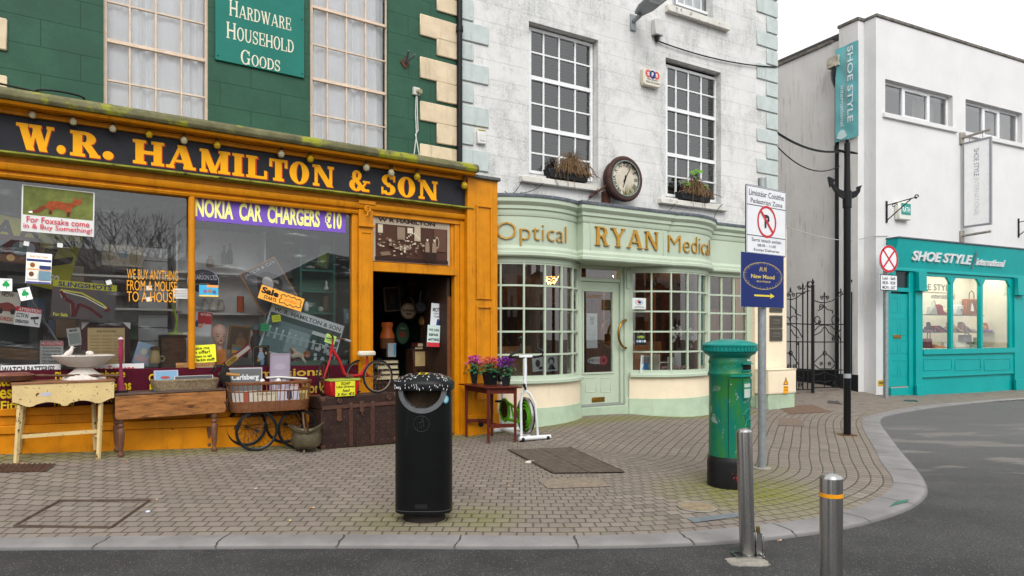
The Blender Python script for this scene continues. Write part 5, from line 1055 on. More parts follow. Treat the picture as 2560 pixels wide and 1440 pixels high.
def wbracket(px,py,label):
    u,z=S.hit(px,py,0);t=T('iron_bracket',label,'bracket',S,(u,0,z),group='iron flower basket brackets');mb=MB().box(u-.02,u+.02,-.03,-.002,z-.25,z+.25);t.p('back_bar',mb,M_IRON)
    t.p('arm',MB().cyl((u,-.02,z+.15),(u,-.72,z+.22),.012,6).cyl((u,-.02,z-.2),(u,-.6,z+.2),.012,6),M_IRON);mb=MB();mb.tube([(u,-.72-.05*math.cos(i*.5)*(1-i/18),z+.22+.06*math.sin(i*.5)*(1-i/18))for i in range(14)],.012,5);mb.tube([(u,-.2-.07*math.cos(i*.5)*(1-i/18),z+.12+.05*math.sin(i*.5)*(1-i/18))for i in range(14)],.009,5);t.p('scroll',mb,M_IRON)
wbracket(2215,530,'wrought iron bracket beside the small alarm box on the white wall');wbracket(2545,570,'wrought iron bracket at the far right of the white wall above the teal front')
u,z=S.hit(2258,527,-.06);t=T('wall_alarm','small white and teal alarm box on the white wall above the teal front','alarm box',S,(u,-.06,z));t.p('box',MB().box(u-.24,u+.2,-.12,0,z-.22,z+.2),P('#dcdcd2',.5),bev=.02);t.p('plate',MB().box(u-.16,u+.18,-.126,-.12,z-.1,z+.16),P('#2f8f86',.5));t.p('lettering',text(MB(),'R\u00c1TH',u-.12,u+.15,z-.04,z+.11,-.1275,.02),P('#e9f1ef'),flat=True)
pg=gp(2217,995);AS=Fr(pg.x,pg.y-.02,24)
t=T('no_stopping_sign','red and white no stopping disc with times plate on a slim grey post','road sign',W0,(pg.x,pg.y,pg.z));t.sub=Vector((pg.x,pg.y,pg.z));t.e.rotation_euler=(0,0,0)
zc=EYE+(HY-648)/FPX*pg.y;zp1,zp0=EYE+(HY-687)/FPX*pg.y,EYE+(HY-727)/FPX*pg.y;RR=.30*pg.y/15.2
M_GALVP=mat('galvanised','#9da2a4',.45,.55,var=.12,scale=18,bump=.08);M_SIGNW=P('#e4e5e8',.35);M_SIGNR=P('#c61f2b',.35);M_SIGNK=P('#1f2128',.4)
t.p('post',MB().cyl((pg.x,pg.y+.03,pg.z-.05),(pg.x,pg.y+.03,zc+.3),.045,12),M_GALVP)
Rm=Matrix.Translation((pg.x+.02,pg.y-.03,0))@Matrix.Rotation(rad(25),4,'Z')
d_=MB();d_.disc(0,zc,RR,RR,-.012,.012,36);d_.xf(Rm);t.p('disc',d_,M_SIGNW)
r_=MB();v_,f_=_arc(0,zc,RR,RR,.055,.055,0,360,36);r_.add([(a,-.0135,b_)for a,b_ in v_],f_)
for s_ in(1,-1):
    dx,dz=RR*.68,RR*.72*s_;nv=Vector((-dz,dx)).normalized()*.022;q=[(-dx-nv.x,zc-dz-nv.y),(-dx+nv.x,zc-dz+nv.y),(dx+nv.x,zc+dz+nv.y),(dx-nv.x,zc+dz-nv.y)];ar=sum(q[j][0]*q[(j+1)%4][1]-q[(j+1)%4][0]*q[j][1]for j in range(4));q=q if ar>0 else q[::-1];r_.add([(a,-.0145-.001*s_,b_)for a,b_ in q],[(0,1,2,3)])
r_.xf(Rm);t.p('red_cross',r_,M_SIGNR,flat=True)
pl=MB();hw_=.28*pg.y/15.2;pl.box(-hw_,hw_,-.012,.012,zp0,zp1);pl.xf(Rm);t.p('times_plate',pl,M_SIGNW,bev=.004)
l_=MB();hh=zp1-zp0
for a in((-hw_,hw_,zp0,zp0+.018),(-hw_,hw_,zp1-.018,zp1),(-hw_,-hw_+.018,zp0+.018,zp1-.018),(hw_-.018,hw_,zp0+.018,zp1-.018)):l_.box(a[0],a[1],-.0132,-.0121,a[2],a[3])
for i,s_ in enumerate(('Luan - Sath','08:30 - 18:30','MON - SAT')):text(l_,s_,-hw_*.75,hw_*.75,zp0+hh*(.68-.29*i),zp0+hh*(.88-.29*i),-.0135,.02)
l_.xf(Rm);t.p('lettering',l_,M_SIGNK,flat=True)
flat('hydrant_plate','small yellow hydrant plate low on the white corner by the grey post','plate',S,2202,958,13,15,-.004,'#c9a233',[('t','#1f1d18','Hyd',.1,.3,.95,.75,.04)],th=.003)
SHP={'pump':[(0,.0),(.02,.0),(.03,.085),(.1,.05),(.17,.006),(.26,0),(.27,.015),(.22,.045),(.17,.055),(.1,.1),(.02,.14),(0,.13)],
 'flat':[(0,0),(.26,0),(.27,.02),(.22,.045),(.16,.05),(.08,.05),(.02,.075),(0,.07)],'trainer':[(0,0),(.27,0),(.285,.03),(.25,.06),(.19,.075),(.14,.11),(.1,.115),(.06,.1),(.0,.12),(-.005,.05)],
 'wedge':[(0,0),(.26,0),(.27,.02),(.2,.05),(.14,.09),(.12,.18),(.05,.22),(.01,.2),(0,.12)],'sandal':[(0,0),(.016,0),(.024,.085),(.11,.055),(.2,.012),(.27,.005),(.27,.018),(.2,.028),(.12,.075),(.09,.16),(.07,.21),(.05,.2),(.06,.14),(.03,.1),(0,.11)]}
def shoe(kind,px,py,y,col,label,s_=1.25,flip=False):
    u,z=S.hit(px,py,y);z={0:zs0+.002,1:zB_+.002,2:zA+.002}[0 if py>840 else(1 if py>800 else 2)];k=-1 if flip else 1
    mb=MB();out=[((a-.13)*s_*k,b_*s_)for a,b_ in SHP[kind]];mb.prism(out,-.045*s_,.045*s_);t=T('shoe',label,'shoe',S,(u,y,z),group='shoes in the shop window',own=True,rz=rad(-12 if k>0 else 15));t.p('upper',mb,P(col,.4),bev=.012)
    t.p('sole',MB().box(-.13*s_,.14*s_,-.04*s_,.04*s_,-.0,.008)if kind in('flat','trainer','wedge')else MB().box(.02*s_*k-.06*s_,.02*s_*k+.1*s_,-.03*s_,.03*s_,-.0,.006),P('#8a7a66',.6))
for a in[('flat',2318,829,.4,'#8f5a78','plum flat shoe at the left end of the lower glass shelf'),('sandal',2327,829,.5,'#4b3540','dark heeled sandal on the lower glass shelf near the left'),('pump',2345,829,.42,'#a51f3a','crimson court shoe on the lower glass shelf'),('pump',2356,829,.5,'#34345e','navy court shoe next to the crimson one on the lower shelf'),('sandal',2376,829,.5,'#c9a58c','beige strappy shoe beside the first teal mullion'),('pump',2394,829,.42,'#d2a888','tan pointed court shoe just right of the first mullion'),('wedge',2410,829,.48,'#b08a80','dusty pink ankle boot on the lower glass shelf'),('pump',2422,829,.42,'#b79a96','pale mauve court shoe by the dusty pink boot'),('flat',2441,829,.44,'#d5d2c0','off white flat shoe left of the second mullion'),('sandal',2469,822,.5,'#b9792c','tan heeled sandal at the right end of the lower shelf'),('flat',2472,829,.42,'#8f6aa0','lilac pointed flat under the tan sandal'),('trainer',2369,868,.45,'#e2e5e6','white high trainer on the display floor by the first mullion'),('flat',2347,872,.3,'#c98a5a','small orange slipper on the display floor'),('trainer',2396,872,.3,'#e8e8e6','white trainer on the display floor right of the first mullion'),('trainer',2408,872,.4,'#d9d9d6','pale trainer turned beside the white one on the floor'),('sandal',2444,868,.4,'#6e9a6a','green strappy sandal on the display floor'),('flat',2439,872,.26,'#8fa79a','grey green flat shoe in front of the green sandal'),('flat',2489,866,.4,'#c23428','red loafer at the right of the display floor'),('flat',2503,868,.45,'#b8223e','deep red flat beside the red loafer'),('wedge',2354,783,.45,'#9a2f34','red rounded shoe on the upper glass shelf')]:shoe(*a)
def bag(px,py,y,w_,h_,col,label,hcol=None,hh=.6,top=.85,dep=.14):
    u,z=S.hit(px,py,y);z={0:zs0+.002,1:zB_+.002,2:zA+.002}[0 if py>840 else(1 if py>800 else 2)]if py!=751 else z
    t=T('handbag',label,'handbag',S,(u,y,z),group='handbags in the shop window',own=True);t.p('body',MB().prism([(-w_/2,0),(w_/2,0),(w_/2*top,h_),(-w_/2*top,h_)],-dep/2,dep/2),P(col,.45),bev=.015)
    if hh:t.p('handle',MB().tube([(-w_*.22,-.05,h_*.9),(-w_*.2,-.05,h_+hh*h_*.7),(0,-.05,h_+hh*h_),(w_*.2,-.05,h_+hh*h_*.7),(w_*.22,-.05,h_*.9)],.012,6),P(hcol or col,.5))
    return t,u,z
bag(2329,783,.5,.3,.2,'#b9b9b4','silver slouchy handbag on the upper glass shelf',hh=.85,top=.6)
t,u,z=bag(2393,783,.45,.34,.26,'#e2e2df','white structured handbag on the upper glass shelf',hh=.5,top=.8);t.p('flap',MB().box(-.14,.14,-.085,-.07,.13,.25),P('#eeeeec',.4),bev=.006);t.p('clasp',MB().cyl((.03,-.085,.14),(.03,-.1,.14),.018,8),M_BRASS)
bag(2371,783,.5,.3,.16,'#d9d0b4','low cream clutch bag between silver and white bags',hh=0)
t,u,z=bag(2424,780,.35,.5,.42,'#a8632c','large tan leather tote hanging above the middle pane','#6f3f1e',.5,.92);t.p('tassel',MB().lathe([(.01,.2),(.02,.17),(.045,0)],(-.05,-.09,.1),8),P('#dcdcd8'))
for s_ in(1,-1):t.p('strap',MB().tube([(.02,-.074,.03),(.2,-.074,.38)]if s_>0 else[(.2,-.076,.03),(.04,-.076,.38)],.012,4),P('#8a4f22',.5))
bag(2317,872,.45,.26,.24,'#6e2433','burgundy handbag on the display floor at the left',hh=.8)
bag(2412,868,.6,.4,.33,'#9b9c9c','pewter grey shoulder bag on the display floor',hh=.15,top=.95)
bag(2375,829,.55,.22,.2,'#c8a596','blush pink mini bag on the lower shelf at the first mullion',hh=.7)
ALB=1.5
# ================================================================== WINDOW DISPLAY OF THE HARDWARE SHOP
ALB=.92;K=P('#1c1b1c',.6);WH=P('#e2e2df',.5);ALB=1.5
GLW=.038
fox_body=[(.30,.50),(.36,.66),(.48,.70),(.60,.66),(.68,.68),(.70,.76),(.715,.88),(.74,.80),(.775,.80),(.79,.90),(.81,.78),(.825,.70),(.79,.66),(.74,.62),(.70,.56),(.67,.50),(.665,.36),(.65,.26),(.61,.26),(.60,.40),(.56,.44),(.46,.46),(.42,.40),(.41,.28),(.36,.28),(.37,.40),(.33,.46)]
tail=[(.33,.60),(.25,.54),(.19,.40),(.09,.31),(.10,.27),(.20,.27),(.27,.36),(.33,.48)]
M_GRASSP=mat('poster_green','#565c2c',.6,var=.35,scale=5,bump=0)
flat('fox_poster','poster of a red fox on grass over large red lettering, top left of the window','poster',H,147,528,182,114,GLW,WH,[('r',M_GRASSP,.02,.36,.98,.98),('p',P('#5f2f1c'),[(x_,.36+z_*.62)for x_,z_ in[(a*1.0,(b_-.2)*1.0)for a,b_ in tail]]),('p',mat('fox_coat','#7a3a1e',.7,var=.25,scale=20),[(x_,.36+(z_-.2)*.72)for x_,z_ in fox_body]),('p',P('#e8ddd0'),[(.09,.43),(.10,.405),(.15,.405),(.14,.45)]),('p',P('#3a241a'),[(.61,.40),(.65,.40),(.655,.50),(.615,.50)]),('p',P('#3a241a'),[(.36,.42),(.40,.42),(.40,.50),(.37,.50)]),('t','#b0203a','For Foxsake come',.07,.20,.93,.33,.006),('t','#b0203a','in & Buy Something!',.03,.04,.97,.18,.006)],ang=-1)
flat('charger_banner','long purple banner with yellow capitals advertising car chargers','banner',H,682,536,386,62,GLW,'#63489a',[('t','#e3e27a','NOKIA  CAR  CHARGERS  \u20ac10',.03,.14,.97,.88,.035)],ang=0,th=.003)
flat('slingshot_poster','dark poster with yellow top band showing a brown slingshot','poster',H,211,752,160,92,GLW+.02,'#5a5656',[('r','#b5b33a',0,.82,1,1),('t','#24356e','SLINGSHOTS',.08,.84,.92,.97,.03),('l','#d8d5c8',[(.12,.72),(.16,.55),(.30,.45),(.33,.1)],.02),('l','#5a2026',[(.13,.72),(.2,.52),(.32,.42),(.35,.05)],.035),('l','#5a2026',[(.36,.05),(.42,.4),(.6,.3),(.8,.08)],.03),('l','#c9c44a',[(.12,.74),(.45,.7),(.78,.45),(.9,.3)],.014),('l','#d8d5c8',[(.16,.7),(.5,.6),(.86,.32)],.01),('p','#6b2a30',[(.84,.22),(.93,.3),(.9,.38),(.82,.3)]),('t','#d8d84a','For Sale',.04,.04,.26,.13,.02)],ang=-4)
flat('careers_flyer','white and navy flyer with orange line taped to the left window','flyer',H,97,671,64,76,GLW,'#dde0e4',[('r','#26335e',.02,.72,.98,.80),('t','#d88a3a','Build Your Career',.15,.85,.85,.93),('r','#e08a3a',.02,.44,.98,.46),('r','#d9c8b0',.04,.48,.48,.70),('e','#7a4a2a',.25,.6,.1,.08),('r','#26335e',.52,.48,.98,.60),('r','#c9c2b4',.04,.14,.46,.42),('e','#5a3a2a',.22,.3,.1,.08),('r','#5f7a86',.5,.12,.98,.42),('r','#4b4a7a',.02,.0,.98,.06)],ang=-2,th=.002)
for x_,y_,an,nn in((15,712,0,'white sticker with green shamrock at the left edge of the window'),(63,735,14,'tilted white sticker with green shamrock above the red car poster')):
    flat('shamrock_sticker',nn,'sticker',H,x_,y_,31,31,GLW,'#e4e8e2',[('e','#1f8a4a',.36,.5,.16,.15),('e','#1f8a4a',.64,.5,.16,.15),('e','#1f8a4a',.5,.66,.16,.15),('l','#1f8a4a',[(.5,.5),(.54,.2)],.006),('t','#2f7a4a','Irish Made',.2,.84,.8,.92)],ang=an,th=.002,group='shamrock stickers')
flat('car_poster','old poster with a red vintage car drawing at the left edge','poster',H,18,768,62,80,GLW+.06,'#b9b4a8',[('p','#7d3a32',[(.1,.45),(.2,.6),(.5,.66),(.7,.62),(.9,.5),(.85,.38),(.15,.36)]),('e','#2b2624',.25,.36,.1,.09),('e','#2b2624',.75,.38,.1,.09),('t','#a8352c','FORDS',.2,.08,.8,.2,.02),('t','#6b4a42','NOW',.2,.82,.7,.94,.02)],ang=-8)
flat('camera_notice','white sign with red header and camera drawing warning of CCTV','notice',H,70,792,66,46,GLW+.04,'#dcdcd8',[('r','#b8353a',0,.74,1,1),('t','#e8e2e0','ATTENTION',.1,.78,.95,.95,.02),('t',K,'CCTV IN',.06,.42,.5,.66,.02),('t',K,'OPERATION',.05,.12,.55,.3,.02),('p','#2a2a2c',[(.6,.5),(.9,.58),(.92,.45),(.62,.38)]),('l','#2a2a2c',[(.75,.4),(.8,.2),(.92,.16)],.008)],ang=-8,th=.003)
flat('yellow_board','yellow board with black letters tilted behind the fox poster','board',H,40,575,200,60,GLW+.5,'#a8a420',[('e','#1d1c1a',.68,.35,.12,.3),('e','#a8a420',.68,.3,.06,.18),('t','#1d1c1a','SA',.1,.15,.5,.85,.04)],ang=-9)
flat('yellow_board','yellow and black lettered board standing crooked under the fox poster','board',H,143,650,92,150,GLW+.55,'#8f8c26',[('p','#24211d',[(.1,.7),(.9,.9),(.9,.82),(.45,.7),(.4,.5),(.9,.62),(.9,.5),(.1,.3)]),('t','#d8d8d0','GO',.4,.1,.7,.25,.02)],ang=-14)
flat('toy_poster','dark red pictorial board among toys at the far left of the window','picture',H,45,625,108,70,GLW+.45,'#4a2226',[('e','#5b6a6a',.55,.55,.2,.25),('r','#6b4a30',.1,.05,.7,.3),('e','#c9a070',.35,.2,.1,.12),('r','#24504a',.0,.3,.14,.8),('e','#8a8f94',.8,.6,.1,.2),('r',WH,.52,.6,.6,.8)],ang=-4)
flat('cream_picture','faded cream picture hung above the painted words in the left window','picture',H,308,640,106,52,GLW+.5,'#80796a',[('e','#6a6048',.2,.5,.1,.3),('e','#5f6a72',.5,.6,.12,.2),('e','#6a6048',.75,.4,.1,.3),('r','#8d8674',.02,.02,.98,.1)],ang=-2)
t=T('painted_lettering','yellow painted words about buying anything on the left window glass','lettering',H,H.hit(380,765,.043)[:1]+(.043,1.4))
for body,xa,ya,yb,xb in(('We Buy Anything',317,672,700,445),('From a Mouse',317,700,728,442),('To a House',317,728,756,440)):
    a,z1=H.hit(xa,ya,.041);z0=H.hit(xa,yb,.041)[1];c=H.hit(xb,ya,.041)[0];t.p('word',text(MB(),body.upper(),a,c,z0+.01,z1,.036,.0),P('#c98a24'),flat=True)
flat('paper_notice','small white handwritten notice beside the ochre mullion','notice',H,451,734,36,25,GLW,WH,[('l','#6a6a6c',[(.08,.82-.16*k),(.92,.84-.16*k)],.004)for k in range(5)],th=.002)
for i,(x_,y_)in enumerate(((66,609),(150,613),(373,720),(372,748),(272,706))):
    flat('paper_scrap',['torn white paper scrap on the glass left of the fox legs','square white paper scrap under the fox poster','white tape scrap above the painted word Mouse','white tape scrap under the painted word Mouse','white paper scrap right of the slingshot band'][i],'paper',H,x_,y_,14,11,GLW,WH,[],ang=i*7-10,th=.002,group='paper scraps on the glass')
flat('framed_document','aged newspaper sheet in a dark maroon frame with white corners','picture',H,266,862,122,112,GLW+.14,'#3a1c22',[('r','#b59f72',.12,.02,.88,.88),('p',WH,[(0,1),(.16,1),(0,.84)]),('p',WH,[(1,1),(.84,1),(1,.84)]),('t','#4a3d2a','GIVE THIS PAPER',.3,.78,.7,.82)]+[('l','#8d7a54',[(.16+.24*c,.7-.07*k),(.36+.24*c,.7-.07*k)],.006)for k in range(9)for c in range(3)],ang=0,th=.02)
flat('no_soliciting_sign','grey sign with red header and lines of humorous text','sign',H,129,886,58,68,GLW+.06,'#a3a6a4',[('r','#a33a42',.02,.82,.98,.98),('t','#e6e0dc','NO SOLICITING',.06,.86,.94,.95,.01)]+[('t','#3a3c3e',s_,.1,.7-.12*i,.9,.78-.12*i)for i,s_ in enumerate(('We are too broke','to buy anything.','We know who we','are voting for.','We have found','Jesus.'))],ang=-1)
flat('sill_strip','white printed strip along the sill at the left end of the window','strip',H,78,919,150,14,GLW,WH,[('t','#2f3238','WATCH BATTERIES',.02,-.5,.9,.75,.03)],th=.003)
flat('sill_strip','white strip with red letters on the sill behind the birdbath','strip',H,278,917,168,14,GLW,WH,[('t','#b03a3c','Phone Screens',.1,-.5,.85,.75,.03)],th=.003)
zdk=sill(0)-.05
def zdeck(u):return zdk
M_SHIP=mat('grey_boards','#8f9090',.8,var=.12,scale=4,bump=.1)
u0,u1,z0,z1=H.rect(346,618,910,419,.75);mb=MB();n_=9
for k in range(n_):mb.box(u0,u1,.75,.78,zdk+(z1-zdk)*k/n_+.008,zdk+(z1-zdk)*(k+1)/n_)
solo('slatted_panel','tall pale grey panel of horizontal boards behind the painted words','panel',mb,M_SHIP,H,(u0,.75,zdk),bev=.003)
def shelfunit(name,label,px,y,dep,zs_,m,back=True):
    u0,u1,z0,z1=H.rect(*px,y);t=T(name,label,'shelf',H,((u0+u1)/2,y,zdk));mb=MB();mb.box(u0,u0+.025,y,y+dep,zdk,z1);mb.box(u1-.025,u1,y,y+dep,zdk,z1);t.p('side',mb,m)
    if back:t.p('back',MB().box(u0,u1,y+dep,y+dep+.015,zdk,z1),m)
    for i,py in enumerate(zs_):z=H.hit(px[0],py,y)[1];t.p('shelf',MB().box(u0+.025,u1-.025,y,y+dep,z-.025,z),m)
    return t
M_WSH=mat('white_shelf','#b4b5b3',.6,var=.08,bump=0);M_GSH=mat('green_shelf','#2c5f52',.6,var=.15,bump=.05)
shelfunit('white_shelves','white painted shelf unit of ornaments behind the ochre mullion',(440,560,905,665),.7,.3,(676,780),M_WSH)
shelfunit('green_shelves','dark green shelf unit with scalloped side at the right of the window',(750,560,905,838),.6,.3,(672,725,780),M_GSH)
def ornament(name,label,cat,px,pyb,y,prof,col,grp=None,sc_=1.0,parts=None):
    u,z=H.hit(px,pyb,y);t=T(name,label,cat,H,(u,y,z),own=True,group=grp);t.p('body',MB().lathe([(r*sc_,h*sc_)for r,h in prof],(0,0,0),14),P(col,.35));return t
JUG=[(.03,0),(.045,.01),(.05,.05),(.04,.09),(.025,.11),(.03,.14),(.02,.14)];BOT=[(.03,0),(.034,.02),(.034,.15),(.012,.2),(.012,.26),(.014,.27)];CAN=[(.045,0),(.045,.2),(.04,.205)]
for i,a in enumerate([(512,775,'#b5b6ae',JUG,'cream jug on the lower white shelf left'),(533,776,'#c2c0b4',JUG,'second pale jug on the lower white shelf'),(552,777,'#9a9a90',JUG,'grey ornament on the lower white shelf'),(601,780,'#b4552e',CAN,'orange and red tin on the lower white shelf'),(575,660,'#33403a',BOT,'dark bottle on the upper white shelf'),(560,665,'#4a4640',BOT,'brown bottle on the upper white shelf'),(525,668,'#7a6a58',JUG,'tan jug on the upper white shelf'),(766,778,'#c8cac4',[(.02,0),(.03,.01),(.03,.09),(.015,.11),(.015,.13)],'small white bottle on the lowest green shelf'),(815,778,'#4f4632',CAN,'brown tin on the lowest green shelf'),(802,778,'#a8aaa8',[(.03,0),(.04,.03),(.02,.06)],'small glass globe on the lowest green shelf'),(816,724,'#b9bcc0',[(.03,0),(.03,.02),(.012,.06),(.016,.1),(.002,.13)],'white figurine on the middle green shelf'),(775,671,'#a4a49c',[(.06,0),(.07,.02),(.03,.03),(.02,.04)],'white shoe shaped ornament on the top green shelf')]):
    ornament('ornament',a[4],'ornament',a[0],a[1],.8 if a[0]<700 else .7,a[3],a[2],'ornaments on the window shelves')
flat('framed_landscape','framed green picture leaning on the top green shelf','picture',H,810,640,34,62,.66,'#46503a',[('r','#5d7a52',.12,.08,.88,.92),('e','#8aa04a',.5,.4,.25,.2)],ang=-14,th=.015)
flat('framed_print','blue framed print at the bottom right of the window','picture',H,870,790,24,42,.3,'#4a4238',[('r','#5f8090',.12,.08,.88,.92),('e','#a8b0b0',.5,.5,.2,.2)],ang=4,th=.012)
M_BRK=mat('brown_planks','#5a4634',.8,var=.3,scale=6,bump=.1);u0,u1,z0,z1=H.rect(836,610,905,880,1.0);mb=MB()
for k in range(16):mb.box(u0,u1,1.0,1.04,zdk+(z1-zdk)*k/16+.008,zdk+(z1-zdk)*(k+1)/16)
solo('plank_panel','brown panel of narrow planks at the right side of the window','panel',mb,M_BRK,H,(u0,1.0,zdk))
flat('oval_sign','dark blue oval sign with white lettering half hidden by the mullion','sign',H,508,703,84,66,.5,'#20263c',[('e','#c9ccd0',.5,.5,.485,.485),('e','#20263c',.5,.5,.46,.46),('t','#c9ccd0','& PEARSON LTD',.08,.56,.92,.74,.01),('e','#a33a30',.62,.4,.06,.05),('l','#9aa06a',[(.2,.35),(.5,.42),(.8,.34)],.006)],th=.012,bpts=[(.5+.5*math.cos(2*PI*k/28),.5+.5*math.sin(2*PI*k/28))for k in range(28)])
flat('blue_sticker','blue sticker with orange top beside the mullion','sticker',H,522,727,48,29,GLW,'#3f93b8',[('r','#d98a4a',.4,.8,1,1),('r','#d9b24a',0,0,1,.12),('e','#7a5a7a',.3,.45,.1,.15),('e','#8a6a5a',.55,.5,.12,.15),('e','#4a5a7a',.78,.42,.1,.15)],th=.002)
flat('red_poster','red and white illustrated poster beside the mullion','poster',H,508,810,42,62,.3,'#b7b9bc',[('r','#a52a2e',.15,.5,1,.98),('e','#c98a70',.35,.4,.12,.08),('e','#3a4a6a',.12,.5,.1,.14),('l','#c98a70',[(.2,.38),(.6,.52)],.02),('t','#e0d0c8','RETURN',.3,.84,.9,.93)],ang=-4)
flat('offer_sign','bright yellow sign with black text asking for an offer','sign',H,512,884,56,44,GLW,'#c9cc2f',[('t',K,'Make me',-.06,.74,.72,.92,.02),('t',K,'an offer!',-.06,.5,.74,.7,.02),('t',K,'I want to sell',.0,.29,.8,.44,.02),('t',K,'feckin stuff!',.1,.08,.92,.25,.02)],ang=3,th=.002)
flat('portrait_sign','tilted framed grey portrait of a lady with curly dark hair','picture',H,673,714,100,114,.28,'#a87840',[('r','#55565a',.025,.02,.975,.98),('e','#2a2726',.5,.6,.24,.22),('e','#2a2726',.38,.5,.18,.2),('e','#2a2726',.66,.5,.18,.2),('e','#b9b6b4',.5,.56,.13,.15),('p','#9a989a',[(.3,.2),(.42,.4),(.6,.4),(.78,.18),(.6,.06),(.4,.06)]),('t','#b4b6b8',"JACOB & Co's",.08,.86,.92,.95,.01),('t','#a4a6a8','BISCUITS.',.3,.06,.92,.13,.01)],ang=31,th=.02)
flat('sale_sign','orange sale starts card tilted across the portrait','sign',H,704,746,112,34,GLW,'#e0913a',[('t',K,'Sale',.03,.45,.42,.92,.05),('t',K,'STARTS',.12,.1,.4,.36,.02),('l',K,[(.48,.15),(.46,.4),(.5,.5),(.46,.7),(.52,.85),(.58,.75),(.64,.88),(.7,.76),(.77,.88),(.83,.75),(.9,.86),(.95,.7),(.93,.5),(.97,.35),(.92,.2),(.86,.28),(.8,.14),(.72,.26),(.66,.12),(.58,.25),(.48,.15)],.008),('t','#b0702a','SATURDAY',.56,.4,.88,.6)],ang=-17,th=.002)
sk=[('r','#c2c9cb',.015,.82,.985,.98),('t','#4a5054','W. R. HAMILTON & SON',.04,.85,.96,.94,.02),('r','#34494a',.015,.7,.985,.82),('r','#5d7477',.02,.03,.6,.7),('r','#2c4242',.6,.05,.98,.62),('r','#7d9296',.3,.1,.58,.6),('l','#9fb0b2',[(.02,.4),(.98,.48)],.01)]
rr=random.Random(3)
for k in range(11):x_=.06+.085*k;sk+=[('e','#b4c0c2',x_,.52-.01*k,.012,.03),('p','#8fa0a4',[(x_-.012,.48),(x_+.012,.48),(x_+.02,.3),(x_-.02,.3)])]
for k in range(14):sk.append(('r','#a8b4b6',*(lambda a,b_:(a,b_,a+.04,b_+.07))(rr.uniform(.62,.9),rr.uniform(.08,.5))))
flat('tilted_mirror','large tilted grey framed print of an old shop front','picture',H,757,843,190,118,.22,'#bcc3c5',sk,ang=-17,th=.02)
for x_,y_,c_,an,nn in((691,796,'#c4cc2c',8,'small yellow price note on the tilted shop print'),(662,888-70,'#2f9a62',2,'small green price note on the dark figurine')):
    flat('price_note',nn,'note',H,x_,y_-0,22 if x_>680 else 20,17 if x_>680 else 19,.1,c_,[('l',K,[(.15,.75-.22*k),(.85,.78-.22*k)],.003)for k in range(3)],ang=an,th=.002,group='price notes in the window')
flat('tin_tray','black tray printed with a bearded workman in blue','tray',H,652,890,42,52,.12,'#1d1d20',[('l','#a08a3a',[(.06,0),(.06,.85),(.15,.95),(.85,.95),(.94,.85),(.94,0)],.004),('e','#c9a888',.5,.78,.09,.09),('e','#9a9a98',.5,.86,.12,.05),('p','#9ab4c4',[(.3,.45),(.4,.7),(.62,.7),(.72,.45),(.62,.3),(.38,.3)]),('e','#c99a3a',.36,.3,.08,.07),('p','#7a9ab4',[(.45,.3),(.7,.35),(.68,.08),(.5,.05)]),('e','#c9a888',.8,.64,.06,.07)],th=.01)
flat('wood_picture','wooden framed brown picture behind the mannequin head','picture',H,598,845,54,62,.42,'#7a5a36',[('r','#4f4236',.08,.06,.92,.94),('e','#7a5a40',.6,.35,.25,.2),('e','#6a5040',.55,.6,.12,.12)],ang=-6,th=.02)
flat('board_game','long narrow game box with yellow end standing aslant at the sill','box',H,595,889,76,15,.14,'#8f2a4a',[('r','#cfc9ba',.3,.2,.98,.8),('r','#d0a83a',.02,.05,.45,.95),('t',K,'OCARINA',.05,.2,.42,.8,.02)],ang=38,th=.04)
flat('comic_stack','colourful comic papers piled behind the game box','paper',H,600,878,44,30,.3,'#7a6a4a',[('r','#c9963a',.05,.3,.7,.55),('r','#4a7a9a',.1,.55,.8,.75),('r','#3a3634',.5,.1,.95,.5)],ang=-8,th=.03)
solo('orange_box','plain orange carton below the mannequin head','box',(lambda r:MB().box(r[0],r[1],.2,.32,zdk,r[3]))(H.rect(540,874,914,566,.2)),P('#c47a2c'),H,(H.hit(553,914,.2)[0],.2,zdk),bev=.004)
u,z=H.hit(548,872,.28);M_SKIN=mat('mannequin_skin','#c7a493',.45,var=.08,scale=8,bump=0);k=.9
t=T('mannequin_head','bald doll like mannequin head with painted face behind the yellow sign','mannequin',H,(u,.28,z),own=True)
mb=MB().lathe([(.06,-.06),(.045,-.02),(.04,.03),(.055,.06),(.075,.1),(.088,.15),(.09,.2),(.08,.25),(.05,.285),(1e-4,.3)],(0,0,0),18,.95,1.05);mb.sph((0,-.09,.125),.014,8);mb.sph((0,-.06,.075),.03,8);t.p('head',mb,M_SKIN,ang=80)
mb=MB();[mb.sph((s_*.033,-.084,.15),.013,8,.6)for s_ in(1,-1)];t.p('eyes',mb,P('#5a6a78',.3));t.p('lips',MB().sph((0,-.088,.093),.016,8,.4),P('#a84a4a'));mb=MB();[mb.tube([(s_*.018,-.09,.172),(s_*.035,-.089,.178),(s_*.052,-.078,.172)],.003,4)for s_ in(1,-1)];t.p('brows',mb,P('#6a5040'))
u,z=H.hit(640,868,.3);t=T('soldier_figurine','dark helmeted figurine behind the green price note','figurine',H,(u,.3,z),own=True);t.p('body',MB().lathe([(.05,-.05),(.07,.05),(.06,.12),(.03,.17)],(0,0,0),12),P('#33383a'));t.p('head',MB().sph((0,0,.2),.045,10),P('#6a4a36'));t.p('helmet',MB().lathe([(.075,0),(.07,.02),(.05,.06),(1e-4,.075)],(0,0,.215),14),P('#4f5f62',.35))
u,z=H.hit(748,906,.14);M_CLO=P('#b5aa94');t=T('diver_doll','small red haired doll in pale clothes lying on a green box','doll',H,(u,.14,z),own=True)
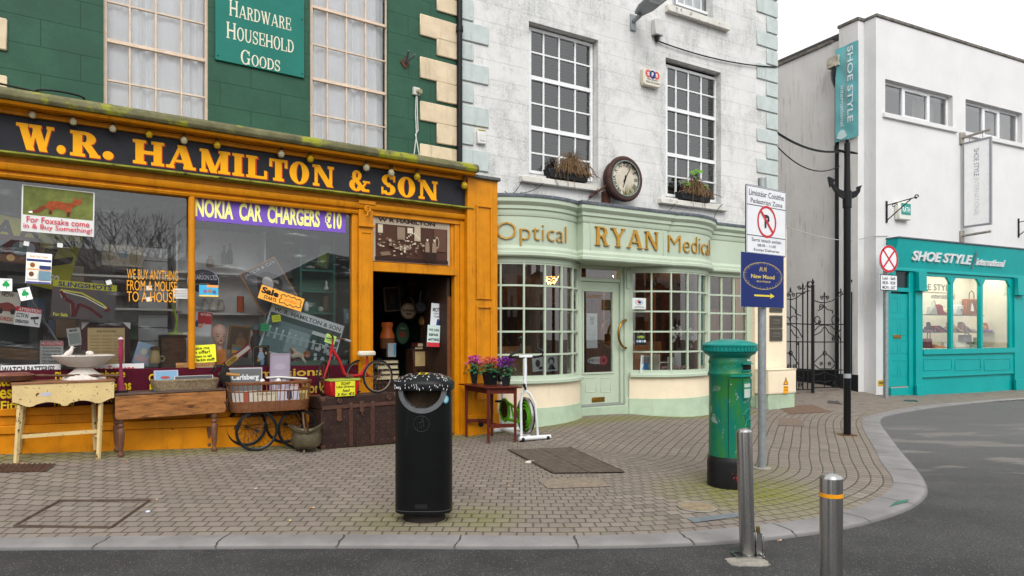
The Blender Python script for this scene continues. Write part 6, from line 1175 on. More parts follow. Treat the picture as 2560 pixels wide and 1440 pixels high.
t.p('body',MB().tube([(-.1,0,.07),(-.03,0,.1),(.05,0,.075)],[.03,.045,.03],10).tube([(-.04,0,.1),(-.07,-.02,.16),(-.1,-.02,.18)],[.02,.02,.015],8).tube([(.03,-.02,.07),(.05,-.04,.02),(.07,-.04,.0)],[.02,.018,.014],8),M_CLO,ang=80);t.p('head',MB().sph((.1,0,.09),.04,12),P('#b07f68'));t.p('hair',MB().lathe([(.044,0),(.042,.02),(.025,.042),(1e-4,.048)],(.1,0,.097),12),P('#8a4a22'))
solo('green_box','flat grey green box on the sill under the doll','box',MB().box(H.hit(725,912,.12)[0],H.hit(868,905,.12)[0],.1,.3,zdk,zdk+.07),P('#4a6455'),H,(u,.12,zdk),bev=.004)
solo('red_stick','thin red wooden stick leaning beside the doll','stick',MB().box(-.014,.014,-.008,.008,0,.24).xf(Matrix.Rotation(rad(-14),4,'Y')),P('#a83a40'),H,(H.hit(740,900,.16)[0],.16,zdk),own=True)
flat('mass_card','pale card with dark heading beside the framed newspaper','card',H,186,842,34,44,.2,'#a9adaa',[('t',K,'MASS',.2,.8,.8,.93,.03),('r','#7d8884',.1,.1,.9,.7)],ang=8)
r=H.rect(-20,806,856,108,.35);solo('mesh_speaker','black mesh fronted box at the lower left of the window','speaker',MB().box(r[0],r[1],.35,.6,r[2],r[3]),mat('black_mesh','#2a2c2e',.8,var=.4,scale=120),H,(r[0],.35,r[2]),bev=.01)
flat('shelf_edge','pale shelf edge running behind the slingshot poster','shelf',H,330,692,300,5,.6,'#b0b0aa',[],th=.2)
flat('shelf_edge','long white shelf edge low behind the dark slingshot poster','shelf',H,330,773,260,5,.62,'#b0b0aa',[],th=.2)
u,z=H.hit(438,836,.35);M_LIME=P('#86a832',.4);t=T('green_desk_lamp','lime green desk lamp left of the mullion','lamp',H,(u,.35,zdk));t.p('base',MB().lathe([(.09,0),(.085,.012),(.03,.03),(.014,.05)],(u,.35,z),18),M_LIME);t.p('arm',MB().tube([(u,.35,z+.04),(u+.02,.35,z+.16),(u-.03,.36,z+.36)],.013,8),M_LIME)
r=H.rect(404,838,905,466,.3);t=T('wooden_crate','dark brown wooden crate under the lime green lamp','crate',H,((r[0]+r[1])/2,.3,zdk));t.p('body',MB().box(r[0],r[1],.3,.55,zdk,r[3]),mat('crate_brown','#4f3a28',.85,var=.3,scale=8,stretch=(1,1,5)),bev=.005);t.p('lid_board',MB().box(r[0]-.01,r[1]+.01,.285,.3,r[3]-.03,r[3]+.005),M_DARKW)
u,z=H.hit(387,908,.16);t=T('toby_jug','cream and brown face jug with small green handle','jug',H,(u,.16,z),own=True);t.p('body',MB().lathe([(.05,0),(.06,.02),(.06,.07),(.05,.1),(.048,.14),(.04,.16)],(0,0,.0),14),P('#a8966a',.35));t.p('hat',MB().lathe([(.06,0),(.045,.03),(.03,.04)],(0,0,.15),12),P('#5a4430',.4));t.p('handle',MB().ring((.07,0,.05),.03,.008,'y',12,5),P('#7f8a68',.4))
flat('picture_book','pale blue and pink picture book leaning by the face jug','book',H,358,884,42,54,.25,'#8fa8c0',[('r','#b9a4a8',.1,.1,.9,.4),('e','#c9c0b0',.5,.6,.2,.15)],ang=-16,th=.015)
u,z=H.hit(42,885,.4);solo('driftwood_board','weathered wooden board lying at the left of the window','board',MB().ob((u,.4,z),(.5,.12,.12),0,0,rad(6)),mat('weathered_wood','#6a5440',.85,var=.35,scale=8,stretch=(.6,4,4)),H,(u,.4,z),bev=.006)
solo('steel_rod','long grey metal rod slanting across the lower left of the window','rod',MB().cyl((*H.hit(75,745,.3)[:1],.3,H.hit(75,745,.3)[1]),(*H.hit(160,880,.3)[:1],.3,H.hit(160,880,.3)[1]),.012,8),P('#8a8f92',.3,.6),H,(H.hit(120,812,.3)[0],.3,zdk))
solo('green_cloth','folded lime green cloth on the window deck at the left','cloth',MB().sph((H.hit(60,912,.4)[0],.45,zdk+.02),.22,14,.3),P('#5c7a2c',.9),H,(H.hit(60,912,.4)[0],.45,zdk))
rr=random.Random(21)
for i in range(34):
    x_=rr.choice([10,40,80,110,150,190,230,255,300,330,425,560,585,630,690,720]);y_=rr.uniform(690,885);cn,c_=rr.choice([('brown','#5f5243'),('grey','#6a7072'),('black','#3c3a3a'),('tan','#84705a'),('pale grey','#9a9a94'),('dark red','#7a3a30'),('cream','#b5ac98'),('dull blue','#4f6478'),('green','#4a6a50'),('white','#c4c4c0')])
    u,z=H.hit(x_+rr.uniform(-15,15),y_,1.05);w_=rr.uniform(.12,.26);mb=MB().box(-w_/2,w_/2,-.04,.04,0,w_*rr.uniform(.6,1.5));solo('packed_carton',cn+' boxed article in the dim depth of the hardware window','box',mb,P(c_),H,(u,1.1,z),'boxed goods in the depth of the window',own=True,rz=rr.uniform(-.3,.3),bev=.004)
ALB=.92
px0=H.rect(932,536,652,1124,.02);uc_=1028
it=[('r','#4a2f24',.02,.02,.97,.82),('r','#a89a86',.02,.84,.97,.98),('t','#3a2820','W R HAMILTON',.06,.865,.8,.955,.05),('r','#b9ad9a',.0,.0,.03,1),('r','#b0a592',.965,0,.995,.96)]
rr=random.Random(6)
it+=[('r','#c9bca6',.06,.62,.12,.8),('r','#8a7764',.3,.5,.4,.78),('r','#cfc2ac',.43,.66,.5,.78),('r','#b5a58e',.52,.5,.6,.82),('r','#5f4234',.78,.3,.95,.82),('e','#9a8874',.82,.5,.03,.14),('e','#4a2f24',.82,.5,.018,.1),('p','#7d6654',[(.08,.2),(.2,.23),(.22,.15),(.1,.12)]),('r','#33201a',.02,.02,.97,.1)]
for k in range(70):x_,z_=rr.gauss(.35,.16),rr.gauss(.35,.12);it.append(('e',rr.choice(['#a8957e','#8a7460','#c9bca6','#6a5040']),max(.06,min(.6,x_)),max(.12,min(.6,z_)),rr.uniform(.006,.022),rr.uniform(.01,.035)))
for k in range(8):it.append(('r','#d6cab6',.38+.022*k if k<4 else .38+.022*k,.52+.035*k if k<4 else .66-.035*(k-3),.395+.022*k,.55+.035*k if k<4 else .69-.035*(k-3)))
for x_ in(.645,.735):it+=[('p','#2a1a14',[(x_-.03,.45),(x_+.03,.45),(x_+.025,.04),(x_-.025,.04)]),('p','#8a7460',[(x_-.024,.47),(x_+.024,.47),(x_+.03,.25),(x_-.03,.25)]),('e','#c9bca6',x_,.53,.014,.045),('e','#3a2820',x_,.565,.015,.025)]
def flat_r(name,label,cat,F,r,w,base,items,th=.01):
    u0,u1,z0,z1=r;o=flat(name,label,cat,F,1000,600,100,100,w,base,items,th=th);me=o.data;o.location=F.world((u0+u1)/2,w,(z0+z1)/2)
    xs_=[v.co.x for v in me.vertices];zs_=[v.co.z for v in me.vertices];kx,kz=(u1-u0)/(max(xs_)-min(xs_)),(z1-z0)/(max(zs_)-min(zs_))
    for v in me.vertices:v.co.x *= kx;v.co.z *= kz
    return o
flat_r('photograph_board','sepia photograph of the old shop with two men, mounted above the doorway','picture',H,px0,.02,'#b7ab98',it)
hs.p('transom_panel',MB().box(px0[0]-.02,px0[1]+.06,.035,.06,px0[2]-.05,px0[3]+.05),M_ORANGED)
ALB=1.3
def inside(px,py,w):return H.hit(px,py,w)
M_SHADE=emis('lit_shade','#a8501a',.1)
u,z=inside(968,845,1.2);t=T('table_lamp','glowing orange fringed lamp shade inside the doorway','lamp',H,(u,1.2,z-.3));t.p('shade',MB().lathe([(.115,0),(.11,.03),(.08,.12),(.075,.15),(.09,.2),(.085,.24)],(u,1.2,z),20),M_SHADE);t.p('fringe',MB().cyl((u,1.2,z-.16),(u,1.2,z),.112,20,.112),mat('lamp_fringe','#6b4326',.8));t.p('stand',MB().cyl((u,1.2,z-.5),(u,1.2,z-.1),.03,10),M_DARKW)
flat('beer_sign','round cream beer sign hanging in the dark doorway','sign',H,1022,778,38,40,1.3,'#9a8d74',[('e','#7a3a2a',.5,.5,.47,.47),('e','#a89a80',.5,.5,.43,.43),('t','#5a2a22','Budweiser',.12,.48,.88,.64,.03),('t','#5a2a22','Beer',.32,.26,.68,.42,.03)],th=.02,bpts=[(.5+.5*math.cos(2*PI*k/24),.5+.5*math.sin(2*PI*k/24))for k in range(24)])
flat('green_oval_plate','dark green oval plate standing inside the doorway','plate',H,1007,833,34,56,1.3,'#1f3326',[('e','#35513a',.5,.5,.44,.44),('e','#7a3a2c',.5,.45,.25,.14),('t','#8a9a70','Ales',.3,.68,.7,.78)],th=.02,bpts=[(.5+.5*math.cos(2*PI*k/24),.5+.5*math.sin(2*PI*k/24))for k in range(24)])
flat('motor_sign','tall white enamel sign with spark plug hanging inside the doorway','sign',H,1094,812,36,106,.35,'#c9ccd0',[('t','#3a3032','MOTOR',.1,.8,.9,.9,.03),('t','#6a6466','LUBRICATION',.15,.74,.85,.78),('p','#2a3a6a',[(.38,.46),(.62,.46),(.58,.6),(.54,.64),(.46,.64),(.42,.6)]),('t','#4a4446','CHAMPION',.2,.67,.8,.71),('r','#a9b4b2',.02,.12,.98,.44)],ang=-4,th=.008)
flat('repair_sign','pale sign about repairs with red foot inside the doorway','sign',H,1084,840,31,54,.3,'#b4c4be',[('r','#b03038',0,0,1,.2),('t','#2a3a3a','WE CAN',.1,.72,.9,.84,.03),('t','#2a3a3a','REPAIR',.12,.5,.88,.62,.03),('t','#2a3a3a','ANYTHING',.06,.28,.94,.4,.03)],ang=-3,th=.006)
u,z=inside(1055,925,.8);t=T('old_radio','brown cabinet radio with cream speaker cloth inside the doorway','radio',H,(u,.8,z));t.p('cabinet',MB().box(u-.15,u+.42,.8,1.05,z-.08,z+.32),mat('radio_brown','#38231a',.35,var=.2),bev=.015);t.p('speaker',MB().box(u-.12,u+.12,.79,.8,z+.06,z+.28),mat('speaker_cloth','#a08b62',.9));mb=MB();[mb.cyl((u+s_*.07,.8,z+.0),(u+s_*.07,.775,z+.0),.022,10)for s_ in(1,-1)];t.p('knobs',mb,P('#2a1c14',.3))
for i,(x_,y_,w_,h_,c_,nn)in enumerate(((1062,862,.26,.06,'#5a2620','maroon book on top of the pile on the radio'),(1060,872,.28,.06,'#1f3330','dark green book under the maroon one'),(1063,884,.3,.055,'#4f3a2a','brown book at the bottom of the pile on the radio'),(974,905,.3,.04,'#8a7f6a','pale book at the top of the stack beside the tricycle wheel'),(972,918,.32,.05,'#a59c86','cream book in the middle of the stack inside the doorway'),(976,931,.3,.05,'#6f6a5c','grey book low in the stack inside the doorway'),(972,944,.34,.06,'#988a6c','tan book at the foot of the stack inside the doorway'))):
    u,z=inside(x_,y_,.85);t=T('book',nn,'book',H,(u,.95,z-h_/2),group='books piled in the doorway',own=True,rz=rad([4,-5,3,6,-3,5,-6][i]));t.p('cover',MB().box(-w_/2,w_/2,-.09,.09,0,.006).box(-w_/2,w_/2,-.09,.09,h_-.006,h_).box(-w_/2,-w_/2+.006,-.09,.09,.006,h_-.006),P(c_,.6));t.p('pages',MB().box(-w_/2+.008,w_/2-.008,-.084,.085,.007,h_-.007),P('#b8ab8c',.9))
flat('hung_picture','framed picture hanging in the dark of the doorway','picture',H,981,748,42,62,1.6,'#6a5c4a',[('r','#2a2826',.1,.07,.9,.93),('e','#3c3a36',.5,.5,.2,.2)],ang=5,th=.02)
for x_,y_,r_,nn in((1078,738,.11,'large dark pan hanging at the top right of the doorway'),(1049,770,.08,'smaller blue grey pan hanging beside the large one')):
    u,z=inside(x_,y_,.7);t=T('hanging_pan',nn,'pan',H,(u,.7,z),group='pans hanging in the doorway',own=True);t.p('bowl',MB().lathe([(1e-4,-.05),(r_*.8,-.05),(r_,0),(r_,.05),(r_*.95,.05)],(0,0,0),20).xf(Matrix.Rotation(rad(65),4,'X')),P('#3b3c40',.3,.6));t.p('handle',MB().cyl((0,0,r_),(0.02,0,r_+.17),.012,8),P('#2a2a2c',.4))
u,z=inside(1062,800,.9);ornament('brass_bell','dull brass pot hanging by the white enamel sign','pot',1062,815,.9,[(.02,0),(.09,.02),(.1,.08),(.07,.14),(.03,.17)],'#6f5128')
for i in range(20):
    x_,y_=rr.uniform(940,1085),rr.uniform(700,930);cn,c_=rr.choice([('brown','#4f3c2c'),('grey','#55524e'),('rust','#5f3a26'),('cream','#8d8064'),('dark green','#2c3f32')]);u,z=inside(x_,y_,1.7);w_=rr.uniform(.1,.22);solo('bric_a_brac',cn+' article among the clutter deep in the doorway','bric a brac',MB().lathe([(w_*.3,0),(w_*.5,w_*.4),(w_*.35,w_*.9),(w_*.2,w_*1.2)],(0,0,0),rr.choice([4,10,10])),P(c_),H,(u,rr.uniform(1.5,1.9),z),'clutter deep in the doorway',own=True,rz=rr.uniform(0,1))
flat('white_leaflets','upright white and blue leaflets below the orange lamp shade','leaflet',H,980,875,20,34,1.0,'#8f9698',[('r','#4a7a9a',.7,.1,.95,.95)],th=.05)
t=T('shop_counter','dark cluttered counter inside the doorway','counter',H,H.hit(1010,1000,1.4)[:1]+(1.4,.1));u=H.hit(1010,1000,1.4)[0];t.p('front',MB().box(u-1.0,u+.9,.78,1.9,.1,H.hit(1010,957,.8)[1]),M_DARKW);t.p('top',MB().box(u-1.02,u+.92,.76,1.92,H.hit(1010,957,.8)[1]+.001,H.hit(1010,957,.8)[1]+.03),M_DARKW)
ALB=.92
flat('association_sign','white square sign with coloured eye emblem in the right bow window','sign',Y,1598,759,34,28,-.36,'#d9dcd8',[('e','#9a9a9a',.5,.62,.3,.24),('e','#d9dcd8',.5,.62,.25,.18),('e','#c23a5a',.45,.66,.1,.12),('e','#2f6aa8',.57,.62,.09,.12),('e','#222222',.5,.6,.07,.1),('t','#3a3c3e','Association of',.2,.22,.8,.31),('t','#3a3c3e','Optometrists Ireland',.1,.1,.9,.19)],th=.003)
flat('open_sign','small black open sign hanging in the right bow window','sign',Y,1602,849,28,27,-.36,'#1c1f22',[('t','#a8c04a','OPEN',.2,.62,.8,.86,.03),('e','#8aa0b4',.2,.35,.11,.12),('e','#b4c0c8',.42,.35,.11,.12),('e','#7a90a8',.64,.35,.11,.12),('e','#c8d0d4',.84,.35,.09,.12),('l','#b0a890',[(.2,1.0),(.5,1.4),(.8,1.0)],.006)],th=.006)
flat('door_notice','long white notice taped inside the glass of the mint door','notice',Y,1480,827,27,87,.062,'#cfd2d0',[('t','#3a3c3e','PLEASE',.3,.86,.7,.9,.01),('t','#3a3c3e','MIND',.34,.8,.66,.84,.01),('t','#3a3c3e','YOUR',.34,.74,.66,.78,.01),('t','#3a3c3e','STEP',.34,.68,.66,.72,.01),('r','#9a9c9c',.05,.5,.95,.505)]+[('l','#8a8c8c',[(.12,.44-.04*k),(.85,.44-.04*k)],.003)for k in range(8)],th=.002)
flat('eye_care_sticker','white oval sticker with red poppy disc low on the door glass','sticker',Y,1494,901,50,27,.062,'#c9cccb',[('e','#b02a34',.8,.5,.2,.48),('e','#d8a8a8',.8,.5,.14,.34),('e','#b02a34',.8,.5,.13,.31),('e',K,.8,.5,.04,.1),('t','#2a2c2e','EYE',.06,.38,.28,.62,.03),('t','#b07a80','ZONE',.3,.38,.56,.62,.01)],th=.002,bpts=[(.5+.5*math.cos(2*PI*k/24),.5+.34*math.sin(2*PI*k/24))for k in range(24)])
flat('optician_lettering','grey capitals along the top of the mint door glass','lettering',Y,1484,741,40,8,.047,M_WARMD,[('t','#8a8a84','OPTICIAN',.02,.1,.98,.9,.01)],th=.001)
def card(px,py,w_,h_,y,base,items,label,ang=0):return flat('display_card',label,'card',Y,px,py,w_,h_,y,base,items,ang=ang,group='cards on the optician sills')
card(1614,911,25,44,-.2,'#c9ccc8',[('r','#8a9298',.12,.5,.88,.95),('e','#b0846a',.5,.74,.14,.1),('p','#2f80b8',[(.15,.2),(.35,.6),(.7,.6),(.9,.2)])],'card of a man in blue on the right bow window sill',-4)
card(1346,910,30,36,-.15,'#d4d6d4',[('e','#26282a',.45,.55,.2,.26),('r','#26282a',.5,.1,.9,.3)],'white card with black figure in the left bow window',5)
card(1378,908,32,40,-.1,'#d4d6d4',[('e','#2a2c2e',.5,.65,.26,.22),('e','#c9cbc9',.5,.6,.15,.15),('p','#2a2c2e',[(.2,.1),(.4,.42),(.6,.42),(.85,.1)])],'white card with dark portrait in the left bow window',3)
card(1758,914,14,30,-.0,'#c2267e',[],'bright pink upright card at the right end of the bow window')
card(1817,880,17,12,.04,'#2a6aa8',[('t',WH,'INFO',.2,.3,.8,.7)],'small blue card in the flat window behind the post box')
u,z=Y.hit(1688,932,-.05);M_PETW=P('#e2dcd4',.6);M_STEM=P('#4f6f32',.6)
t=T('orchid','white orchid with tall green stems on the right bow window sill','plant',Y,(u+.25,-.02,ZG0));
mb=MB();u+=.25
for a in((.0,.75),(.12,.62),(-.12,.68)):mb.tube([(u,-.02,ZG0),(u+a[0]*.4,-.02,ZG0+.4),(u+a[0],-.05,ZG0+a[1])],.007,6)
t.p('stems',mb,M_STEM);mb=MB();rr=random.Random(9)
for k in range(60):
    bx,bz=rr.choice([(-.22,.62),(-.16,.7),(.08,.68),(.2,.55),(.24,.6)]);p=Vector((u+bx+rr.gauss(0,.04),-.05+rr.gauss(0,.03),ZG0+bz+rr.gauss(0,.06)));a=Vector((rr.gauss(0,1),rr.gauss(0,.5),rr.gauss(0,1))).normalized()*.035;b_=a.cross(Vector((0,1,.3))).normalized()*.03;mb.add([p-a,p+b_,p+a,p-b_],[(0,1,2,3)])
t.p('petals',mb,M_PETW,kind='stuff');mb=MB()
for k in range(14):an=k*1.3;p=Vector((u,-.02,ZG0+.05));q=Vector((math.cos(an),math.sin(an)*.5,.25+.5*rr.random()))*.16;s_=q.cross(Vector((0,0,1))).normalized()*.025;mb.add([p-s_*.3,p+q*.6-s_,p+q,p+q*.6+s_],[(0,1,2,3)])
t.p('leaves',mb,M_STEM,kind='stuff')
u,z=Y.hit(1664,925,-.15);t=T('jewel_stand','white display stand with pink trinkets on the right bow window sill','stand',Y,(u,-.15,ZG0));t.p('tier',MB().box(u-.15,u+.2,-.2,0,ZG0,ZG0+.02).box(u-.15,u+.2,-.15,0,ZG0+.14,ZG0+.155).box(u-.15,u-.135,-.15,0,ZG0,ZG0+.3).box(u+.185,u+.2,-.15,0,ZG0,ZG0+.24),WH);t.p('cloth',MB().box(u+.25,u+.4,-.15,-.08,ZG0,ZG0+.34),P('#dcdcdc'),bev=.02);mb=MB();[mb.sph((u+rr.uniform(-.12,.55),-.2,ZG0+.04+rr.uniform(0,.03)),.028,6)for _ in range(14)];t.p('trinkets',mb,P('#c9a09a'),kind='stuff')
# ================================================================== GOODS ON THE PAVEMENT
def facing(F):return F.a
def G_(name,label,cat,p,rz,group=None):
    return T(name,label,cat,W0,(p.x,p.y,p.z),group,True,rz)
def wood(name,hexc,stretch,rough=.5,**k):return mat(name,hexc,rough,var=k.pop('var',.3),scale=k.pop('scale',5),stretch=stretch,**k)
M_CREAMP=mat('chipped_cream','#d6bd86',.6,var=.1,scale=5,wear='#5b3a28',wear_at=.59,wscale=20,bump=.3)
M_TOPW=wood('worn_top','#8a5f44',(1,6,6),wear='#c9b48a',wear_at=.62,wscale=14)
def gframe(pl,pr,zoff=0):
    """frame along the line between two ground pixels, origin at the left one"""
    a,c=gp(*pl),gp(*pr);return Fr(a.x,a.y,math.degrees(math.atan2(c.y-a.y,c.x-a.x))),(c-a).length,a,c
F1,L1,a1,c1=gframe((40,1157),(246,1147));zt1=F1.hit(40,962)[1];zb_1=a1.z;zq=c1.z
ul,ur=F1.hit(30,975)[0],F1.hit(285,975)[0];dp=.36
t=T('folding_table','narrow cream painted folding table with chipped paint and wavy apron','table',F1,((ul+ur)/2,dp/2,zb_1))
t.p('tabletop',MB().box(ul-.01,ur+.01,-.03,dp,zt1,zt1+.022),M_TOPW,bev=.004)
zap=F1.hit(160,1006)[1];n_=40;top=[];bot=[]
for i in range(n_+1):
    s_=i/n_;u=ul+(ur-ul)*s_;bot.append((u,zap+.025*math.cos(s_*6*PI)*(.5 if .2<s_<.8 else 1)-(.02 if abs(s_-.5)<.04 else 0)))
t.p('apron',MB().prism([(ul,zt1-.002)]+bot+[(ur,zt1-.002)],-.02,.0),M_CREAMP);t.p('apron',MB().box(ul,ur,dp-.03,dp-.01,zap+.03,zt1-.002),M_CREAMP);t.p('apron',MB().box(ul,ul+.02,0,dp-.03,zap+.02,zt1-.002),M_CREAMP);t.p('apron',MB().box(ur-.02,ur,0,dp-.03,zap+.02,zt1-.002),M_CREAMP)
def leg(x0,y0,x1,y1,z0,m,w_=.036):
    mb=MB();d=Vector((x0-x1,y0-y1,z0-zt1));mb.tube([(x1,y1,zt1-.01),(x0,y0,z0)],w_*.6,4);return t.p('leg',mb,m)
lg=[(F1.hit(40,1157)[0],.0,F1.hit(52,990)[0],.02,zb_1),(F1.hit(246,1147)[0],.0,F1.hit(255,990)[0],.02,zq),(F1.hit(40,1157)[0]+.02,dp-.06,F1.hit(40,990)[0]+.08,dp-.12,zb_1+.05),(F1.hit(246,1147)[0]+.0,dp-.06,F1.hit(250,990)[0]-.05,dp-.12,zq+.05)]
for l in lg:leg(*l,M_CREAMP)
zr=F1.hit(50,1093)[1];t.p('stretcher',MB().box(lg[0][0]+.01,lg[1][0]-.01,.03,.05,zr-.018,zr+.018),M_CREAMP);t.p('stretcher',MB().box(lg[0][0]+.01,lg[0][0]+.035,.05,dp-.06,zr-.06,zr-.03),M_CREAMP);t.p('stretcher',MB().box(lg[1][0]-.03,lg[1][0]-.005,.05,dp-.06,zr-.06,zr-.03),M_CREAMP)
t.p('label_tape',MB().box(*(lambda r:(r[0],r[1],-.0215,-.0205,r[2],r[3]))(F1.rect(103,981,990,127))),P('#b9b9c4'));ztop1=zt1+.0225
u,_=F1.hit(30,950,.12);u=F1.hit(36,950,.12)[0];M_COPP=mat('copper','#8f5a48',.4,.6,var=.25,scale=8,bump=.05)
t=T('bed_warmer','copper bed warming pan with long turned wooden handle lying on the cream table','warming pan',F1,(u,.12,ztop1))
t.p('pan',MB().lathe([(.1,0),(.145,.015),(.165,.055),(.17,.062)],(u,.14,ztop1),30,1,.9),mat('dark_copper','#6d4a3c',.45,.5,var=.25,scale=8));t.p('lid',MB().lathe([(.17,.063),(.16,.072),(.13,.08),(.12,.09),(1e-4,.095)],(u,.14,ztop1),30,1,.9),M_COPP)
ue=F1.hit(299,958,.0)[0];pts=[];rs=[]
for i in range(25):s_=i/24;pts.append((u+.16+(ue-u-.16)*s_,.14-.16*s_,ztop1+.055-.02*s_));rs.append(.011+.005*(abs(math.sin(s_*PI*5))**3)+(.004 if s_>.9 else 0))
t.p('handle',MB().tube(pts,rs,8),wood('handle_wood','#5d3d27',(1,4,4)))
u=F1.hit(210,950,.17)[0];M_PLAST=mat('weathered_white','#d8cfc6',.7,var=.08,scale=8,wear='#9a8a7a',wear_at=.66,wscale=16,wsoft=.1,bump=.2)
t=T('birdbath','white scalloped shell birdbath with a small bird ornament on the cream table','birdbath',F1,(u,.17,ztop1));zk=ztop1
rb=67*F1.d(210,.17)/FPX
mb=MB();n_=72;pr=[(.62,.0),(.62,.012),(.5,.035),(.3,.09),(.2,.125),(.19,.14)]
def flut(mb,prof,am,c,n_=72,lob=24):
    vs=[]
    for r,z in prof:
        for j in range(n_):a=2*PI*j/n_;k=1+am*math.cos(lob*a)*min(1,r/rb);vs.append((c[0]+r*k*math.cos(a),c[1]+r*k*math.sin(a)*.9,c[2]+z))
    mb.add(vs,[(i*n_+j,i*n_+(j+1)%n_,(i+1)*n_+(j+1)%n_,(i+1)*n_+j)for i in range(len(prof)-1)for j in range(n_)]);return mb
zb2=F1.hit(210,918,.17)[1];zb3=F1.hit(210,889,.17)[1]
t.p('foot',flut(MB(),[(rb*.7,0),(rb*.7,.01),(rb*.6,(zb2-zk)*.3),(rb*.42,(zb2-zk)*.6),(rb*.27,(zb2-zk)*.9),(rb*.24,(zb2-zk))],.05,(u,.17,zk),72,18),M_PLAST,ang=70)
t.p('bowl',flut(MB(),[(rb*.24,zb2-zk),(rb*.48,zb2-zk+.01),(rb*.7,zb2-zk+(zb3-zb2)*.35),(rb*.88,zb2-zk+(zb3-zb2)*.7),(rb*1.0,zb3-zk),(rb*.97,zb3-zk+.005),(rb*.6,zb3-zk-.025),(.01,zb3-zk-.04)],.035,(u,.17,zk)),M_PLAST,ang=70)
bx=F1.hit(172,890,.12)[0];mb=MB();mb.tube([(bx-.05,.12,zb3-.005),(bx-.01,.12,zb3+.02),(bx+.02,.12,zb3+.055),(bx+.03,.12,zb3+.085)],[.012,.03,.022,.012],10);mb.sph((bx+.028,.12,zb3+.085),.017,8);mb.tube([(bx+.035,.12,zb3+.085),(bx+.06,.12,zb3+.082)],[.006,.001],5);t.p('bird',mb,M_PLAST,ang=80)
bx=F1.hit(224,885,.15)[0];t.p('rosette',MB().sph((bx,.13,zb3+.02),.038,12,.8).sph((bx-.02,.11,zb3+.03),.018,8),M_PLAST)
F2,L2,a2,c2=gframe((303,1143),(537,1129));zt2=F2.hit(287,990)[1];ul,ur=F2.hit(287,1000)[0],F2.hit(563,1000)[0];dp2=.3;zlo=F2.hit(287,1050)[1]
M_PINE=wood('worn_pine','#9a673a',(.8,5,5),scale=7,wear='#4a2c18',wear_at=.54,wscale=6,wsoft=.14,bump=.25);M_LEGW=wood('turned_leg','#6d4a38',(5,5,.8),wear='#8f7462',wear_at=.62,wscale=20)
t=T('drop_leaf_table','low worn pine table with turned legs and hanging leaf','table',F2,((ul+ur)/2,dp2/2,a2.z))
t.p('tabletop',MB().box(ul,ur,-.03,dp2,zt2,zt2+.025),wood('grey_top','#5d4a40',(1,6,6)),bev=.006)
rl=.03;t.p('leaf',MB().prism([(ul+.0,zt2-.004),(ul,zlo+rl),(ul+.01,zlo+.005),(ul+rl,zlo),(ur-rl,zlo),(ur-.008,zlo+.01),(ur,zlo+rl),(ur,zt2-.004)],-.03,-.006),M_PINE,bev=.004)
t.p('apron',MB().box(ul+.04,ur-.04,.05,.07,zlo+.03,zt2),M_LEGW);t.p('apron',MB().box(ul+.04,ur-.04,dp2-.08,dp2-.06,zlo+.03,zt2),M_LEGW)
LP=[(.024,0),(.031,.012),(.031,.024),(.018,.04),(.02,.055),(.03,.1),(.038,.2),(.038,.23),(.022,.245),(.034,.258),(.034,.268),(.022,.28),(.04,.3),(.04,.33)]
def tleg(u,y,zb):h=zt2-zb;k=h/.52;pr=[(r,z*k)for r,z in LP]+[(.036,h)];t.p('leg',MB().lathe(pr,(u,y,zb),12),M_LEGW)
uA2,uB2=F2.hit(303,1140)[0],F2.hit(537,1130)[0]
tleg(uA2,.0+.02,a2.z);tleg(uB2,.02,c2.z);tleg(uA2-.0,dp2-.07,a2.z+.03);tleg(uB2-.0,dp2-.07,c2.z+.03);z2=zt2+.0255
u,z=F2.hit(302,975,.12);M_BURG=mat('burgundy_ceramic','#8a2f48',.4,var=.1,bump=0);hh=F2.hit(302,842,.12)[1]-z2
t=T('burgundy_figure','tall slim burgundy figure on a black base at the left of the pine table','ornament',F2,(u,.12,z2));t.p('base',MB().box(u-.06,u+.06,.06,.18,z2,z2+.022),K,bev=.004)
t.p('figure',MB().lathe([(.05,.02),(.03,.1),(.017,.25*hh/.6),(.014,.5*hh),(.022,.62*hh),(.028,.75*hh),(.018,.84*hh),(.026,.93*hh),(.02,.96*hh)],(u,.12,z2),16,1,.8),M_BURG,ang=80);t.p('rim',MB().lathe([(.02,.94*hh),(.032,.955*hh),(.022,.975*hh),(.006,hh)],(u,.12,z2),12),P('#c9b0b4'))
M_WICK=mat('pale_wicker','#8f7c62',.8,var=.3,scale=30,bump=.3);M_WICKL=mat('tan_wicker','#b98a58',.75,var=.25,scale=30,bump=.3);M_WICKR=mat('brown_wicker','#7d4f30',.65,var=.25,scale=30,bump=.3)
def rrect(w_,d_,r,n=6):
    o=[]
    for cx_,cy_,a0 in((w_/2-r,d_/2-r,0),(-w_/2+r,d_/2-r,90),(-w_/2+r,-d_/2+r,180),(w_/2-r,-d_/2+r,270)):
        for i in range(n+1):a=rad(a0+90*i/n);o.append((cx_+r*math.cos(a),cy_+r*math.sin(a)))
    return o
def ringlen(o):return[((o[i][0]-o[(i+1)%len(o)][0])**2+(o[i][1]-o[(i+1)%len(o)][1])**2)**.5 for i in range(len(o))]
def resamp(o,n):
    L=ringlen(o);tot=sum(L);out=[];acc=0;i=0
    for k in range(n):
        s_=tot*k/n
        while acc+L[i]<s_-1e-9:acc+=L[i];i+=1
        f=(s_-acc)/max(1e-9,L[i]);a,b_=o[i],o[(i+1)%len(o)];out.append((a[0]+(b_[0]-a[0])*f,a[1]+(b_[1]-a[1])*f))
    return out
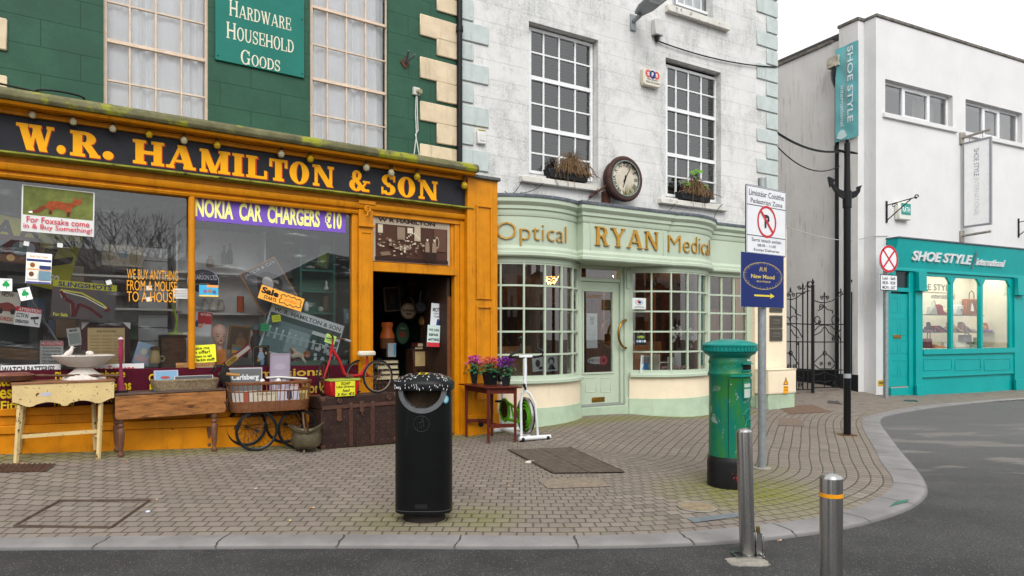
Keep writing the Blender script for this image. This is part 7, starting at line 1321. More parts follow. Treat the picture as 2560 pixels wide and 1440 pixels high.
def weave(mb,outl,z0,z1,step,r,flare=0.0,ns=56,amp=.006,hz=0):
    k=int((z1-z0)/step)
    for j in range(k+1):
        o=resamp(outl,ns*2);pts=[];s_=1+flare*(j/max(1,k))
        for i,(x_,y_)in enumerate(o):
            d_=amp*(1 if(i+j)%2 else-1);l=math.hypot(x_,y_);pts.append((x_*s_*(1+d_/l),y_*s_*(1+d_/l),z0+step*j))
        mb.tube(pts,r,4,True)
    return mb
def stakes(mb,outl,z0,z1,n,r,f0=1,f1=1):
    for x_,y_ in resamp(outl,n):mb.tube([(x_*f0,y_*f0,z0),(x_*f1,y_*f1,z1)],r,5)
    return mb
u,_=F2.hit(463,970,.13);wb=F2.hit(545,970,.13)[0]-F2.hit(385,970,.13)[0];hb=F2.hit(463,952,.02)[1]-z2
t=T('wicker_basket','shallow grey wicker basket with raised back on the pine table','basket',F2,(u,.13,z2),own=True)
ol=rrect(wb*.92,.26,.06);t.p('weave',weave(stakes(MB(),ol,.0,hb,34,.005,1,1.06),ol,.006,hb-.008,.0135,.0062,.07),M_WICK,ang=80);t.p('rim',weave(MB(),rrect(wb*.98,.29,.07),hb,hb+.012,.011,.009),M_WICK,ang=80);t.p('base',MB().prz(rrect(wb*.9,.24,.06),.0,.006),M_WICK)
bh=F2.hit(463,906,.25)[1]-z2;mb=MB()
for j in range(int(bh/.013)):
    z=.013*j+.01;mb.tube([(-.06+(.42)*i/40,.12+.006*(1 if(i+j)%2 else-1)+.02*z/bh,z)for i in range(41)],.006,4)
t.p('back_panel',mb,M_WICKL,ang=80);zbk=z2+.01
def stand_card(px,py,w_,h_,label,name,cat,cols,tilt=-12,y=.12,F=None,z=None,group=None):
    F=F or F2;u,_=F.hit(px,py,y);k=F.d(px,y)/FPX;wm,hm=w_*k/.9,h_*k;mats=[];mb=MB()
    def mi(m):
        m=P(m)if isinstance(m,str)else m
        if m not in mats:mats.append(m)
        mb.m(mats.index(m))
    mi(cols[0]);mb.box(-wm/2,wm/2,0,.02,0,hm)
    for i,it in enumerate(cols[1:]):
        mi(it[1]);yy=-.001*(i+1)
        if it[0]=='r':mb.add([(wm*(it[2]-.5),yy,hm*it[3]),(wm*(it[4]-.5),yy,hm*it[3]),(wm*(it[4]-.5),yy,hm*it[5]),(wm*(it[2]-.5),yy,hm*it[5])],[(0,1,2,3)])
        elif it[0]=='e':mb.add([(wm*(it[2]-.5+it[4]*math.cos(2*PI*j/16)),yy,hm*(it[3]+it[5]*math.sin(2*PI*j/16)))for j in range(16)],[tuple(range(16))])
        elif it[0]=='t':text(mb,it[2],wm*(it[3]-.5),wm*(it[5]-.5),hm*it[4],hm*it[6],yy,it[7]if len(it)>7 else .01)
    mb.xf(Matrix.Rotation(rad(tilt),4,'X'));return solo(name,label,cat,mb,mats,F,(u,y,z if z is not None else zbk),group,own=True)
stand_card(417,940,50,48,'bright green picture book with a cartoon footballer scene in the grey basket','picture_book','book',['#b4b0c4',('r','#7fa6c4',.06,.45,.94,.95),('r','#4f9a4a',.06,.05,.94,.5),('e','#b54a3a',.45,.62,.2,.07),('e','#5a4a6a',.5,.35,.14,.12),('e','#e0e0e0',.27,.18,.07,.07),('e','#e0b0a0',.7,.4,.08,.08)],-8,.1)
stand_card(486,948,82,22,'dark grey chalkboard slate leaning in the grey basket','slate','slate',['#c9c5ba',('r','#55585a',.02,.05,.98,.95)],-10,.06,z=z2+hb*.55)
stand_card(519,945,40,50,'pale green booklet behind the slate in the grey basket','booklet','book',['#c2cbb0',('t','#6a6a5a','SAINT JOHN',.1,.78,.7,.86),('r','#5a5f4a',.1,.55,.5,.62),('r','#6ab04a',.35,.55,.5,.62)],-12,.2)
solo('flat_papers','dark blue papers lying under the grey basket on the pine table','paper',MB().box(-.25,.3,-.06,.1,0,.006),P('#2f3a44'),F2,(F2.hit(440,985,.05)[0],.05,z2),own=True,rz=.05)
p1,p2=gp(642,1128),gp(755,1121);F3=Fr(p1.x,p1.y,30);rw=53*F3.d(640,0)/FPX
zf_=p1.z
M_TYRE=mat('black_rubber','#17181a',.6,var=.2,scale=30,bump=.1);M_SPOKE=P('#3a3a3c',.35,.7)
t=T('wicker_pram','brown wicker pram body on four large black spoked wheels','pram',F3,(0,.2,zf_))
def wheel(t,c,R_,tyre=.012,n=20,mt=None,hubm=None,lean=0,rz=0,name='wheel',spokes_m=None,rimm=None,par=None):
    mb=MB();mb.ring((0,0,0),R_-tyre,tyre,'y',40,8)
    M=Matrix.Translation(c)@Matrix.Rotation(rz,4,'Z')@Matrix.Rotation(lean,4,'X');mb.xf(M);w=t.p(name,mb,mt or M_TYRE,parent=par)
    sp_=MB()
    for i in range(n):a=2*PI*i/n;y0=.02*(1 if i%2 else-1);sp_.cyl((0.012*math.cos(a),y0,.012*math.sin(a)),((R_-2*tyre)*math.cos(a+.15),0,(R_-2*tyre)*math.sin(a+.15)),.0022,4)
    sp_.xf(M)
    if par is None:t.p('spokes',sp_,spokes_m or M_SPOKE,parent=w,kind='stuff');h=MB().cyl((0,-.035,0),(0,.035,0),.018,10).xf(M);t.p('hub',h,hubm or M_SPOKE,parent=w);r_=MB().ring((0,0,0),R_-2.2*tyre,.006,'y',36,6).xf(M);t.p('rim',r_,rimm or M_SPOKE,parent=w)
    return w
def wc(px,py,y):u,z=F3.hit(px,py,y);return(u,y,z)
for px,py,y in((642,1077,0.0),(744,1071,.08),(616,1066,.27),(712,1060,.3)):
    u,z=F3.hit(px,py,y);wheel(t,(u,y,z),rw*(.97 if y<.2 else .95),.013,20)
zbot=F3.hit(680,1027,-.02)[1];ztp=F3.hit(680,957,-.02)[1];ub0,ub1=F3.hit(566,960,.1)[0],F3.hit(779,960,.1)[0];uc3=(ub0+ub1)/2;wB3=(ub1-ub0);yc3=.15;dB=.36
mb=MB();sp1=[(uc3-.35,-.0,zbot-.06),(uc3,0,zbot-.1),(uc3+.35,0,zbot-.06)];mb.tube([(uc3-.38,.0,F3.hit(642,1077,0)[1]),(uc3-.3,.05,zbot-.04),(uc3+.3,.05,zbot-.04),(uc3+.42,.06,F3.hit(744,1071,.05)[1])],.008,6);mb.tube([(uc3-.38,.27,F3.hit(642,1077,0)[1]),(uc3-.3,.26,zbot-.04),(uc3+.3,.26,zbot-.04),(uc3+.42,.28,F3.hit(744,1071,.05)[1])],.008,6)
for px,py,y0,y1,px2,py2 in((642,1077,0,.27,616,1066),(744,1071,.08,.3,712,1060)):a=wc(px,py,y0);b_=wc(px2,py2,y1);mb.cyl(a,b_,.008,6)
for q in(-.25,.25):mb.ring((uc3+q,.05,zbot-.02),.05,.006,'y',16,5);mb.ring((uc3+q,.26,zbot-.02),.05,.006,'y',16,5)
t.p('undercarriage',mb,M_BLACKM,ang=80)
def at3(mb):return mb.xf(Matrix.Translation((uc3,yc3,0)))
ol=rrect(wB3*.9,dB,.17);ht=ztp-zbot;f1=1.11;zm=zbot+ht*.36
body=weave(MB(),ol,zbot,zm,.0125,.006,.045,64);t.p('woven_base',at3(body),M_WICKR,ang=80);t.p('floor',at3(MB().prz([(a*.97,b_*.97)for a,b_ in ol],zbot-.005,zbot+.003)),M_WICKR)
st=stakes(MB(),ol,zbot,ztp,46,.0055,1.0,f1)
for zz in(zbot+ht*.7,):weave(st,[(a*1.075,b_*1.075)for a,b_ in ol],zz,zz+.008,.008,.004,0,64,.004)
t.p('stakes',at3(st),M_WICKR,ang=80,kind='stuff');t.p('rim',at3(weave(MB(),[(a*f1,b_*f1)for a,b_ in ol],ztp-.012,ztp+.012,.01,.0085,0,64,.005)),M_WICKR,ang=80)
mb=MB();hx=uc3-wB3/2;
for k in(0,.22):mb.tube([(hx+.03+.05*k,yc3-.12+k,zbot+.02),(hx-.06,yc3-.12+k,zbot+.18),(hx-.03,yc3-.12+k,ztp+.02),(hx+.02,yc3-.12+k,ztp+.15),(hx-.03,yc3-.12+k,ztp+.21),(hx-.11,yc3-.12+k,ztp+.2),(hx-.14,yc3-.12+k,ztp+.13)],.009,7)
t.p('handle_frame',mb,M_BLACKM,ang=80);t.p('grip',MB().cyl((hx-.02,yc3-.2,ztp+.12),(hx+.12,yc3-.2,ztp+.1),.018,10),P('#a87a42',.5));t.p('folded_hood',MB().tube([(hx+.02,yc3+.02,ztp-.02),(hx-.02,yc3+.03,ztp+.1),(hx+.01,yc3+.05,ztp+.2)],[.05,.06,.03],10).xf(Matrix.Identity(4)),mat('black_cloth','#232220',.9,var=.3),ang=80)
zin=zbot+.01
def pram_card(px,w_,h_,label,name,cat,cols,y,zadd=0,tilt=-8):return stand_card(px,950,w_,h_,label,name,cat,cols,tilt,y,F3,zin+zadd,'books and prints in the pram' if name=='book' else None)
pram_card(612,74,100,'grey mirror print with white brewery script standing in the pram','beer_mirror','picture',['#b5b3b8',('r','#6a6b6c',.03,.03,.97,.97),('t','#e2e4e4','Carlsberg',.12,.66,.9,.84,.03),('e','#e2e4e4',.6,.6,.2,.012)],.2,.02,2)
pram_card(699,44,132,'lilac grey print of figures standing tall in the pram','print','picture',['#8f8594',('r','#9d93a2',.06,.05,.94,.96),('e','#aaa0b0',.5,.75,.3,.06),('e','#bdb4c0',.3,.42,.1,.12),('e','#c4bcc8',.7,.42,.1,.14),('e','#aaa2ae',.5,.45,.08,.12)],.18,.02,4)
pram_card(612,52,46,'white book with red figures behind the pram stakes, left','book','book',['#d4cfc6',('r','#b45a4a',.45,.3,.7,.9),('e','#8a6a5a',.35,.3,.12,.12),('e','#5a6a9a',.7,.25,.1,.1)],.1,.01,-6)
pram_card(665,50,44,'cream book with drawn cars behind the pram stakes, centre','book','book',['#d6ccb4',('t','#6a5a4a','CRAZIEST',.1,.76,.9,.88),('e','#6a6a78',.4,.35,.22,.1),('r','#a8a090',.1,.1,.9,.2)],.08,.01,-6)
pram_card(722,46,46,'white magazine with a spark plug behind the pram stakes, right','book','book',['#d0cbd8',('r','#2f3a4a',.42,.45,.66,.9),('e','#4a4a54',.54,.3,.1,.16)],.08,.01,-4)
pram_card(757,24,42,'yellowed booklet at the right end inside the pram','book','book',['#c9b878',('r','#8a7a4a',.2,.4,.8,.8)],.1,.01,-8)
pram_card(725,42,62,'red edged metal plate with white capitals in the pram','red_plate','sign',['#7a2430',('r','#b4b0ac',.06,.05,.94,.95),('r','#8a2a30',.1,.8,.9,.94),('t','#dcd6d2','WARNING',.14,.82,.86,.92,.02)],.17,.02,-3)
u,z=F3.hit(655,951,.14);M_PLW=P('#d2d0ca',.5);t=T('metal_brackets','white metal scale arm with round feet lying across the pram','bracket',F3,(u,.16,ztp));t.p('arm',MB().tube([(u+.05,.16,ztp+.05),(u+.2,.14,ztp+.055),(u+.52,.12,ztp+.025)],.012,6),M_PLW);t.p('foot',MB().lathe([(.03,0),(.028,.012),(.01,.03)],(u,.12,ztp+.013),14),M_PLW);t.p('foot',MB().lathe([(.03,0),(.028,.012),(.01,.03)],(u+.18,.1,ztp+.013),14),M_PLW)
F4_,L4,a4,c4=gframe((803,1124),(1000,1109));zt4=F4_.hit(802,995)[1];Lx=F4_.hit(992,1000)[0];dp4=.45;zb4=a4.z
M_TRUNK=mat('trunk_hide','#33221d',.65,var=.3,scale=9,wear='#5f4a3e',wear_at=.68,wscale=22,wsoft=.1,bump=.3,bscale=35);M_TRUNKL=mat('trunk_band','#4a3028',.6,var=.2,scale=20,bump=.2);M_TRIM=mat('trunk_iron','#55382b',.6,.3,var=.3,scale=25,bump=.2);M_TRTOP=mat('trunk_top','#4f3f36',.7,var=.3,scale=6,wear='#6f6056',wear_at=.55,wscale=5,wsoft=.15,bump=.3)
t=T('travel_trunk','large old brown travel trunk with iron corners and latches','trunk',F4_,(Lx/2,dp4/2,zb4));zsm=zt4-(zt4-zb4)*.24
t.p('body',MB().box(0,Lx,0,dp4,zb4-.03,zsm),M_TRUNK,bev=.008);ld=t.p('lid',MB().box(-.005,Lx+.005,-.006,dp4,zsm+.002,zt4),M_TRUNK,bev=.012);t.p('lid_panel',MB().box(.02,Lx-.02,.02,dp4-.02,zt4+.0005,zt4+.006),M_TRTOP,parent=ld,bev=.003);t.p('lid_band',MB().box(.01,Lx-.01,-.012,-.006,zsm+.004,zsm+.05),M_TRIM,parent=ld)
for fx in(.37,.66):t.p('slat',MB().box(Lx*fx-.028,Lx*fx+.028,-.012,0,zb4,zsm-.01),M_TRUNKL,bev=.003);t.p('clasp',MB().box(Lx*fx-.022,Lx*fx+.022,-.022,-.007,zsm-.03,zsm+.07),M_TRIM,bev=.004)
for fx in(.22,.88):z=zt4-.05;t.p('roundel',MB().cyl((Lx*fx,-.006,z),(Lx*fx,-.018,z),.032,16).ring((Lx*fx,-.02,z),.026,.007,'y',16,6).cyl((Lx*fx,-.018,z),(Lx*fx,-.03,z),.012,10),M_TRIM)
u=Lx*.22;t.p('latch',MB().box(u-.03,u+.03,-.016,0,zsm-.1,zsm+.0).disc(u,zsm-.12,.035,.035,-.02,0,16),mat('tan_latch','#5f3b28',.5,.2),bev=.003);u=Lx*.51;t.p('lock',MB().box(u-.03,u+.03,-.022,-.007,zsm-.06,zsm+.08).box(u-.012,u+.012,-.032,-.01,zsm-.1,zsm-.03),M_TRIM,bev=.004)
for x_ in(0,Lx):
    for z in(zb4,zt4):t.p('corner',MB().box(x_-.012 if x_==0 else x_-.05,x_+.05 if x_==0 else x_+.012,-.013,.05,z-.0 if z==zb4 else z-.05,z+.05 if z==zb4 else z+.008),M_TRIM,bev=.006)
mb=MB();rr=random.Random(2)
for i in range(12):
    for j in range(4):mb.sph((Lx*(.04+.084*i),-.001,zb4+.04+(zsm-zb4-.1)*j/3.4),.005,5)
t.p('studs',mb,P('#8a7a6a',.4,.5),kind='stuff');ztk=zt4+.007
u,_=F4_.hit(855,990,.08);kq=F4_.d(855,.08)/FPX;t=T('red_tub','red plastic tub with lime rim and handwritten yellow card on the trunk','tub',F4_,(u,.1,ztk),own=True);hT=38*kq;wT=70*kq/.87
t.p('tub',MB().lathe([(wT*.5*1.2,0),(wT*.5*1.41,hT)],(0,0,0),4).xf(Matrix.Rotation(rad(45),4,'Z')).xf(Matrix.Scale(.55,4,(0,1,0))),P('#b8202a',.35),bev=.01)
rm=rrect(wT*1.04,wT*.6,.02);rmm=MB().prz(rm,hT-.005,hT+.018);t.p('rim',rmm,P('#9fae4a',.4),bev=.004)
mb=MB();mb.box(-wT*.36,wT*.3,-.003,0,-.0,hT*.97);mb.xf(Matrix.Translation((0,-wT*.325,.0)));cd_=t.p('card',mb,P('#d9d630',.6));mb=MB()
for i,(s_,a,c)in enumerate((('SOAP',-.18,.12),('Like Granny',-.33,.27),('had',-.12,.1),('3 for \u20ac5',-.3,.27))):text(mb,s_,wT*a,wT*c,hT*(.74-.23*i),hT*(.92-.23*i),-.006,.02,shear=.006)
mb.xf(Matrix.Translation((0,-wT*.325,.0)));t.p('lettering',mb,K,parent=cd_,flat=True)
t=T('tricycle','old red tricycle with white saddle standing on the trunk','tricycle',F4_,(Lx*.5,.2,ztk));M_REDT=mat('tricycle_red','#a81f24',.4,var=.15,scale=12,wear='#5a3028',wear_at=.7,wscale=16,bump=.1);M_RUSTC=mat('rusty_chrome','#6d5444',.5,.5,var=.35,scale=30,bump=.2)
def q4(px,py,y):u,z=F4_.hit(px,py,y);return Vector((u,y,z))
k4=F4_.d(930,.1)/FPX
fw=q4(809,946,.16);fR=43*F4_.d(809,.16)/FPX;fw.z=ztk+fR;wheel(t,fw,fR,.012,16,rz=rad(45),rimm=M_RUSTC,name='front_wheel',spokes_m=M_RUSTC)
rw1=q4(945,946,.04);rR=rw1.z-ztk;rR=42*k4;rw1.z=ztk+rR;rw2=q4(901,938,.3);rw2.z=ztk+rR
for c in(rw1,rw2):wheel(t,c,rR,.013,16,rimm=P('#8a7a68',.5,.3),hubm=M_RUSTC,spokes_m=M_RUSTC,name='rear_wheel')
hd=q4(830,868,.17);sd=q4(918,890,.17);low=q4(870,940,.17);ax=(rw1+rw2)/2
t.p('frame',MB().tube([hd+Vector((0,0,-.02)),hd.lerp(low,.4),low+Vector((-.05,0,.03)),low,low+Vector((.12,0,.0)),low+Vector((.2,0,.01))],.02,10).tube([low+Vector((.16,0,.0)),sd+Vector((.0,0,-.12)),sd],.016,8).tube([low+Vector((.2,0,.01)),low+Vector((.22,0,.07)),Vector((ax.x-.08,.17,low.z+.07)),Vector((ax.x,.17,ax.z))],.014,8),M_REDT,ang=80)
t.p('axle',MB().cyl(rw1,rw2,.009,8),M_RUSTC)
fk=MB();hb_=hd+Vector((-.02,0,-.1));fk.tube([hd+Vector((.005,0,.1)),hd,hb_],[.014,.02,.018],10)
for s_ in(1,-1):o_=Vector((.045*s_*.5,.045*s_,0));fk.tube([hb_+o_*.3,hb_+o_+Vector((0,0,-.03)),fw+o_],.011,8)
t.p('fork',fk,M_REDT,ang=80)
hbm=MB();tp=hd+Vector((.01,0,.12));hbm.tube([tp+Vector((-.12,-.13,.07)),tp+Vector((-.05,-.1,.02)),tp,tp+Vector((.07,.06,-.005)),tp+Vector((.22,.08,-.03))],[.009,.012,.014,.012,.012],8,False);hbm.cyl(tp+Vector((0,0,-.06)),tp+Vector((0,0,.01)),.014,8);hbm.tube([tp+Vector((-.15,-.13,.0)),tp+Vector((-.02,-.03,-.02))],.007,6);t.p('handlebar',hbm,M_RUSTC,ang=80);t.p('grip',MB().cyl(tp+Vector((.2,.077,-.027)),tp+Vector((.29,.1,-.05)),.016,10),P('#9a9c9e',.5))
t.p('saddle',MB().prz([(.13,0),(.12,.045),(.06,.06),(-.02,.05),(-.1,.02),(-.13,0),(-.1,-.02),(-.02,-.05),(.06,-.06),(.12,-.045)],0,.065).xf(Matrix.Translation(sd+Vector((0,0,0)))@Matrix.Rotation(PI,4,'Z')),mat('saddle_white','#d8d0bc',.5,var=.08,wear='#8a7a60',wear_at=.7),bev=.016)
pd=low+Vector((-.03,-.1,.01));t.p('pedal',MB().cyl(pd,pd+Vector((0,.1,0)),.012,8).box(pd.x-.05,pd.x+.03,pd.y-.03,pd.y+.02,pd.z-.012,pd.z+.012),M_RUSTC)
flat('price_tag','pale green price note tied to the tricycle handlebar','note',F4_,826,848,26,22,.16,'#a9d070',[('l',K,[(.15,.75-.2*k),(.85,.72-.2*k)],.003)for k in range(3)],ang=-18,th=.002)
pS=gp(766,1129);t=G_('coal_scuttle','tarnished brass helmet coal scuttle with loop handle on three feet','coal scuttle',pS,rad(12));ks=pS.y/FPX;M_TARN=mat('tarnished_brass','#6f6650',.42,.65,var=.3,scale=7,wear='#4d4638',wear_at=.6,wscale=12,wsoft=.1,bump=.1)
Rm_=37*ks;hB_=70*ks;z0=.045;vs=[];n_=36;prof=[(.3,0),(.75,.03),(.95,.16),(1.0,.4),(.98,.62),(.95,.75)]
for r,h in prof:
    for j in range(n_):a=2*PI*j/n_;vs.append((Rm_*r*math.cos(a),Rm_*r*.85*math.sin(a),z0+hB_*h*.8))
for kk,(r,dz)in enumerate(((1.0,.0),(1.12,.0),(1.08,-.01))):
    for j in range(n_):a=2*PI*j/n_;up=.3*abs(math.cos(a))**2.2*(1.0 if math.cos(a)>0 else .75);vs.append((Rm_*(r*.98+.1*max(0,abs(math.cos(a)))**3)*math.cos(a),Rm_*r*.9*math.sin(a),z0+hB_*(.62+up)+dz))
m_=len(prof)+3;t.p('bowl',MB().add(vs,[(i*n_+j,i*n_+(j+1)%n_,(i+1)*n_+(j+1)%n_,(i+1)*n_+j)for i in range(m_-1)for j in range(n_)]+[tuple(range(n_-1,-1,-1))]),M_TARN,ang=70)
hp=[(Rm_*.0-.0+Rm_*.35*math.sin(PI*i/14)*-.6,Rm_*.9*math.cos(PI*i/14),z0+hB_*.62+hB_*.62*math.sin(PI*i/14))for i in range(15)];t.p('handle',MB().tube(hp,.011,8),mat('handle_brass','#6a4f3c',.45,.5,var=.25))
for a in(-100,20,140):x_,y_=Rm_*.55*math.cos(rad(a)),Rm_*.5*math.sin(rad(a));t.p('foot',MB().tube([(x_*.8,y_*.8,z0+.012),(x_*1.1,y_*1.1,.03),(x_*1.25,y_*1.25,.0)],[.014,.01,.016],8),M_TARN)
pn=gp(1221,1108);pa=gp(1166,1092);pb=gp(1292,1105);M_MAHO=wood('mahogany','#57231a',(6,6,.8),.35,var=.2,bump=.05)
Ft=Fr(pn.x,pn.y,math.degrees(math.atan2(pb.y-pn.y,pb.x-pn.x)));wT_=Ft.hit(1288,1000)[0];FL=Fr(pa.x,pa.y,0);dT_=(pa-pn).length;zt=Ft.hit(1221,967)[1];ang_=Ft.a
wv=Vector((math.cos(ang_),math.sin(ang_)));dv=Vector((pa.x-pn.x,pa.y-pn.y)).normalized()
t=T('plant_table','dark mahogany side table with square legs and H stretcher','table',W0,(pn.x,pn.y,pn.z),None,True);hT_=zt-pn.z
def p2(a,c):return(wv*a+dv*c)
def qbox(mb,a0,a1,c0,c1,z0,z1):return mb.prz([tuple(p2(a0,c0)),tuple(p2(a1,c0)),tuple(p2(a1,c1)),tuple(p2(a0,c1))],z0,z1)
t.p('tabletop',qbox(MB(),-.07,wT_+.07,-.05,dT_+.09,hT_-.02,hT_),M_MAHO,bev=.004);t.p('apron',qbox(qbox(qbox(qbox(MB(),.02,wT_-.02,-.005,.015,hT_-.095,hT_-.021),.02,wT_-.02,dT_-.015,dT_+.005,hT_-.095,hT_-.021),-.005,.015,.02,dT_-.02,hT_-.095,hT_-.021),wT_-.015,wT_+.005,.02,dT_-.02,hT_-.095,hT_-.021),M_MAHO)
for a,c in((0,0),(wT_,0),(0,dT_),(wT_,dT_)):
    P0=p2(a,c);o_=MB();zl_=gz(pn.x+P0.x,pn.y+P0.y)-pn.z;k=.021;vs=[(P0.x+x_*k_,P0.y+y_*k_,z)for z,k_ in((zl_,.016),(hT_-.021,.023))for x_,y_ in((-1,-1),(1,-1),(1,1),(-1,1))];o_.add(vs,[(0,1,5,4),(1,2,6,5),(2,3,7,6),(3,0,4,7),(3,2,1,0),(4,5,6,7)]);t.p('leg',o_,M_MAHO,bev=.002)
zst=hT_*.3;t.p('stretcher',qbox(MB(),.02,wT_-.02,-.012,.012,zst-.02,zst+.03),M_MAHO);t.p('stretcher',qbox(MB(),.02,wT_-.02,dT_-.012,dT_+.012,zst-.02,zst+.03),M_MAHO);t.p('stretcher',qbox(MB(),wT_*.45,wT_*.45+.025,.012,dT_-.012,zst-.015,zst+.02),M_MAHO)
M_CYL=mat('cyclamen_leaf','#2f5a38',.5,var=.4,scale=40,bump=0)
def flowerpot(px,py,col1,col2,label,seed,wpx):
    p=onz(px,py,zt+.001);rr=random.Random(seed);k=p.y/FPX;t=G_('flower_pot',label,'flower pot',p,rr.uniform(0,1),'potted cyclamens');rp=wpx*k/2;h=31*k
    t.p('pot',MB().lathe([(rp*.72*1.15,0),(rp*1.15,h*.9),(rp*1.22,h*.9),(rp*1.22,h),(rp*1.1,h),(rp*1.05,h*.85),(1e-4,h*.85)],(0,0,0),4 if seed else 16).xf(Matrix.Rotation(rad(30),4,'Z')),M_TROUGH,bev=.004)
    mb=MB()
    for i in range(110):
        a=rr.uniform(0,2*PI);r=rp*rr.uniform(.3,2.0);z=h*.95+rr.uniform(0,.75)*h-(r/rp)**2*.015;c=Vector((r*math.cos(a),r*math.sin(a),z));nn_=Vector((math.cos(a)*.6,math.sin(a)*.6,1+rr.gauss(0,.3))).normalized();tx=nn_.orthogonal().normalized();tx.rotate(Matrix.Rotation(rr.uniform(0,6),3,nn_));ty=nn_.cross(tx);s_=rr.uniform(.018,.032);mb.add([c-tx*s_-nn_*.006,c-ty*s_*.8,c+tx*s_*1.1-nn_*.008,c+ty*s_*.8],[(0,1,2,3)])
    t.p('leaves',mb,M_CYL,kind='stuff')
    for c_,nnm in((col1,48),(col2,20)):
        mb=MB();sm=MB()
        for i in range(nnm):
            a=rr.uniform(0,2*PI);r=rp*rr.uniform(.1,1.5);z=h*1.45+rr.uniform(0,.75)*h-(r/rp)*.012;c=Vector((r*math.cos(a),r*math.sin(a),z))
            for j in range(5):
                b_=j*2*PI/5+rr.random();q=Vector((math.cos(b_)*.7,math.sin(b_)*.7,1)).normalized();s_=q.orthogonal().normalized()*.015;L_=rr.uniform(.024,.034);mb.add([c,c+q*L_*.5-s_,c+q*L_+Vector((math.cos(b_),math.sin(b_),0))*.012,c+q*L_*.5+s_],[(0,1,2,3)])
            sm.tube([(r*.4*math.cos(a),r*.4*math.sin(a),h),c],.0022,3)
        t.p('flowers',mb,mat('petal_'+c_.strip('#')+str(seed),c_,.6,var=.2,scale=60,bump=0),kind='stuff');t.p('stems',sm,P('#5a4a3a'),kind='stuff')
flowerpot(1184,957,'#dc5cb8','#c04aa0','black pot of magenta cyclamen, leftmost on the side table',1,30);flowerpot(1226,961,'#f4809a','#d43446','black pot of pink and red cyclamen, in the middle of the side table',2,38);flowerpot(1265,963,'#8f3aa4','#74309a','black pot of purple cyclamen, rightmost on the side table',3,31)
pf=gp(1296,1103);pr_=gp(1378,1100);pk=gp(1247,1078);M_BWH=mat('bike_white','#dadcdd',.35,var=.05,scale=12,wear='#8f8c86',wear_at=.74,bump=.03);M_LIMEG=P('#5fae1f',.35)
fx=Vector((math.cos(rad(24)),math.sin(rad(24))));mid=(pf+pr_)/2;fwd=Vector((-fx.y,fx.x));kb=mid.y/FPX
t=T('exercise_bike','white exercise bike with lime green and black flywheel in front of the left bow window','exercise bike',W0,(mid.x,mid.y,mid.z),None,True)
def e(s_,f,z):q=fx*s_+fwd*f;return Vector((q.x,q.y,z))
Lf=.235;t.p('front_foot',MB().cyl(e(-Lf,0,.04),e(Lf,0,.04),.03,12),M_BWH)
for s_ in(-1,1):t.p('wheel_cap',MB().cyl(e(s_*Lf*.8-.02,-.0,.028),e(s_*Lf*.8+.02,-.0,.028),.038,12),M_TYRE)
mxp=onz(1318,1072,.0);fly=Vector((0,0,0));xF=-Lf*.45
t.p('rear_foot',MB().cyl(e(-.25,.85,.04),e(.2,.85,.04),.03,12),M_BWH)
t.p('base_tube',MB().cyl(e(xF+.02,.0,.06),e(xF-.03,.85,.06),.024,10),M_BWH)
cr=e(xF,.1,.67);a_=e(xF-.085,.02,.06);b_=e(xF+.16,.02,.06)
t.p('front_fork',MB().tube([a_,e(xF-.07,.07,.5),e(xF-.035,.1,.64),cr],.018,8).tube([b_,e(xF+.14,.07,.5),e(xF+.07,.1,.64),cr],.018,8),M_BWH)
hz_=EYE+(HY-893)/FPX*(mid.y+.15)-mid.z
t.p('stem',MB().tube([e(xF+.0,.1,.64),e(xF+.02,.12,.9),e(xF+.03,.14,hz_)],[.028,.024,.02],10),M_BWH);t.p('stem_clamp',MB().cyl(e(xF-.07,.14,hz_+.01),e(xF+.13,.14,hz_+.01),.02,10),M_BWH)
t.p('handlebar',MB().tube([e(xF-.03,.16,hz_+.18),e(xF-.05,.12,hz_+.1),e(xF-.22,.05,hz_+.045),e(xF-.24,.08,hz_+.01),e(xF-.1,.14,hz_),e(xF+.16,.14,hz_),e(xF+.26,.08,hz_+.02),e(xF+.26,.06,hz_+.07),e(xF+.19,.1,hz_+.13),e(xF+.21,.14,hz_+.2)],.016,8),P('#1b1c1e',.5),ang=80)
def fb(s_,f,z,r,w_,n=30):
    mb=MB();a=e(s_-w_/2,f,z);c=e(s_+w_/2,f,z);mb.cyl(a,c,r,n);return mb
zf2=.33;fx0=xF+.035
t.p('flywheel',fb(fx0,.12,zf2,.245,.035),P('#23221f',.35));fr_=MB();fr_.tube([e(fx0-.02,.12+.235*math.cos(2*PI*i/36),zf2+.235*math.sin(2*PI*i/36))for i in range(36)],.02,8,True);t.p('flywheel_rim',fr_,P('#b9b8b4',.25,.8))
mb=MB()
for kk,(R0,a0,a1)in enumerate(((.19,-80,95),(.145,-70,110),(.1,-60,120),(.19,110,250))):mb.tube([e(fx0-.022,.12-R0*math.cos(rad(a0+(a1-a0)*i/12)),zf2+R0*math.sin(rad(a0+(a1-a0)*i/12)))for i in range(13)],.014,6)
mb2=MB()
for R0,a0,a1 in((.19,-80,95),(.145,-70,110),(.1,-60,120)):mb.tube([e(fx0+.022,.12-R0*math.cos(rad(a0+(a1-a0)*i/12)),zf2+R0*math.sin(rad(a0+(a1-a0)*i/12)))for i in range(13)],.014,6)
t.p('green_swirls',mb,M_LIMEG,ang=80)
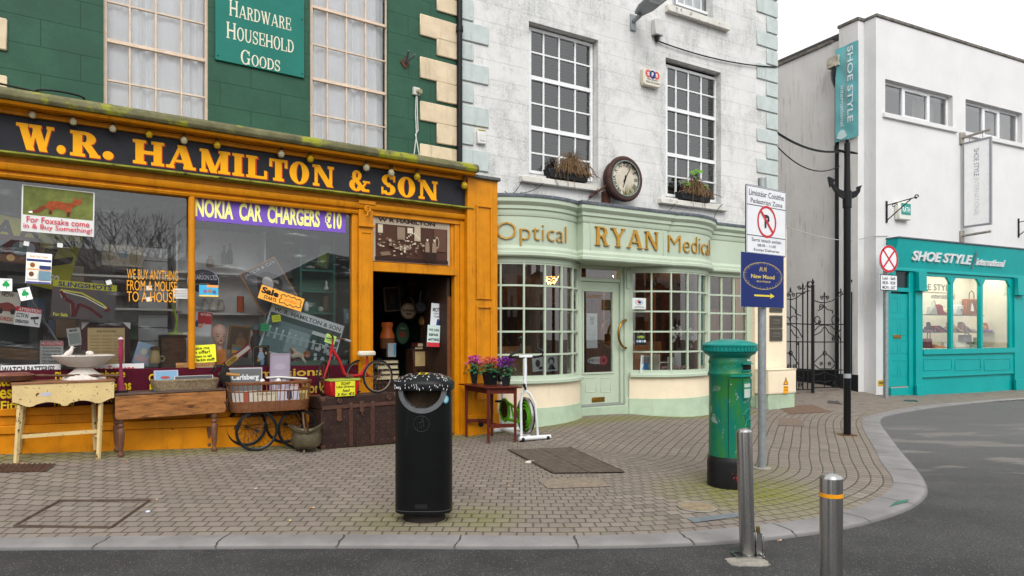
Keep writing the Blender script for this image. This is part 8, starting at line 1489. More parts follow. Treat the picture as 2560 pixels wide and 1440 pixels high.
sx=xF-.07;cg=MB();cg.tube([e(sx,.62+.15*math.cos(2*PI*i/24),.36+.15*math.sin(2*PI*i/24))for i in range(24)],.022,8,True);cg.tube([e(sx,.14,.25),e(sx,.6,.235)],.022,8);cg.tube([e(sx,.14,.4),e(sx,.6,.5)],.02,8);cg.tube([e(sx,.3,.26),e(sx,.4,.45)],.015,6);t.p('chain_guard',cg,M_LIMEG,ang=80);t.p('guard_disc',fb(sx+.01,.62,.36,.14,.03),P('#1f201f',.4))
t.p('crank',MB().cyl(e(sx-.03,.62,.36),e(sx-.06,.62,.36),.018,8).tube([e(sx-.06,.62,.36),e(sx-.07,.5,.5)],.013,6),P('#3a3a3c',.4,.6));pc=e(sx-.13,.5,.5);t.p('pedal',MB().ob(pc,(.12,.08,.028),math.atan2(fx.y,fx.x)),P('#1d1d1f',.6),bev=.006)
t.p('seat_tube',MB().tube([e(xF-.02,.85,.06),e(xF-.02,.8,.5),e(xF-.02,.86,.86)],.022,8),M_BWH);t.p('saddle',MB().sph((0,0,0),.12,14,.4).xf(Matrix.Translation(e(xF-.02,.88,.9))),P('#1b1b1d',.5));t.p('knob',MB().cyl(e(xF-.02,.03,.7),e(xF-.06,-.02,.75),.018,8).sph(e(xF-.065,-.025,.76),.024,8),P('#222224',.5))
cbp=e(xF-.13,.55,.83);mb=MB();mb.ob(cbp,(.15,.04,.12),math.atan2(fx.y,fx.x)+.1);t.p('console',mb,P('#202124',.4),bev=.006)
mb=MB()
for i in range(4):
    for s_ in(1,-1):o_=MB();o_.add([(-.05+.028*i,-.022,0),(-.038+.028*i,-.022,0),(-.022+.028*i,-.022,s_*.04),(-.034+.028*i,-.022,s_*.04)],[(0,1,2,3)if s_>0 else(3,2,1,0)]);o_.xf(Matrix.Translation(cbp)@Matrix.Rotation(math.atan2(fx.y,fx.x)+.1,4,'Z'));mb.merge(o_)
t.p('chevrons',mb,P('#d8d8d4'),flat=True)
# ================================================================== STREET FURNITURE
M_BIN=mat('bin_black','#0d0e0f',.38,var=.2,scale=7,bump=.06,bscale=30,streak='#3a3c3e',streak_at=.7,spec=.2);kbn=BIN.y/FPX
t=G_('litter_bin','tall black litter bin speckled with white chips on its domed lid','litter bin',BIN+Vector((0,.0,0)),0);wb_=70.5*kbn;db_=.16
def bp_(a,k=1.0):n=2.6;c,s_=math.cos(a),math.sin(a);return(wb_*k*math.copysign(abs(c)**(2/n),c),db_*(k if k>1 else 1)*math.copysign(abs(s_)**(2/n),s_))
zB0=(1300-1283)*kbn+.02;zT0=EYE-(932-HY)*kbn-BIN.z;zR=EYE-(972-HY)*kbn-BIN.z
t.p('foot',MB().lathe([(.17,-.03),(.17,.02),(.15,zB0+.02)],(0,.02,0),28,1,.75),mat('bin_foot','#2a2522',.8,var=.3))
n_=120;mz=60;vs=[];fs=[]
for j in range(mz+1):
    z=zB0+(zR-zB0)*j/mz
    for i in range(n_):x_,y_=bp_(2*PI*i/n_);vs.append((x_,y_,z))
cxh,czh,rxh,rzh=(1061-1060)*kbn,zR+.0,47*kbn,44*kbn
for j in range(mz):
    for i in range(n_):
        a,c=vs[j*n_+i],vs[(j+1)*n_+(i+1)%n_];mx,my,mzz=(a[0]+c[0])/2,(a[1]+c[1])/2,(a[2]+c[2])/2
        if my<0 and((mx-cxh)/rxh)**2+((mzz-czh)/rzh)**2<1:continue
        fs.append((j*n_+i,j*n_+(i+1)%n_,(j+1)*n_+(i+1)%n_,(j+1)*n_+i))
fs.append(tuple(range(n_-1,-1,-1)))
t.p('body',MB().add(vs,fs),M_BIN,ang=50)
def onbin(x_,z,o=.004):
    q=min(.999,abs(x_)/wb_)**2.6;return(x_,-db_*(1-q)**(1/2.6)-o,z)
mb=MB();r0,r1=1.0,1.26;m_=40
vs=[]
for i in range(m_+1):
    a=PI+PI*i/m_
    for r in(r0,r1):vs.append(onbin(cxh+rxh*r*math.cos(a),czh+rzh*r*math.sin(a)-.001,.006))
t.p('aperture_trim',mb.add(vs,[(2*i,2*i+1,2*i+3,2*i+2)for i in range(m_)]),mat('brushed_trim','#77797b',.4,.6,var=.1,scale=20),ang=80)
vs=[]
for i in range(m_+1):
    a=PI+PI*i/m_;p=onbin(cxh+rxh*math.cos(a),czh+rzh*math.sin(a),.006);vs+=[p,(p[0]*.96,p[1]+.06,p[2])]
t.p('aperture_lip',MB().add(vs,[(2*i,2*i+2,2*i+3,2*i+1)for i in range(m_)]),bpy.data.materials['brushed_trim'],ang=80)
t.p('liner',MB().box(-wb_*.9,wb_*.9,-.02,.1,zR-.5,zR+.0),mat('bin_liner','#4a3d2e',.8,var=.4,scale=8))
lid=MB();prf=[(1.0,zR-.002),(1.07,zR-.0),(1.075,zR+.045),(1.04,zR+.062),(.9,zR+.09),(.6,zT0-.012),(.25,zT0-.002),(.001,zT0)];vs=[]
for k,z in prf:
    for i in range(n_):x_,y_=bp_(2*PI*i/n_);vs.append((x_*k,y_*(k+.08),z))
lid.add(vs,[(i*n_+j,i*n_+(j+1)%n_,(i+1)*n_+(j+1)%n_,(i+1)*n_+j)for i in range(len(prf)-1)for j in range(n_)]);lidp=t.p('lid',lid,M_BIN,ang=50)
mb=MB();rr=random.Random(5)
def lidpt(x_,y_):
    q=(abs(x_/wb_)**2.6+abs(y_/(db_*1.08))**2.6)**(1/2.6);zz_=[p[1]for p in prf];kk_=[p[0]for p in prf]
    for i in range(3,len(prf)-1):
        if kk_[i+1]<=q<=kk_[i]:f=(q-kk_[i+1])/(kk_[i]-kk_[i+1]);return zz_[i+1]+(zz_[i]-zz_[i+1])*f
    return None
for i in range(170):
    x_,y_=rr.uniform(-wb_,wb_),rr.uniform(-db_,db_*.7);z=lidpt(x_,y_)
    if z is None:continue
    a=rr.uniform(0,PI);L_,w_=rr.uniform(.005,.012),rr.uniform(.0014,.0026);dx,dy=math.cos(a)*L_,math.sin(a)*L_*.8;ex,ey=-math.sin(a)*w_,math.cos(a)*w_;q=[]
    for sx_,sy_ in((-dx-ex,-dy-ey),(dx-ex,dy-ey),(dx+ex,dy+ey),(-dx+ex,-dy+ey)):zz_=lidpt(x_+sx_,y_+sy_);q.append((x_+sx_,y_+sy_,(zz_ if zz_ else z)+.003))
    mb.add(q,[(0,1,2,3)])
for i in range(34):
    x_=rr.uniform(-wb_*.98,wb_*.98);z=rr.uniform(zR+.004,zR+.045);p=onbin(x_/1.08,z,0);y_=p[1]*1.155-.002;a=rr.uniform(0,PI);L_=.007;mb.add([(x_-.002,y_,z-L_),(x_+.002,y_,z-L_),(x_+.002+.004*math.cos(a),y_,z+L_),(x_-.002+.004*math.cos(a),y_,z+L_)],[(0,1,2,3)])
t.p('white_chips',mb,P('#d4d6d8',.6),parent=lidp,kind='stuff',flat=True)
z=lidpt(0,-.06)+.005;mb=MB();mb.add([(-.035,-.095,lidpt(-.035,-.095)+.005),(.035,-.095,lidpt(.035,-.095)+.005),(.035,-.03,lidpt(.035,-.03)+.005),(-.035,-.03,lidpt(-.035,-.03)+.005)],[(0,1,2,3)]);t.p('yellow_sticker',mb,P('#d2b81c',.5),parent=lidp);mb=MB();mb.add([(-.02,-.085,lidpt(-.02,-.085)+.0065),(.02,-.085,lidpt(.02,-.085)+.0065),(.02,-.05,lidpt(.02,-.05)+.0065),(-.02,-.05,lidpt(-.02,-.05)+.0065)],[(0,1,2,3)]);t.p('sticker_print',mb,K,parent=lidp)
xs_,zs2=(1118-1060)*kbn,EYE-(995-HY)*kbn-BIN.z;st=MB();r=8*kbn;st.add([onbin(xs_+r*.8*math.cos(2*PI*i/18),zs2+r*1.25*math.sin(2*PI*i/18),.003)for i in range(18)],[tuple(range(18))]);st.m(1);st.add([onbin(xs_+r*.55*math.cos(2*PI*i/18),zs2+r*.9*math.sin(2*PI*i/18),.0045)for i in range(18)],[tuple(range(18))]);t.p('round_sticker',st,[P('#5a9ab8',.4),P('#9ac4c8',.4)])
zl=EYE-(1053-HY)*kbn-BIN.z;em=MB();rE=19*kbn;em.tube([onbin(rE*math.cos(2*PI*i/30),zl+rE*math.sin(2*PI*i/30),.001)for i in range(30)],.0035,6,True)
em.tube([onbin(-.005,zl+.035,.002),onbin(.012,zl+.03,.002),onbin(.02,zl-.03,.002)],.004,5);em.tube([onbin(.012,zl+.02,.002),onbin(-.012,zl+.005,.002),onbin(-.022,zl+.01,.002)],.004,5);em.tube([onbin(.002,zl-.005,.002),onbin(.0,zl-.04,.002)],.004,5);em.sph(onbin(.01,zl+.045,.002),.007,6);em.tube([onbin(-.035,zl+.005,.002),onbin(-.03,zl-.035,.002),onbin(-.012,zl-.035,.002),onbin(-.008,zl+.005,.002)],.003,5);t.p('litter_emblem',em,mat('emblem_black','#26282a',.45),ang=80)
zz=EYE-(1277-HY)*kbn-BIN.z;sc=MB();sc.tube([onbin(wb_*.97*(i/15-1),zB0+.028-.006*abs(i/15-1),.002)for i in range(31)],.003,4);t.p('bottom_seam',sc,P('#3a3c3e',.5),ang=80);t.p('maker_plate',MB().add([onbin(-.05,zB0+.05,.002),onbin(.045,zB0+.05,.002),onbin(.045,zB0+.085,.002),onbin(-.05,zB0+.085,.002)],[(0,1,2,3)]),P('#1d1e20',.5))
b=NB('postbox_green');v=b.tc();n1=b.noise(4,5,.7,b.tc(sc=(1.5,1.5,.5)));n2=b.noise(7.5,6,.72,b.tc(sc=(1,1,.55)),.6);sp=b.node('SeparateXYZ');b.l.new(v,sp.inputs[0])
col=b.mix(b.ramp(n1,.42,.62),sc3(lin('#0e6a58'),.95),sc3(lin('#337a3c'),.8));col=b.mix(b.ramp(b.noise(3,4,.6),.5,.7,0,.6),col,sc3(lin('#0a5a50'),.9));zone=b.math('MULTIPLY',b.ramp(sp.outputs[2],1.02,.9),b.ramp(sp.outputs[2],.3,.4))
col=b.mix(b.math('MULTIPLY',b.ramp(n2,.59,.605),zone),col,sc3(lin('#86948f'),.9));col=b.mix(b.math('MULTIPLY',b.ramp(b.noise(16,5,.8),.68,.71),zone),col,sc3(lin('#8a8a3a'),.7))
M_POST=b.fin(col,.33,0,b.bump(b.noise(40,4,.7),.1,.004,b.bump(n2,.25,.004)))
M_POSTT=mat('postbox_teal','#138076',.3,var=.12,scale=7,bump=.08,bscale=20);M_POSTB=mat('postbox_black','#161516',.4,var=.3,scale=10,wear='#5a3b36',wear_at=.7,wscale=14,bump=.25)
kp_=PBX.y/FPX;t=G_('post_box','round green cast iron post box with chipped paint and black foot','post box',PBX,rad(0));rb_=50.5*kp_;zz=lambda y:EYE-(y-HY)*kp_-PBX.z
t.p('foot',MB().lathe([(rb_*1.08,-.03),(rb_*1.08,zz(1150)),(rb_*1.04,zz(1143)),(rb_*1.0,zz(1137))],(0,0,0),40),M_POSTB)
t.p('body',MB().lathe([(rb_*1.0,zz(1137)+.001),(rb_*.985,zz(1000)),(rb_*.985,zz(942)),(rb_*1.04,zz(938)),(rb_*1.05,zz(932)),(rb_*1.0,zz(929)),(rb_*.98,zz(912)),(rb_*1.02,zz(904)),(rb_*.98,zz(899)),(rb_*.96,zz(893))],(0,0,0),48),M_POST)
t.p('neck',MB().lathe([(rb_*.96,zz(893)+.001),(rb_*1.05,zz(888)),(rb_*1.2,zz(884)),(rb_*1.26,zz(880))],(0,0,0),48),M_POSTT)
cap=MB().lathe([(rb_*1.24,zz(880)+.001),(rb_*1.28,zz(878)),(rb_*1.28,zz(866)),(rb_*1.33,zz(865)),(rb_*1.33,zz(861)),(rb_*1.2,zz(857)),(rb_*.8,zz(851)),(rb_*.35,zz(848)),(1e-4,zz(847.5))],(0,0,0),48);cp_=t.p('cap',cap,M_POSTT)
mb=MB()
for i in range(44):a=2*PI*i/44;mb.ob((rb_*1.29*math.cos(a),rb_*1.29*math.sin(a),zz(872)),(.012,.022,10*kp_),a)
t.p('dentils',mb,M_POSTT,parent=cp_,kind='stuff')
FA=rad(-64)
def pb(ang,r,z):return(rb_*r*math.cos(ang),rb_*r*math.sin(ang),z)
def patch(a0,a1,z0,z1,r,n=10):
    mb=MB();vs=[]
    for i in range(n+1):a=a0+(a1-a0)*i/n;vs+=[pb(a,r,z0),pb(a,r,z1)]
    return mb.add(vs,[(2*i,2*i+2,2*i+3,2*i+1)for i in range(n)])
def apx(px):return-math.acos(max(-1,min(1,(px-1824)*kp_/rb_)))
def hood(px0,px1,y0,y1,r0,r1,m,nm):
    mb=MB();vs=[];n=12
    for i in range(n+1):a=apx(px0)+(apx(px1)-apx(px0))*i/n;vs+=[pb(a,r0,zz(y1)),pb(a,r1,zz(y1)),pb(a,r1,zz(y0)),pb(a,r0,zz(y0))]
    fs=[(4*i+j,4*(i+1)+j,4*(i+1)+j+1,4*i+j+1)for i in range(n)for j in range(3)]+[(0,1,2,3),(4*n+3,4*n+2,4*n+1,4*n)];return t.p(nm,mb.add(vs,fs),m)
hood(1838,1871,906,909,1.0,1.1,M_POSTT,'slot_hood');hood(1839,1871,923,926,1.0,1.06,M_POSTT,'slot_lip');t.p('slot',patch(apx(1841),apx(1869),zz(922),zz(911),1.02),P('#0a0d0c',.8));hood(1810,1873.5,934,939,.98,1.07,M_POSTT,'door_hood')
t.p('white_chip',patch(apx(1852),apx(1865),zz(901),zz(897),1.035,5),P('#c9d2ce'))
fr=[(1841,1869.5,945,949),(1841,1869.5,990,994),(1841,1844,949,990),(1866.5,1869.5,949,990)]
mbf=MB()
for a0,a1,y0,y1 in fr:
    vs=[];n=6
    for i in range(n+1):a=apx(a0)+(apx(a1)-apx(a0))*i/n;vs+=[pb(a,.98,zz(y1)),pb(a,1.04,zz(y1)),pb(a,1.04,zz(y0)),pb(a,.98,zz(y0))]
    mbf.add(vs,[(4*i+j,4*(i+1)+j,4*(i+1)+j+1,4*i+j+1)for i in range(n)for j in range(3)]+[(0,1,2,3),(4*n+3,4*n+2,4*n+1,4*n)])
t.p('notice_frame',mbf,M_POST);no=t.p('notice',patch(apx(1844),apx(1866.5),zz(990),zz(949),1.005),P('#b9c2bd',.3))
t.p('notice_print',patch(apx(1844),apx(1866.5),zz(956),zz(949),1.008).merge(patch(apx(1844),apx(1866.5),zz(969),zz(965),1.008)),P('#2a8060',.4),parent=no)
t.p('door_seam',MB().tube([pb(apx(1806),1.0,zz(1135)),pb(apx(1806),.992,zz(943))],.003,4),P('#0a2a22'));t.p('keyhole',MB().sph(pb(apx(1812),.99,zz(958)),.008,6),P('#c0c6c2',.3,.5))
mb=MB();text(mb,'POST',apx(1796),apx(1825),zz(923),zz(911),0,.012,0,lambda a,z:pb(a,1.0,z));t.p('raised_lettering',mb,mat('raised_green','#2a8a78',.3),flat=True)
mb=MB();ca,cz=apx(1857),zz(1037)
def crp(x_,z):return pb(ca+x_/rb_,1.0,cz+z)
mb.tube([crp(.045*math.cos(rad(a)),.02+.05*math.sin(rad(a)))for a in range(30,340,20)],.006,6);mb.tube([crp(-.02,.05),crp(.02,.05),crp(.03,.02),crp(0,.0),crp(.03,-.05)],.005,5);mb.tube([crp(-.05,-.11),crp(-.02,-.03),crp(.02,-.1)],.006,6);mb.tube([crp(-.07,.02),crp(-.05,.035),crp(-.03,.02)],.005,5);mb.tube([crp(.035,-.02),crp(.06,-.1)],.005,5);t.p('royal_cypher',mb,M_POSTT,ang=80)
mb=MB();rr=random.Random(8)
for i in range(26):a=apx(1826)+rr.gauss(0,.12);z=zz(1185)+rr.gauss(0,.035);mb.sph(pb(a,1.085,z),rr.uniform(.003,.007),5)
t.p('red_paint_flecks',mb,P('#b8303c'),kind='stuff')
b=NB('brushed_steel');sp_=b.noise(60,3,.6,b.tc(sc=(1,1,.04)));n2=b.noise(6,4,.7,b.tc(sc=(1,1,.3)))
M_STEEL=b.fin(b.mix(sp_,(.36,.35,.34),(.52,.51,.49)),b.math('ADD',.2,b.math('MULTIPLY',n2,.14)),1.0,b.bump(sp_,.06,.001))
b.b.inputs['Anisotropic'].default_value=.5;b.b.inputs['Anisotropic Rotation'].default_value=.25;tn=b.node('Tangent');tn.direction_type='RADIAL';tn.axis='Z';b.l.new(tn.outputs[0],b.b.inputs['Tangent'])
M_RFL=P('#e89a18',.4)
def bollard(p,r,h,label,lean=0,band=False):
    t=G_('bollard',label,'bollard',p,0,'stainless steel bollards');t.e.rotation_euler=(0,lean,0)
    t.p('post',MB().lathe([(r,-.05),(r,h-.006),(r*.985,h),(r*.8,h+.012),(r*.4,h+.02),(1e-4,h+.022)],(0,0,0),40),M_STEEL,ang=25)
    if band:t.p('reflective_band',MB().lathe([(r+.0015,band-.009),(r+.0015,band+.009)],(0,0,0),40),M_RFL,ang=80)
    return t
pL=onz(1869,1390,0.0);rL=19*pL.y/FPX;hL=EYE-(1078-HY)*pL.y/FPX;t=bollard(pL,rL,hL,'plain steel bollard leaning slightly, locked into a plate in the road',rad(-1.6))
t.p('locking_lug',MB().box(rL,rL+.045,-.025,.025,-.02,.17).box(rL+.045,rL+.06,-.03,.03,0,.15),M_STEEL,bev=.004);t.p('padlock',MB().box(rL+.005,rL+.03,-.03,-.008,.16,.21),mat('lock_brass','#6f5a2c',.4,.6),bev=.004)
M_CONC=mat('concrete','#8f8a80',.9,var=.2,scale=14,bump=.5,bscale=30)
pp=onz(1862,1404,.006);fp=MB();rr=random.Random(19);fp.prz([((.135+rr.uniform(-.012,.012))*math.copysign(abs(math.cos(2*PI*i/36))**.5,math.cos(2*PI*i/36))+.02,(.085+rr.uniform(-.01,.01))*math.copysign(abs(math.sin(2*PI*i/36))**.5,math.sin(2*PI*i/36)))for i in range(36)],-.01,.006);solo('bollard_footing','rough concrete patch around the foot of the leaning bollard','footing',fp,M_CONC,W0,(pp.x,pp.y,0),own=True)
gb=MB();gb.box(-.1,.1,-.07,-.058,.0065,.014).box(-.1,.1,.058,.07,.0065,.014).box(-.1,-.088,-.058,.058,.0065,.014).box(.088,.1,-.058,.058,.0065,.014);solo('bollard_socket','square metal socket frame set in the concrete at the leaning bollard','frame',gb,M_STEEL,W0,(pL.x,pL.y-.0,0),own=True)
dR=3.27;pR=Vector(((2078-CX)/FPX*dR,dR,0));bollard(pR,27*dR/FPX,EYE-(1189-HY)*dR/FPX-.01,'upright steel bollard with an orange band round its top',0,EYE-(1236-HY)*dR/FPX)
kq=POLE.y/FPX;zz=lambda y:EYE-(y-HY)*kq
t=G_('sign_post','galvanised round post carrying the pedestrian zone and boutique signs','post',POLE,0);t.p('pole',MB().cyl((0,0,-.05),(0,0,zz(446)-POLE.z),10*kq,16),M_GALVP);t.p('collar',MB().lathe([(.1,0),(.1,.012),(10*kq,.02)],(0,0,0),14),M_CONC)
FP=Fr(POLE.x,POLE.y-.065,36)
def signrect(xl,yt,yb,xr):return FP.rect(xl,yt,yb,xr,0)
u0,u1,z0,z1=signrect(1866,460,632,1965)
t=T('pedestrian_zone_sign','white bilingual pedestrian zone sign with red no parking roundel','road sign',FP,((u0+u1)/2,0,z0));uc,wS,hS=(u0+u1)/2,u1-u0,z1-z0
def rr_pts(u0,u1,z0,z1,r):
    o=rrect(u1-u0,z1-z0,r,5);return[(x_+(u0+u1)/2,z_+(z0+z1)/2)for x_,z_ in o]
t.p('plate',MB().prism(rr_pts(u0,u1,z0,z1,.025),0,.004),M_SIGNW);t.p('border',MB().prism(rr_pts(u0-.006,u1+.006,z0-.006,z1+.006,.03),.0045,.012),M_SIGNK)
zA_,zB__=z0+hS*.715,z0+hS*.27
mb=MB()
for a in((u0+.008,u1-.008,z1-.012,z1-.006),(u0+.008,u1-.008,z0+.006,z0+.012),(u0+.006,u0+.012,z0+.014,z1-.014),(u1-.012,u1-.006,z0+.014,z1-.014),(u0+.012,u1-.012,zA_-.004,zA_+.004),(u0+.012,u1-.012,zB__-.004,zB__+.004)):mb.add([(a[0],-.0012,a[2]),(a[1],-.0012,a[2]),(a[1],-.0012,a[3]),(a[0],-.0012,a[3])],[(0,1,2,3)])
for s_,xa,xb,za,zb__ in(('Limist\u00e9ar Coisithe',.06,.94,.855,.94),('Pedestrian Zone',.10,.90,.745,.815),('Earra\u00ed isteach amh\u00e1in',.13,.87,.185,.235),('08:00 - 11:00',.27,.73,.115,.155),('Except Deliveries',.18,.82,.035,.085)):text(mb,s_,u0+wS*xa,u0+wS*xb,z0+hS*za,z0+hS*zb__,-.0016,.004)
text(mb,'P',uc-.042,uc+.05,z0+hS*.4,z0+hS*.6,-.0018,.05)
t.p('lettering',mb,M_SIGNK,flat=True)
v_,f_=_arc(uc,z0+hS*.495,wS*.24,wS*.24,.026,.026,0,360,40);mb=MB().add([(a,-.0026,b_)for a,b_ in v_],f_);R2=wS*.22;c45=math.cos(rad(45))*R2;nv=.016*c45/R2;zc=z0+hS*.495
mb.add([(uc-c45-nv,-.0034,zc+c45-nv),(uc+c45-nv,-.0034,zc-c45-nv),(uc+c45+nv,-.0034,zc-c45+nv),(uc-c45+nv,-.0034,zc+c45+nv)],[(0,1,2,3)]);t.p('red_roundel',mb,M_SIGNR,flat=True)
u0,u1,z0,z1=FP.rect(1852.5,629,766,1958.5,-.012);wS,hS,uc=u1-u0,z1-z0,(u0+u1)/2;M_NAVY=mat('navy_board','#0e2468',.5,var=.08,bump=.02);M_GOLDP=P('#d9bf55',.4)
t=T('boutique_sign','navy blue boutique sign with gold oval and yellow arrow on the post','sign',FP,(uc,-.012,z0));t.p('board',MB().box(u0,u1,-.016,-.012,z0,z1),M_NAVY);t.p('back_edge',MB().box(u0-.003,u1+.003,-.0115,-.008,z0-.003,z1+.003),P('#c9ccd2',.4))
mb=MB();rr=random.Random(4);ce=z0+hS*.585
for i in range(520):
    a=rr.uniform(0,2*PI);k=1-abs(rr.gauss(0,.07));x_,z_=uc+wS*.46*k*math.cos(a),ce+hS*.255*k*math.sin(a);r=rr.uniform(.0015,.0034);mb.add([(x_-r,-.0166,z_),(x_,-.0166,z_-r),(x_+r,-.0166,z_),(x_,-.0166,z_+r)],[(0,1,2,3)])
v_,f_=_arc(uc,ce,wS*.46,hS*.255,.004,.004,0,360,48);mb.add([(a,-.0166,b_)for a,b_ in v_],f_)
t.p('gold_oval',mb,M_GOLDP,flat=True);mb=MB();mb2=MB();text(mb,'New Mood',uc-wS*.28,uc+wS*.27,ce-hS*.05,ce+hS*.025,-.0168,.02);text(mb,'BOUTIQUE',uc-wS*.15,uc+wS*.17,ce-hS*.125,ce-hS*.09,-.0168,.012)
for sx_ in(-.05,.05):
    x0_=uc+wS*sx_;pts=[(x0_-.03,ce+hS*.08),(x0_-.012,ce+hS*.17),(x0_-.005,ce+hS*.09),(x0_+.015,ce+hS*.17),(x0_+.02,ce+hS*.08)]
    for p,q in zip(pts,pts[1:]):mb.add([(p[0]-.003,-.0168,p[1]),(p[0]+.003,-.0168,p[1]),(q[0]+.003,-.0168,q[1]),(q[0]-.003,-.0168,q[1])],[(0,1,2,3)])
t.p('lettering',mb,M_GOLDP,flat=True);zc=z0+hS*.215;t.p('arrow',MB().prism([(uc-wS*.21,zc-.009),(uc+wS*.18,zc-.009),(uc+wS*.16,zc-.03),(uc+wS*.27,zc),(uc+wS*.16,zc+.03),(uc+wS*.18,zc+.009),(uc-wS*.21,zc+.009)],-.018,-.0165),P('#e6cf3a',.4))
ka=ANC.y/FPX;zz=lambda y:EYE-(y-HY)*ka-ANC.z;M_GLOSSB=mat('gloss_black','#141517',.3,var=.15,scale=20,bump=.08)
t=G_('anchor_post','tall slim black post with a cast anchor and ball finial','post',ANC,0);r=8.6*ka
t.p('pole',MB().cyl((0,0,-.05),(0,0,zz(520)),r,18,r).cyl((0,0,zz(520)),(0,0,zz(390)),r*.98,18,r*.8),M_GLOSSB);t.p('base_plate',MB().box(-.11,.11,-.09,.09,-.02,.012),M_RUST,bev=.004);t.p('grey_tape',MB().cyl((0,0,zz(945)),(0,0,zz(934)),r+.002,18),P('#9aa0a4'))
Ra=rad(12)
def ap(x_,z):return(x_*ka*math.cos(Ra),x_*ka*math.sin(Ra)-.0,zz(z))
t.p('anchor_shank',MB().cyl((0,0,zz(520)),(0,0,zz(478)),r*1.25,16),M_GLOSSB);t.p('top_shank',MB().cyl((0,0,zz(390)),(0,0,zz(357)),r*.85,14),M_GLOSSB);t.p('finial',MB().sph((0,0,zz(352)),5*ka,12),M_GLOSSB)
st=MB().tube([ap(-32,375),ap(-8,380),ap(8,380),ap(29,382)],[.012,.022,.022,.012],8);t.p('anchor_stock',st,M_GLOSSB,ang=80)
cu=[(-50,452),(-38,470),(-24,483),(-8,489),(10,489),(24,484),(34,474),(36,466)]
def hook(pts,w_):
    mb=MB();n=len(pts)
    for i in range(n-1):
        a,c=Vector(pts[i]),Vector(pts[i+1]);wa,wc_=w_[i],w_[i+1];mb.add([ap(a.x,a.y-wa),ap(c.x,c.y-wc_),ap(c.x,c.y+wc_),ap(a.x,a.y+wa)],[(0,1,2,3)])
    return mb
ar=MB();tk=.03
for i in range(len(cu)-1):
    a,c=cu[i],cu[i+1];wa,wc_=[2.5,5.5,8,9,9,8,5.5,3][i],[2.5,5.5,8,9,9,8,5.5,3][i+1];q=[ap(a[0],a[1]+wa),ap(c[0],c[1]+wc_),ap(c[0],c[1]-wc_),ap(a[0],a[1]-wa)];ar.add([(x_,y_-tk,z)for x_,y_,z in q]+[(x_,y_+tk,z)for x_,y_,z in q],[(0,1,2,3),(7,6,5,4),(0,4,5,1),(2,6,7,3),(1,5,6,2),(3,7,4,0)])
t.p('anchor_arms',ar,M_GLOSSB)
for pts in(((-54,445),(-36,452),(-48,470)),((40,462),(30,480),(28,466))):q=[ap(*p)for p in pts];fl=MB();fl.add([(x_,y_-tk*1.1,z)for x_,y_,z in q]+[(x_,y_+tk*1.1,z)for x_,y_,z in q],[(0,1,2),(5,4,3),(0,3,4,1),(1,4,5,2),(2,5,3,0)]);t.p('fluke',fl,M_GLOSSB)
def w_px(F,px,py,w):u,z=F.hit(px,py,w);return F.world(u,w,z)
e1=w_px(Y,1943,332,-.02);e2=S.world(-.2,.78,S.hit(2090,356,.3)[1]);solo('span_cable','thick black cable sagging across the passage to the white wall','cable',MB().tube(sag(e1,e2,.14,20),.025,6),M_BLACKM,W0,(0,0,0),own=True)
e1=w_px(Y,1943,366,-.02);e2=S.world(-.2,.8,S.hit(2088,394,.3)[1]);solo('span_cable','thinner black cable drooping low across the passage','cable',MB().tube(sag(e1,e2,.28,20),.013,6),M_BLACKM,W0,(0,0,0),own=True)
e1=w_px(Y,1965,566,-.15);e2=S.world(-.22,.5,S.hit(2145,596,.1)[1]);e3=S.world(.4,-.02,zft+.08);solo('white_wire','thin white wire strung from the cream pillar to the teal shop front','cable',MB().tube(sag(e1,e2,.05,12)+[tuple(S.world(-.05,-.02,S.hit(2188,590,0)[1]))]+[tuple(e3)],.008,5),P('#b9b9b4'),W0,(0,0,0),own=True)
def ground_poly(name,label,cat,pxs,m,dz=.006,extra=None,group=None,th=.0):
    pts=[gp(*p)for p in pxs];c=sum(pts,Vector())/len(pts);mb=MB();z_=[gz(p.x,p.y)+dz for p in pts]
    n=len(pts);ar=sum(pts[i].x*pts[(i+1)%n].y-pts[(i+1)%n].x*pts[i].y for i in range(n));idx=tuple(range(n))if ar>0 else tuple(range(n-1,-1,-1));mb.add([(p.x-c.x,p.y-c.y,z-c.z)for p,z in zip(pts,z_)],[idx]);return solo(name,label,cat,mb,m,W0,(c.x,c.y,c.z),group,own=True),pts
def subdiv_sheet(pts4,n,dz):
    mb=MB();vs=[]
    for j in range(n+1):
        for i in range(n+1):a=pts4[0].lerp(pts4[1],i/n);b_=pts4[3].lerp(pts4[2],i/n);p=a.lerp(b_,j/n);vs.append((p.x,p.y,gz(p.x,p.y)+dz))
    mb.add(vs,[(j*(n+1)+i,j*(n+1)+i+1,(j+1)*(n+1)+i+1,(j+1)*(n+1)+i)for j in range(n)for i in range(n)]);return mb
def cover(name,label,cat,pxs,m,dz=.006,n=5):
    pts=[gp(*p)for p in pxs];mb=subdiv_sheet(pts,n,dz);c=sum(pts,Vector())/4;mb.xf(Matrix.Translation(-c));return solo(name,label,cat,mb,m,W0,tuple(c),own=True,ang=60),pts
M_GRATE=mat('grate_iron','#554b42',.75,var=.2,scale=10,bump=.3);M_SLOT=P('#1d1815',.9)
o,pts=cover('cellar_grate','large rusty brown cellar grating of fine bars in the pavement','grating',[(1385,1185),(1560,1183),(1425,1121),(1272,1127)],M_SLOT,.007,6)
mb=MB();a,b_,c,d=pts
for k in range(27):
    f=(k+.5)/27;p,q=a.lerp(d,f),b_.lerp(c,f);mb.tube([(lambda s_:(s_.x,s_.y,gz(s_.x,s_.y)+.011))(p.lerp(q,j/6))for j in range(7)],.011,4)
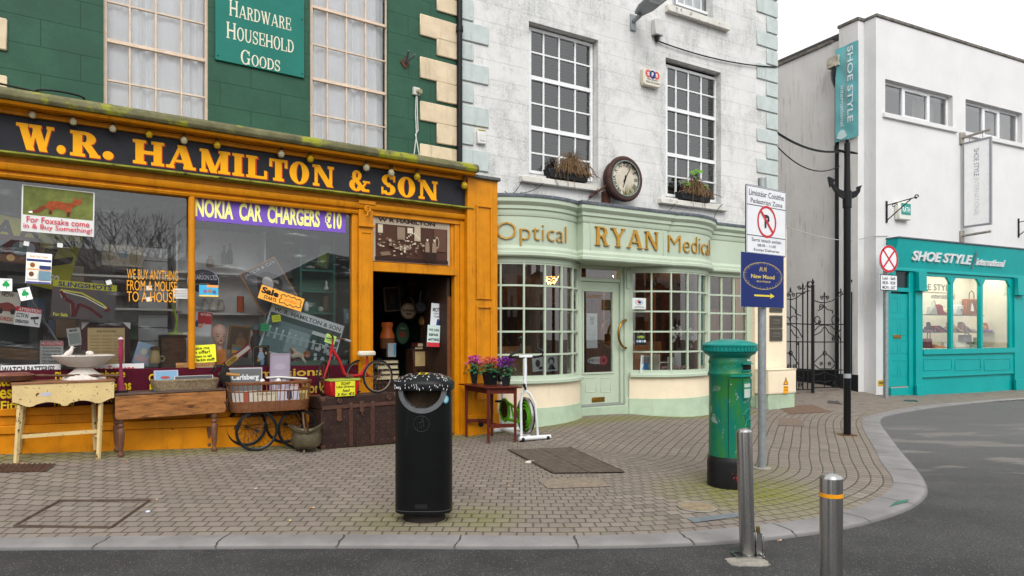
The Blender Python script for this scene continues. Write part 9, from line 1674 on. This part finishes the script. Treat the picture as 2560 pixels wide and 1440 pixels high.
for k in range(9):
    f=k/8;p,q=a.lerp(b_,f),d.lerp(c,f);mb.tube([(lambda s_:(s_.x,s_.y,gz(s_.x,s_.y)+.013))(p.lerp(q,j/6))for j in range(7)],.012 if k in(0,8,4)else .006,4)
br=bpy.data.objects.new('bars',mb.data('bars',[M_GRATE],tuple(sum(pts,Vector())/4),60));COL.objects.link(br);br.parent=o;br['kind']='stuff'
cover('stone_cover','flat worn brown stone cover set in the pavement below the grating','cover',[(1370,1223),(1528,1217),(1497,1196),(1342,1199)],mat('worn_cover','#857869',.85,var=.2,scale=14,wear='#a59a86',wear_at=.66,bump=.4),.006)
M_FR=mat('cover_frame','#4a3d33',.8,var=.25,scale=12,bump=.3)
ps=[gp(36,1316),gp(278,1320),gp(374,1252),gp(150,1253)];mb=MB()
for p,q in zip(ps,ps[1:]+ps[:1]):mb.tube([(lambda s_:(s_.x,s_.y,gz(s_.x,s_.y)-.001))(p.lerp(q,j/8))for j in range(9)],.016,4)
solo('manhole_frame','dark rectangular recessed manhole frame filled with setts, lower left','manhole',mb,M_FR,W0,(0,0,0),own=True)
o,pts=cover('drain_grate','rusty slotted drain grate at the left edge near the cream table','grating',[(-90,1184),(118,1180),(140,1161),(-70,1163)],M_FR,.007)
mb=MB();a,b_,c,d=pts
for k in range(15):f=(k+.8)/16;mb.tube([(lambda s_:(s_.x,s_.y,gz(s_.x,s_.y)+.009))(a.lerp(b_,f).lerp(d.lerp(c,f),j/3))for j in range(4)],.011,4)
br=bpy.data.objects.new('slots',mb.data('slots',[M_RUST],tuple(sum(pts,Vector())/4),60));COL.objects.link(br);br.parent=o;br['kind']='stuff'
pc=gp(1743,1268);mb=MB();n=30
vs=[(.155*math.cos(2*PI*i/n),.155*math.sin(2*PI*i/n),gz(pc.x+.155*math.cos(2*PI*i/n),pc.y+.155*math.sin(2*PI*i/n))+.006-pc.z)for i in range(n)];mb.add(vs,[tuple(range(n))]);solo('round_cover','round sandy concrete cover in the pavement near the leaning bollard','cover',mb,mat('sandy_concrete','#8a7b64',.9,var=.25,scale=10,bump=.4),W0,tuple(pc),own=True)
solo('cover_ring','thin grey ring around the round sandy cover','ring',MB().tube([(x_*1.05,y_*1.05,z+.0)for x_,y_,z in vs],.006,5,True),P('#8f8d86'),W0,tuple(pc),own=True)
cover('slate_tiles','small row of blue grey tiles in the pavement behind the leaning bollard','tiles',[(1735,1308),(1893,1287),(1873,1280),(1716,1297)],mat('slate_tile','#70767a',.6,var=.15,scale=8,bump=.2),.006)
cover('brown_cover','square brown cover plate in the paving before the meter cabinet','cover',[(1975,1036),(2082,1030),(2030,1012),(1942,1017)],mat('brown_cover','#6f5a4c',.85,var=.2,scale=16,bump=.5),.006)
cover('sett_cover','sett filled inspection cover with a small white bar near the anchor post','cover',[(1945,1064),(2012,1066),(2000,1048),(1948,1046)],mat('sett_cover','#7a6a5e',.85,var=.25,scale=22,bump=.5),.006)
cover('small_dark_cover','small dark metal cover in the paving towards the gate','cover',[(2068,1008),(2107,1012),(2095,1003),(2070,1002)],P('#4a4644',.7),.006,2)
cover('teal_cover','small dark green cover in the pavement before the teal door','cover',[(2262,1003),(2297,1005),(2290,1000),(2258,1000)],P('#2a4a46',.6),.006,2)
ks_=onz(2250,1262,.028);cover('green_stain_plate','patch of green paint on the kerb at the corner','paint patch',[(2222,1270),(2268,1258),(2272,1251),(2240,1257)],mat('green_stain','#3f7062',.8,var=.2,scale=14,wear='#8f8a84',wear_at=.55,wscale=9),.012,2)
rr=random.Random(13)
for x_,y_,an,nn in((388,1251,.2,'right of the manhole frame corner'),(780,1272,.3,'left of the litter bin on open paving'),(57,1161,.1,'under the cream table edge'),(316,1156,1.2,'near the pine table foot'),(1270,1217,.8,'right of the litter bin'),(1018,1292,1.9,'at the litter bin foot'),(1948,1354,.4,'in the road by the kerb'),(193,1165,2.2,'between the two old tables')):
    p=gp(x_,y_);t=G_('cigarette_butt','orange cigarette butt '+nn,'cigarette butt',p+Vector((0,0,.006)),an,'cigarette butts');t.p('filter',MB().cyl((-.018,0,.004),(.006,0,.004),.0045,8),P('#c07a42'));t.p('paper',MB().cyl((.006,0,.004),(.02,0,.004),.004,8),P('#cfcac0'))
for x_,y_,s_,c_,nn in((370,1280,.022,'#cfd4ea','crumpled pale blue litter on the paving right of the manhole'),(1325,1156,.05,'#c9c4b6','flattened cream paper at the left edge of the grating'),(725,1302,.018,'#c4ad78','small tan leaf near the kerb'),(1085,1275,.014,'#d8d8d8','white scrap right of the bin foot'),(822,1243,.02,'#5a544c','dark crumpled scrap on the setts'),(640,1222,.014,'#d0c8bc','pale scrap on the setts below the pram')):
    p=gp(x_,y_);n=9;solo('litter_scrap',nn,'litter',MB().lathe([(s_,.0),(s_*.8,s_*.3),(1e-4,s_*.4)],(0,0,.003),n,rr.uniform(1,1.5),rr.uniform(.6,1)),P(c_),W0,tuple(p),'scraps of litter',own=True,rz=rr.uniform(0,3))
# ================================================================== ACROSS THE STREET (out of view, there for reflections in glass and steel)
def far_house(x0,x1,y,h,hr,wallc,roofc,label):
    t=T('facing_house',label,'house',W0,((x0+x1)/2,y,0));t.p('wall',MB().box(x0,x1,y-8,y,0,h),P(wallc,.8));t.p('roof',MB().add([(x0-.3,y+.3,h),(x1+.3,y+.3,h),(x1+.3,y-8.3,h),(x0-.3,y-8.3,h),(x0-.3,y-4,h+hr),(x1+.3,y-4,h+hr)],[(0,1,5,4),(2,3,4,5),(1,2,5),(3,0,4)]),P(roofc,.7))
    n=int((x1-x0)/2.6)
    for i in range(n):
        xc=x0+(i+.5)*(x1-x0)/n;t.p('window',MB().box(xc-.5,xc+.5,y,y+.03,h*.55,h*.85),P('#2c3034',.2));
        t.p('shop_window',MB().box(xc-.9,xc+.9,y,y+.05,.4,2.4),P('#24282a',.25))
far_house(2,12.5,-17,4.2,1.6,'#a7a49c','#4f4a48','low pale house across the street reflected in the shop glass');far_house(13,27,-15,4.4,1.5,'#8a5347','#5a4642','low red house across the street reflected in the shop glass');far_house(-5.5,1.2,-16,6.0,2.0,'#bdb8aa','#45454a','taller pale house out of view, kept narrow for a sky gap in the bollards');far_house(28,44,-8,5.0,1.6,'#b4b0a6','#4a4848','pale house down the street reflected in the bow windows')  # taller house narrowed so a bright sky gap streaks the bollards
far_house(-34,-15,-13,6.0,2.0,'#a8a498','#45454a','long grey unseen house added far left behind the viewer to shape bollard reflections');rr=random.Random(31);M_BARK=mat('bark','#3d352e',.9,var=.3,scale=12)  # grey house added out of view to bound the bright streak on bollards
t=T('bare_tree','leafless street tree across the road reflected in the hardware window','tree',W0,(8.9,-7.4,0));mb=MB();br=MB()
mb.tube([(8.9,-7.4,0),(8.9,-7.4,1.1),(9,-7.35,1.8)],[.22,.18,.15],8)
def grow(p,d,L_,r,dep):
    q=p+d*L_;br.tube([p,p.lerp(q,.5)+Vector((rr.gauss(0,.03),rr.gauss(0,.03),0)),q],[r,r*.8,r*.6],4)
    if dep==0:return
    for _ in range(rr.choice([2,3])):nd=(d+Vector((rr.gauss(0,.5),rr.gauss(0,.5),rr.uniform(0,.35)))).normalized();grow(q,nd,L_*rr.uniform(.62,.85),r*.55,dep-1)
for k in range(7):a=k*.9;grow(Vector((9,-7.35,1.7)),Vector((math.cos(a)*.6,math.sin(a)*.6,1)).normalized(),1.4,.1,5)
t.p('trunk',mb,M_BARK);t.p('branches',br,M_BARK)
